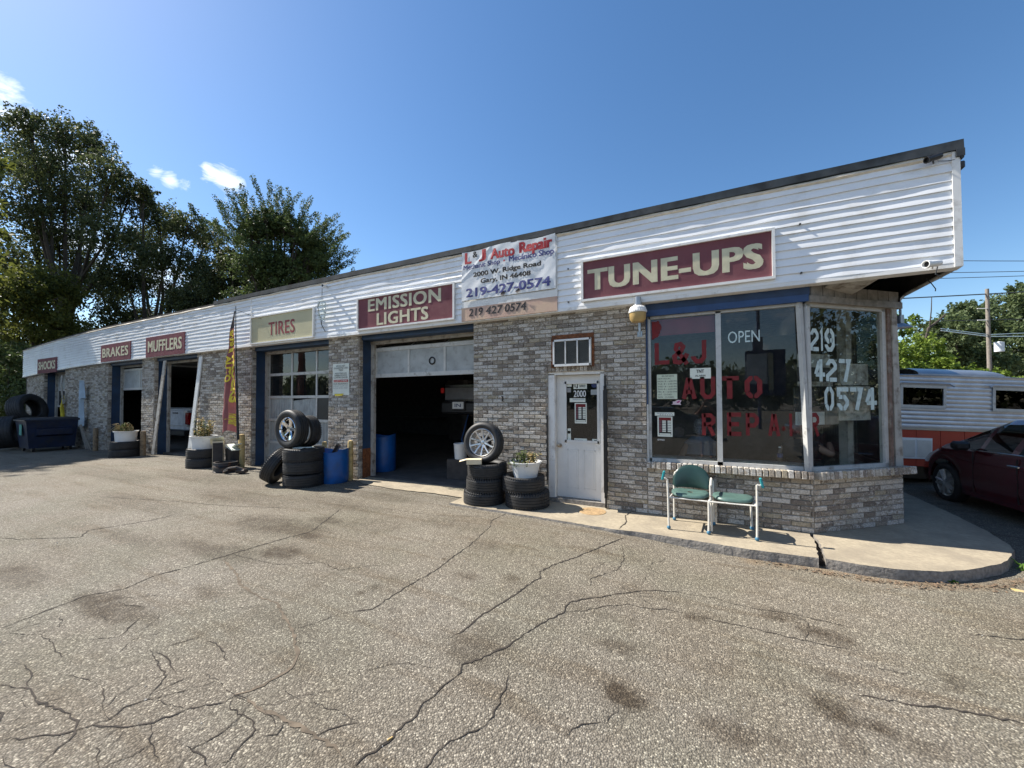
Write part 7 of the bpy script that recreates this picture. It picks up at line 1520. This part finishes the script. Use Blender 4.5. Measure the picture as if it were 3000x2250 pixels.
tree('sunlit yellow-green tree behind the camper roof', (12.2, 33, -.3), R1, 'leafR1', 26000, .17, 8, trunk_r=.16, group='trees behind the camper')
R2 = [(26.5,64.7,9.7,2.4),(29.9,70.9,12.2,2.0),(34.0,77.5,13.7,2.2),(27.6,67.6,7.1,2.4),(32.7,74.6,9.5,2.7),(30.0,66.5,5.8,2.6),(27.0,70.1,10.4,1.8),(34.2,73.1,2.6,2.9),(29,68,3.4,2.8)]
R3 = [(33.6,72.8,11.6,2.6),(39.2,80.1,15.0,2.7),(34.3,70.9,10.0,2.7),(36.7,76.5,6.4,3.2),(34.0,68.5,8.0,2.8),(36.9,72.2,14.6,2.4),(41.1,78.8,12.0,3.8),(36.4,69.7,5.3,3.3),(37.4,74.7,2.6,3.0),(41,74,8,3.2),(45,82,13,4)]
tree('dark green tree behind utility pole, left of it', (30, 70, -.5), R2, 'leafR2', 32000, .34, 9, trunk_r=.4, group='trees behind the camper')
tree('larger dark green tree at the right edge behind the utility pole', (38, 75, -.5), R3, 'leafR2', 36000, .36, 10, trunk_r=.5, group='trees behind the camper')
k = MB(); k.tube([(12.6, 33.9, 5.0), (12.9, 34.1, 6.2), (13.5, 34.4, 6.7), (13.9, 34.6, 7.1)], [.09, .08, .06, .05], 6); k.tube([(12.95, 34.1, 6.2), (13.1, 34.2, 7.4), (13.15, 34.25, 8.2)], [.04, .03, .02], 5); tag(k.build('dead_branch', MT['bark']), 'bare dead limb sticking up beside the yellow-green tree', 'branch')
# treeline across the road behind the photographer (seen in the windows)
rnd = random.Random(50); k = MB(); vs = []; fs = []
for i in range(100):
    x = -190 + i * 3.7; h_ = 9 + 3 * mnoise.noise(Vector((i * .35, 0, 0))) + rnd.uniform(-1, 1); c = Vector((x, -62 + rnd.uniform(-3, 3), h_ * .5))
    for j in range(620):
        v = sph(rnd); v = v.normalized() * rnd.random() ** .3; p = c + Vector((v.x * 3.4, v.y * 2.4, v.z * h_ * .5)); s = rnd.uniform(.5, 1.1); a, b = sph(rnd) * s, sph(rnd) * s; n0 = len(vs); vs += [p, p + a, p + a + b, p + b]; fs.append((n0, n0 + 1, n0 + 2, n0 + 3))
k.v = [tuple(v) for v in vs]; k.f = fs; tag(k.build('distant_woods', MT['leafR2']), kind='stuff')
rnd = random.Random(51); k = MB(); vs = []; fs = []
for i in range(125):     # woods closing the view behind the shop's left end and beyond the camper
    if i < 38: x = -62 + rnd.uniform(-4, 4); y = 4 + i * 1.25; h_ = 8
    elif i < 54: x = -58 + (i - 38) * 3.0; y = 44 + rnd.uniform(-2, 2); h_ = 5
    elif i < 75: x = 6 + (i - 54) * 3.2; y = 84 - (i - 54) * .3; h_ = 7.5
    else: x = 48 + rnd.uniform(-3, 3); y = -44 + (i - 75) * 1.9; h_ = 11
    c = Vector((x, y, h_ * .5))
    for j in range(330 if i < 75 else 900):
        v = sph(rnd); v = v.normalized() * rnd.random() ** .3; p = c + Vector((v.x * 3.4, v.y * 2.6, v.z * h_ * .55)); s = rnd.uniform(.3, .7); a, b = sph(rnd) * s, sph(rnd) * s; n0 = len(vs); vs += [p, p + a, p + a + b, p + b]; fs.append((n0, n0 + 1, n0 + 2, n0 + 3))
k.v = [tuple(v) for v in vs]; k.f = fs; tag(k.build('background_woods', MT['leafA']), kind='stuff')
# weeds at the kerb
for (x, y, s, lb) in ((3.0, 5.93, 1.0, 'green weed tuft growing at the rounded kerb end'), (2.1, 5.28, .35, 'tiny green weed under the curb front')):
    rnd = random.Random(int(x * 10)); k = MB()
    for i in range(60):
        a = rnd.uniform(0, 6.28); L = rnd.uniform(.05, .17) * s; b = Vector((x + rnd.gauss(0, .05 * s), y + rnd.gauss(0, .05 * s), gz(x, y))); d = Vector((math.cos(a), math.sin(a), rnd.uniform(.4, 1.4))).normalized(); w = Vector((-math.sin(a), math.cos(a), 0)) * .006 * s
        k.add([b - w, b + w, b + d * L * .6 + w * 1.6, b + d * L + Vector((0, 0, -.02)), b + d * L * .6 - w * 1.6], [(0, 1, 2, 3, 4)])
    tag(k.build('weed', MT['weed']), lb, 'weed')
k = MB(); k.obox((-1.435, 1.485, gz(-1.43, 1.48) + .006), (.008, .028, .008), Matrix.Rotation(R(-20), 3, 'Z'), .002); tag(k.build('cigarette_butt', pm('butt', (.62, .42, .16), .8)), 'orange cigarette butt lying by the long crack', 'cigarette butt')

# ================================================================== people
def figure(name, label, joints, edges, mat, loc, rot=0, parent=None, sub=2, cat='person'):
    me = bpy.data.meshes.new(name); me.from_pydata([j[:3] for j in joints], edges, []); me.update(); me.materials.append(mat)
    o = bpy.data.objects.new(name, me); col.objects.link(o)
    if parent is None: o.location = loc; o.rotation_euler.z = rot; tag(o, label, cat)
    else: o.parent = parent
    sk = o.modifiers.new('skin', 'SKIN')
    for i, j in enumerate(joints): r_ = j[3]; me.skin_vertices[0].data[i].radius = (r_, j[4] if len(j) > 4 else r_); me.skin_vertices[0].data[i].use_root = (i == 0)
    sk.use_smooth_shade = True; o.modifiers.new('sub', 'SUBSURF').levels = sub; o.modifiers['sub'].render_levels = sub
    return o
def head(parent, x, y, z, r=.10, skin='skin', hair='ink', hairdrop=.0, cov=.15):
    k = MB(); k.lathe([(0, -r * 1.15), (r * .45, -r * 1.05), (r * .78, -r * .6), (r * .92, 0), (r * .86, r * .55), (r * .5, r * 1.0), (0, r * 1.12)], 20, Matrix.Translation((x, y, z)) @ Matrix.Diagonal((.86, 1.0, 1.08, 1)))
    k.obox((x, y + r * .95, z - r * .1), (r * .2, r * .25, r * .3), None, r * .06)
    for s in (-1, 1): k.obox((x + s * r * .8, y, z - r * .05), (r * .12, r * .3, r * .45), None, r * .05)
    h_ = k.build('head', MT[skin], parent, smooth=True)
    k = MB()
    for s in (-1, 1): k.lathe([(0, -.012), (.012, 0), (0, .012)], 8, Matrix.Translation((x + s * r * .32, y + r * .86, z + r * .05)))
    k.obox((x, y + r * .9, z - r * .5), (r * .4, r * .08, r * .08)); k.build('face_features', MT['blackcloth'], parent)
    k = MB(); k.lathe([(r * 1.0, -r * .3 - hairdrop), (r * 1.04, r * .2), (r * .92, r * .75), (r * .5, r * 1.15), (0, r * 1.26)], 20, Matrix.Translation((x, y - r * .16, z + r * .05)) @ Matrix.Diagonal((.92, 1.0, 1.05, 1))); k.build('hair', MT[hair], parent, smooth=True)
# photographer, standing right behind the camera, phone held up
PH = figure('person', 'person in dark t-shirt and shorts holding up a phone, standing in the lot', [(0, 0, .95, .15, .11), (0, 0, 1.2, .14, .10), (0, 0, 1.42, .16, .09), (0, 0, 1.55, .055), (.2, 0, 1.42, .06), (.27, .12, 1.28, .045), (.10, .30, 1.52, .032), (-.2, 0, 1.42, .06), (-.27, .12, 1.28, .045), (-.10, .30, 1.52, .032), (.1, 0, .86, .10), (.11, 0, .5, .062), (.12, -.02, .12, .042), (.12, .1, .04, .04), (-.1, 0, .86, .10), (-.11, 0, .5, .062), (-.12, -.02, .12, .042), (-.12, .1, .04, .04), (.07, .34, 1.60, .022), (-.07, .34, 1.60, .022)],
    [(0, 1), (1, 2), (2, 3), (2, 4), (4, 5), (5, 6), (2, 7), (7, 8), (8, 9), (0, 10), (10, 11), (11, 12), (12, 13), (0, 14), (14, 15), (15, 16), (16, 17), (6, 18), (9, 19)], MT['skin'], (0.02, -.52, -.06))
k = MB(); k.lathe([(.235, .92), (.23, 1.1), (.225, 1.3), (.24, 1.42), (.12, 1.52)], 24, Matrix.Diagonal((1, .62, 1, 1))); k.build('shirt', MT['blackcloth'], PH, smooth=True)
for s in (-1, 1):
    k = MB(); k.tube([(s * .1, 0, .98), (s * .11, 0, .55)], [.13, .11], 14, False); k.build('shorts', MT['signblue'], PH, smooth=True)
    k = MB(); k.tube([(s * .16, 0, 1.46), (s * .25, .08, 1.32)], [.085, .075], 12, False); k.build('sleeve', MT['blackcloth'], PH, smooth=True)
    for i in range(4): k = MB(); k.tube([(s * .075, .34, 1.60 + i * .016), (s * .085, .375, 1.605 + i * .016), (s * .055, .392, 1.61 + i * .016)], .008, 6); k.build('finger', MT['skin'], PH)
head(PH, 0, .02, 1.70)
k = MB(); k.obox((0, .385, 1.62), (.15, .009, .075), None, .004); tag(k.build('phone', MT['black']), 'black phone held up by the person in the lot', 'phone'); bpy.data.objects['phone'].location = (0.02, -.52, -.06)
# two people sitting in the office, seen from behind through the glass
def sitter(label, x, y, rot, shirt, hairm, skin, arm, drop=.0, hz=1.22):
    P = figure('person', label, [(0, 0, .50, .17, .13), (0, -.02, .75, .16, .12), (0, -.02, .98, .18, .10), (0, 0, 1.10, .055), (.2, -.02, .96, .06), (arm[0][0], arm[0][1], arm[0][2], .05), (arm[1][0], arm[1][1], arm[1][2], .036), (-.2, -.02, .96, .06), (-.30, .06, .72, .05), (-.18, .28, .62, .036), (.12, .2, .50, .09), (.13, .48, .48, .065), (.13, .48, .08, .045), (-.12, .2, .50, .09), (-.13, .48, .48, .065), (-.13, .48, .08, .045), (.13, .58, .05, .04), (-.13, .58, .05, .04)],
        [(0, 1), (1, 2), (2, 3), (2, 4), (4, 5), (5, 6), (2, 7), (7, 8), (8, 9), (0, 10), (10, 11), (11, 12), (0, 13), (13, 14), (14, 15), (12, 16), (15, 17)], MT[skin], (x, y, .0), rot)
    k = MB(); k.lathe([(.25, .48), (.235, .7), (.24, .9), (.25, .98), (.13, 1.08)], 24, Matrix.Diagonal((1, .68, 1, 1))); k.build('shirt', MT[shirt], P, smooth=True)
    head(P, 0, .02, hz, .105, skin, hairm, drop); return P
sitter('person in grey shirt and patterned headscarf sitting inside the left window pane', -.08, 6.95, R(25), 'greyshirt', 'scarf', 'skin', ((.30, .10, .74), (.2, .3, .66)), .06)
sitter('person in black sleeveless top sitting behind the window corner, bare arm bent', 1.28, 7.15, R(-20), 'blackcloth', 'hairp', 'skin2', ((.36, .02, .86), (.30, .22, 1.02)), .05, 1.25)
for (x, y, nm) in ((-.08, 6.95, 'chair under the person in the grey shirt'), (1.28, 7.15, 'chair under the person in the black top')):
    CHR = thing('office_chair', nm, 'chair', (x, y, .006), group='chairs in the office')
    k = MB(); k.box(-.24, .24, -.22, .24, .40, .44); k.build('seat', MT['black'], CHR); k = MB()
    for sx in (-.21, .21):
        for sy in (-.19, .21): k.box(sx - .015, sx + .015, sy - .015, sy + .015, 0, .4)
    k.build('legs', MT['steel'], CHR); k = MB(); k.box(-.22, .22, -.235, -.20, .5, .8); k.build('backrest', MT['black'], CHR)
WBt = thing('water_bottle', 'clear plastic water bottle standing on the inner window sill', 'bottle', (.87, 6.14, .835))
k = MB(); k.lathe([(0, 0), (.030, .002), (.032, .03), (.029, .05), (.032, .07), (.029, .09), (.032, .12), (.03, .15), (.013, .185), (.013, .20)], 20); k.build('bottle_body', MT['bulbglass'], WBt, smooth=True)
k = MB(); k.lathe([(.0335, .07), (.0335, .12)], 20); k.build('label', MT['signblue'], WBt); k = MB(); k.lathe([(.015, .195), (.015, .21), (0, .212)], 14); k.build('cap', MT['white'], WBt)
k = MB(); k.box(-.72, 1.15, 6.10, 6.30, .80, .83); tag(k.build('inner_sill', MT['greywood'], BL, True))
# road and houses' hint behind: street lane across the back
k = MB(); k.box(-80, 80, -30, -22, gz(0, -26) + .003, gz(0, -26) + .006); tag(k.build('road', pm('road_asphalt', (.11, .108, .1), .9, var=.15)), kind='structure')
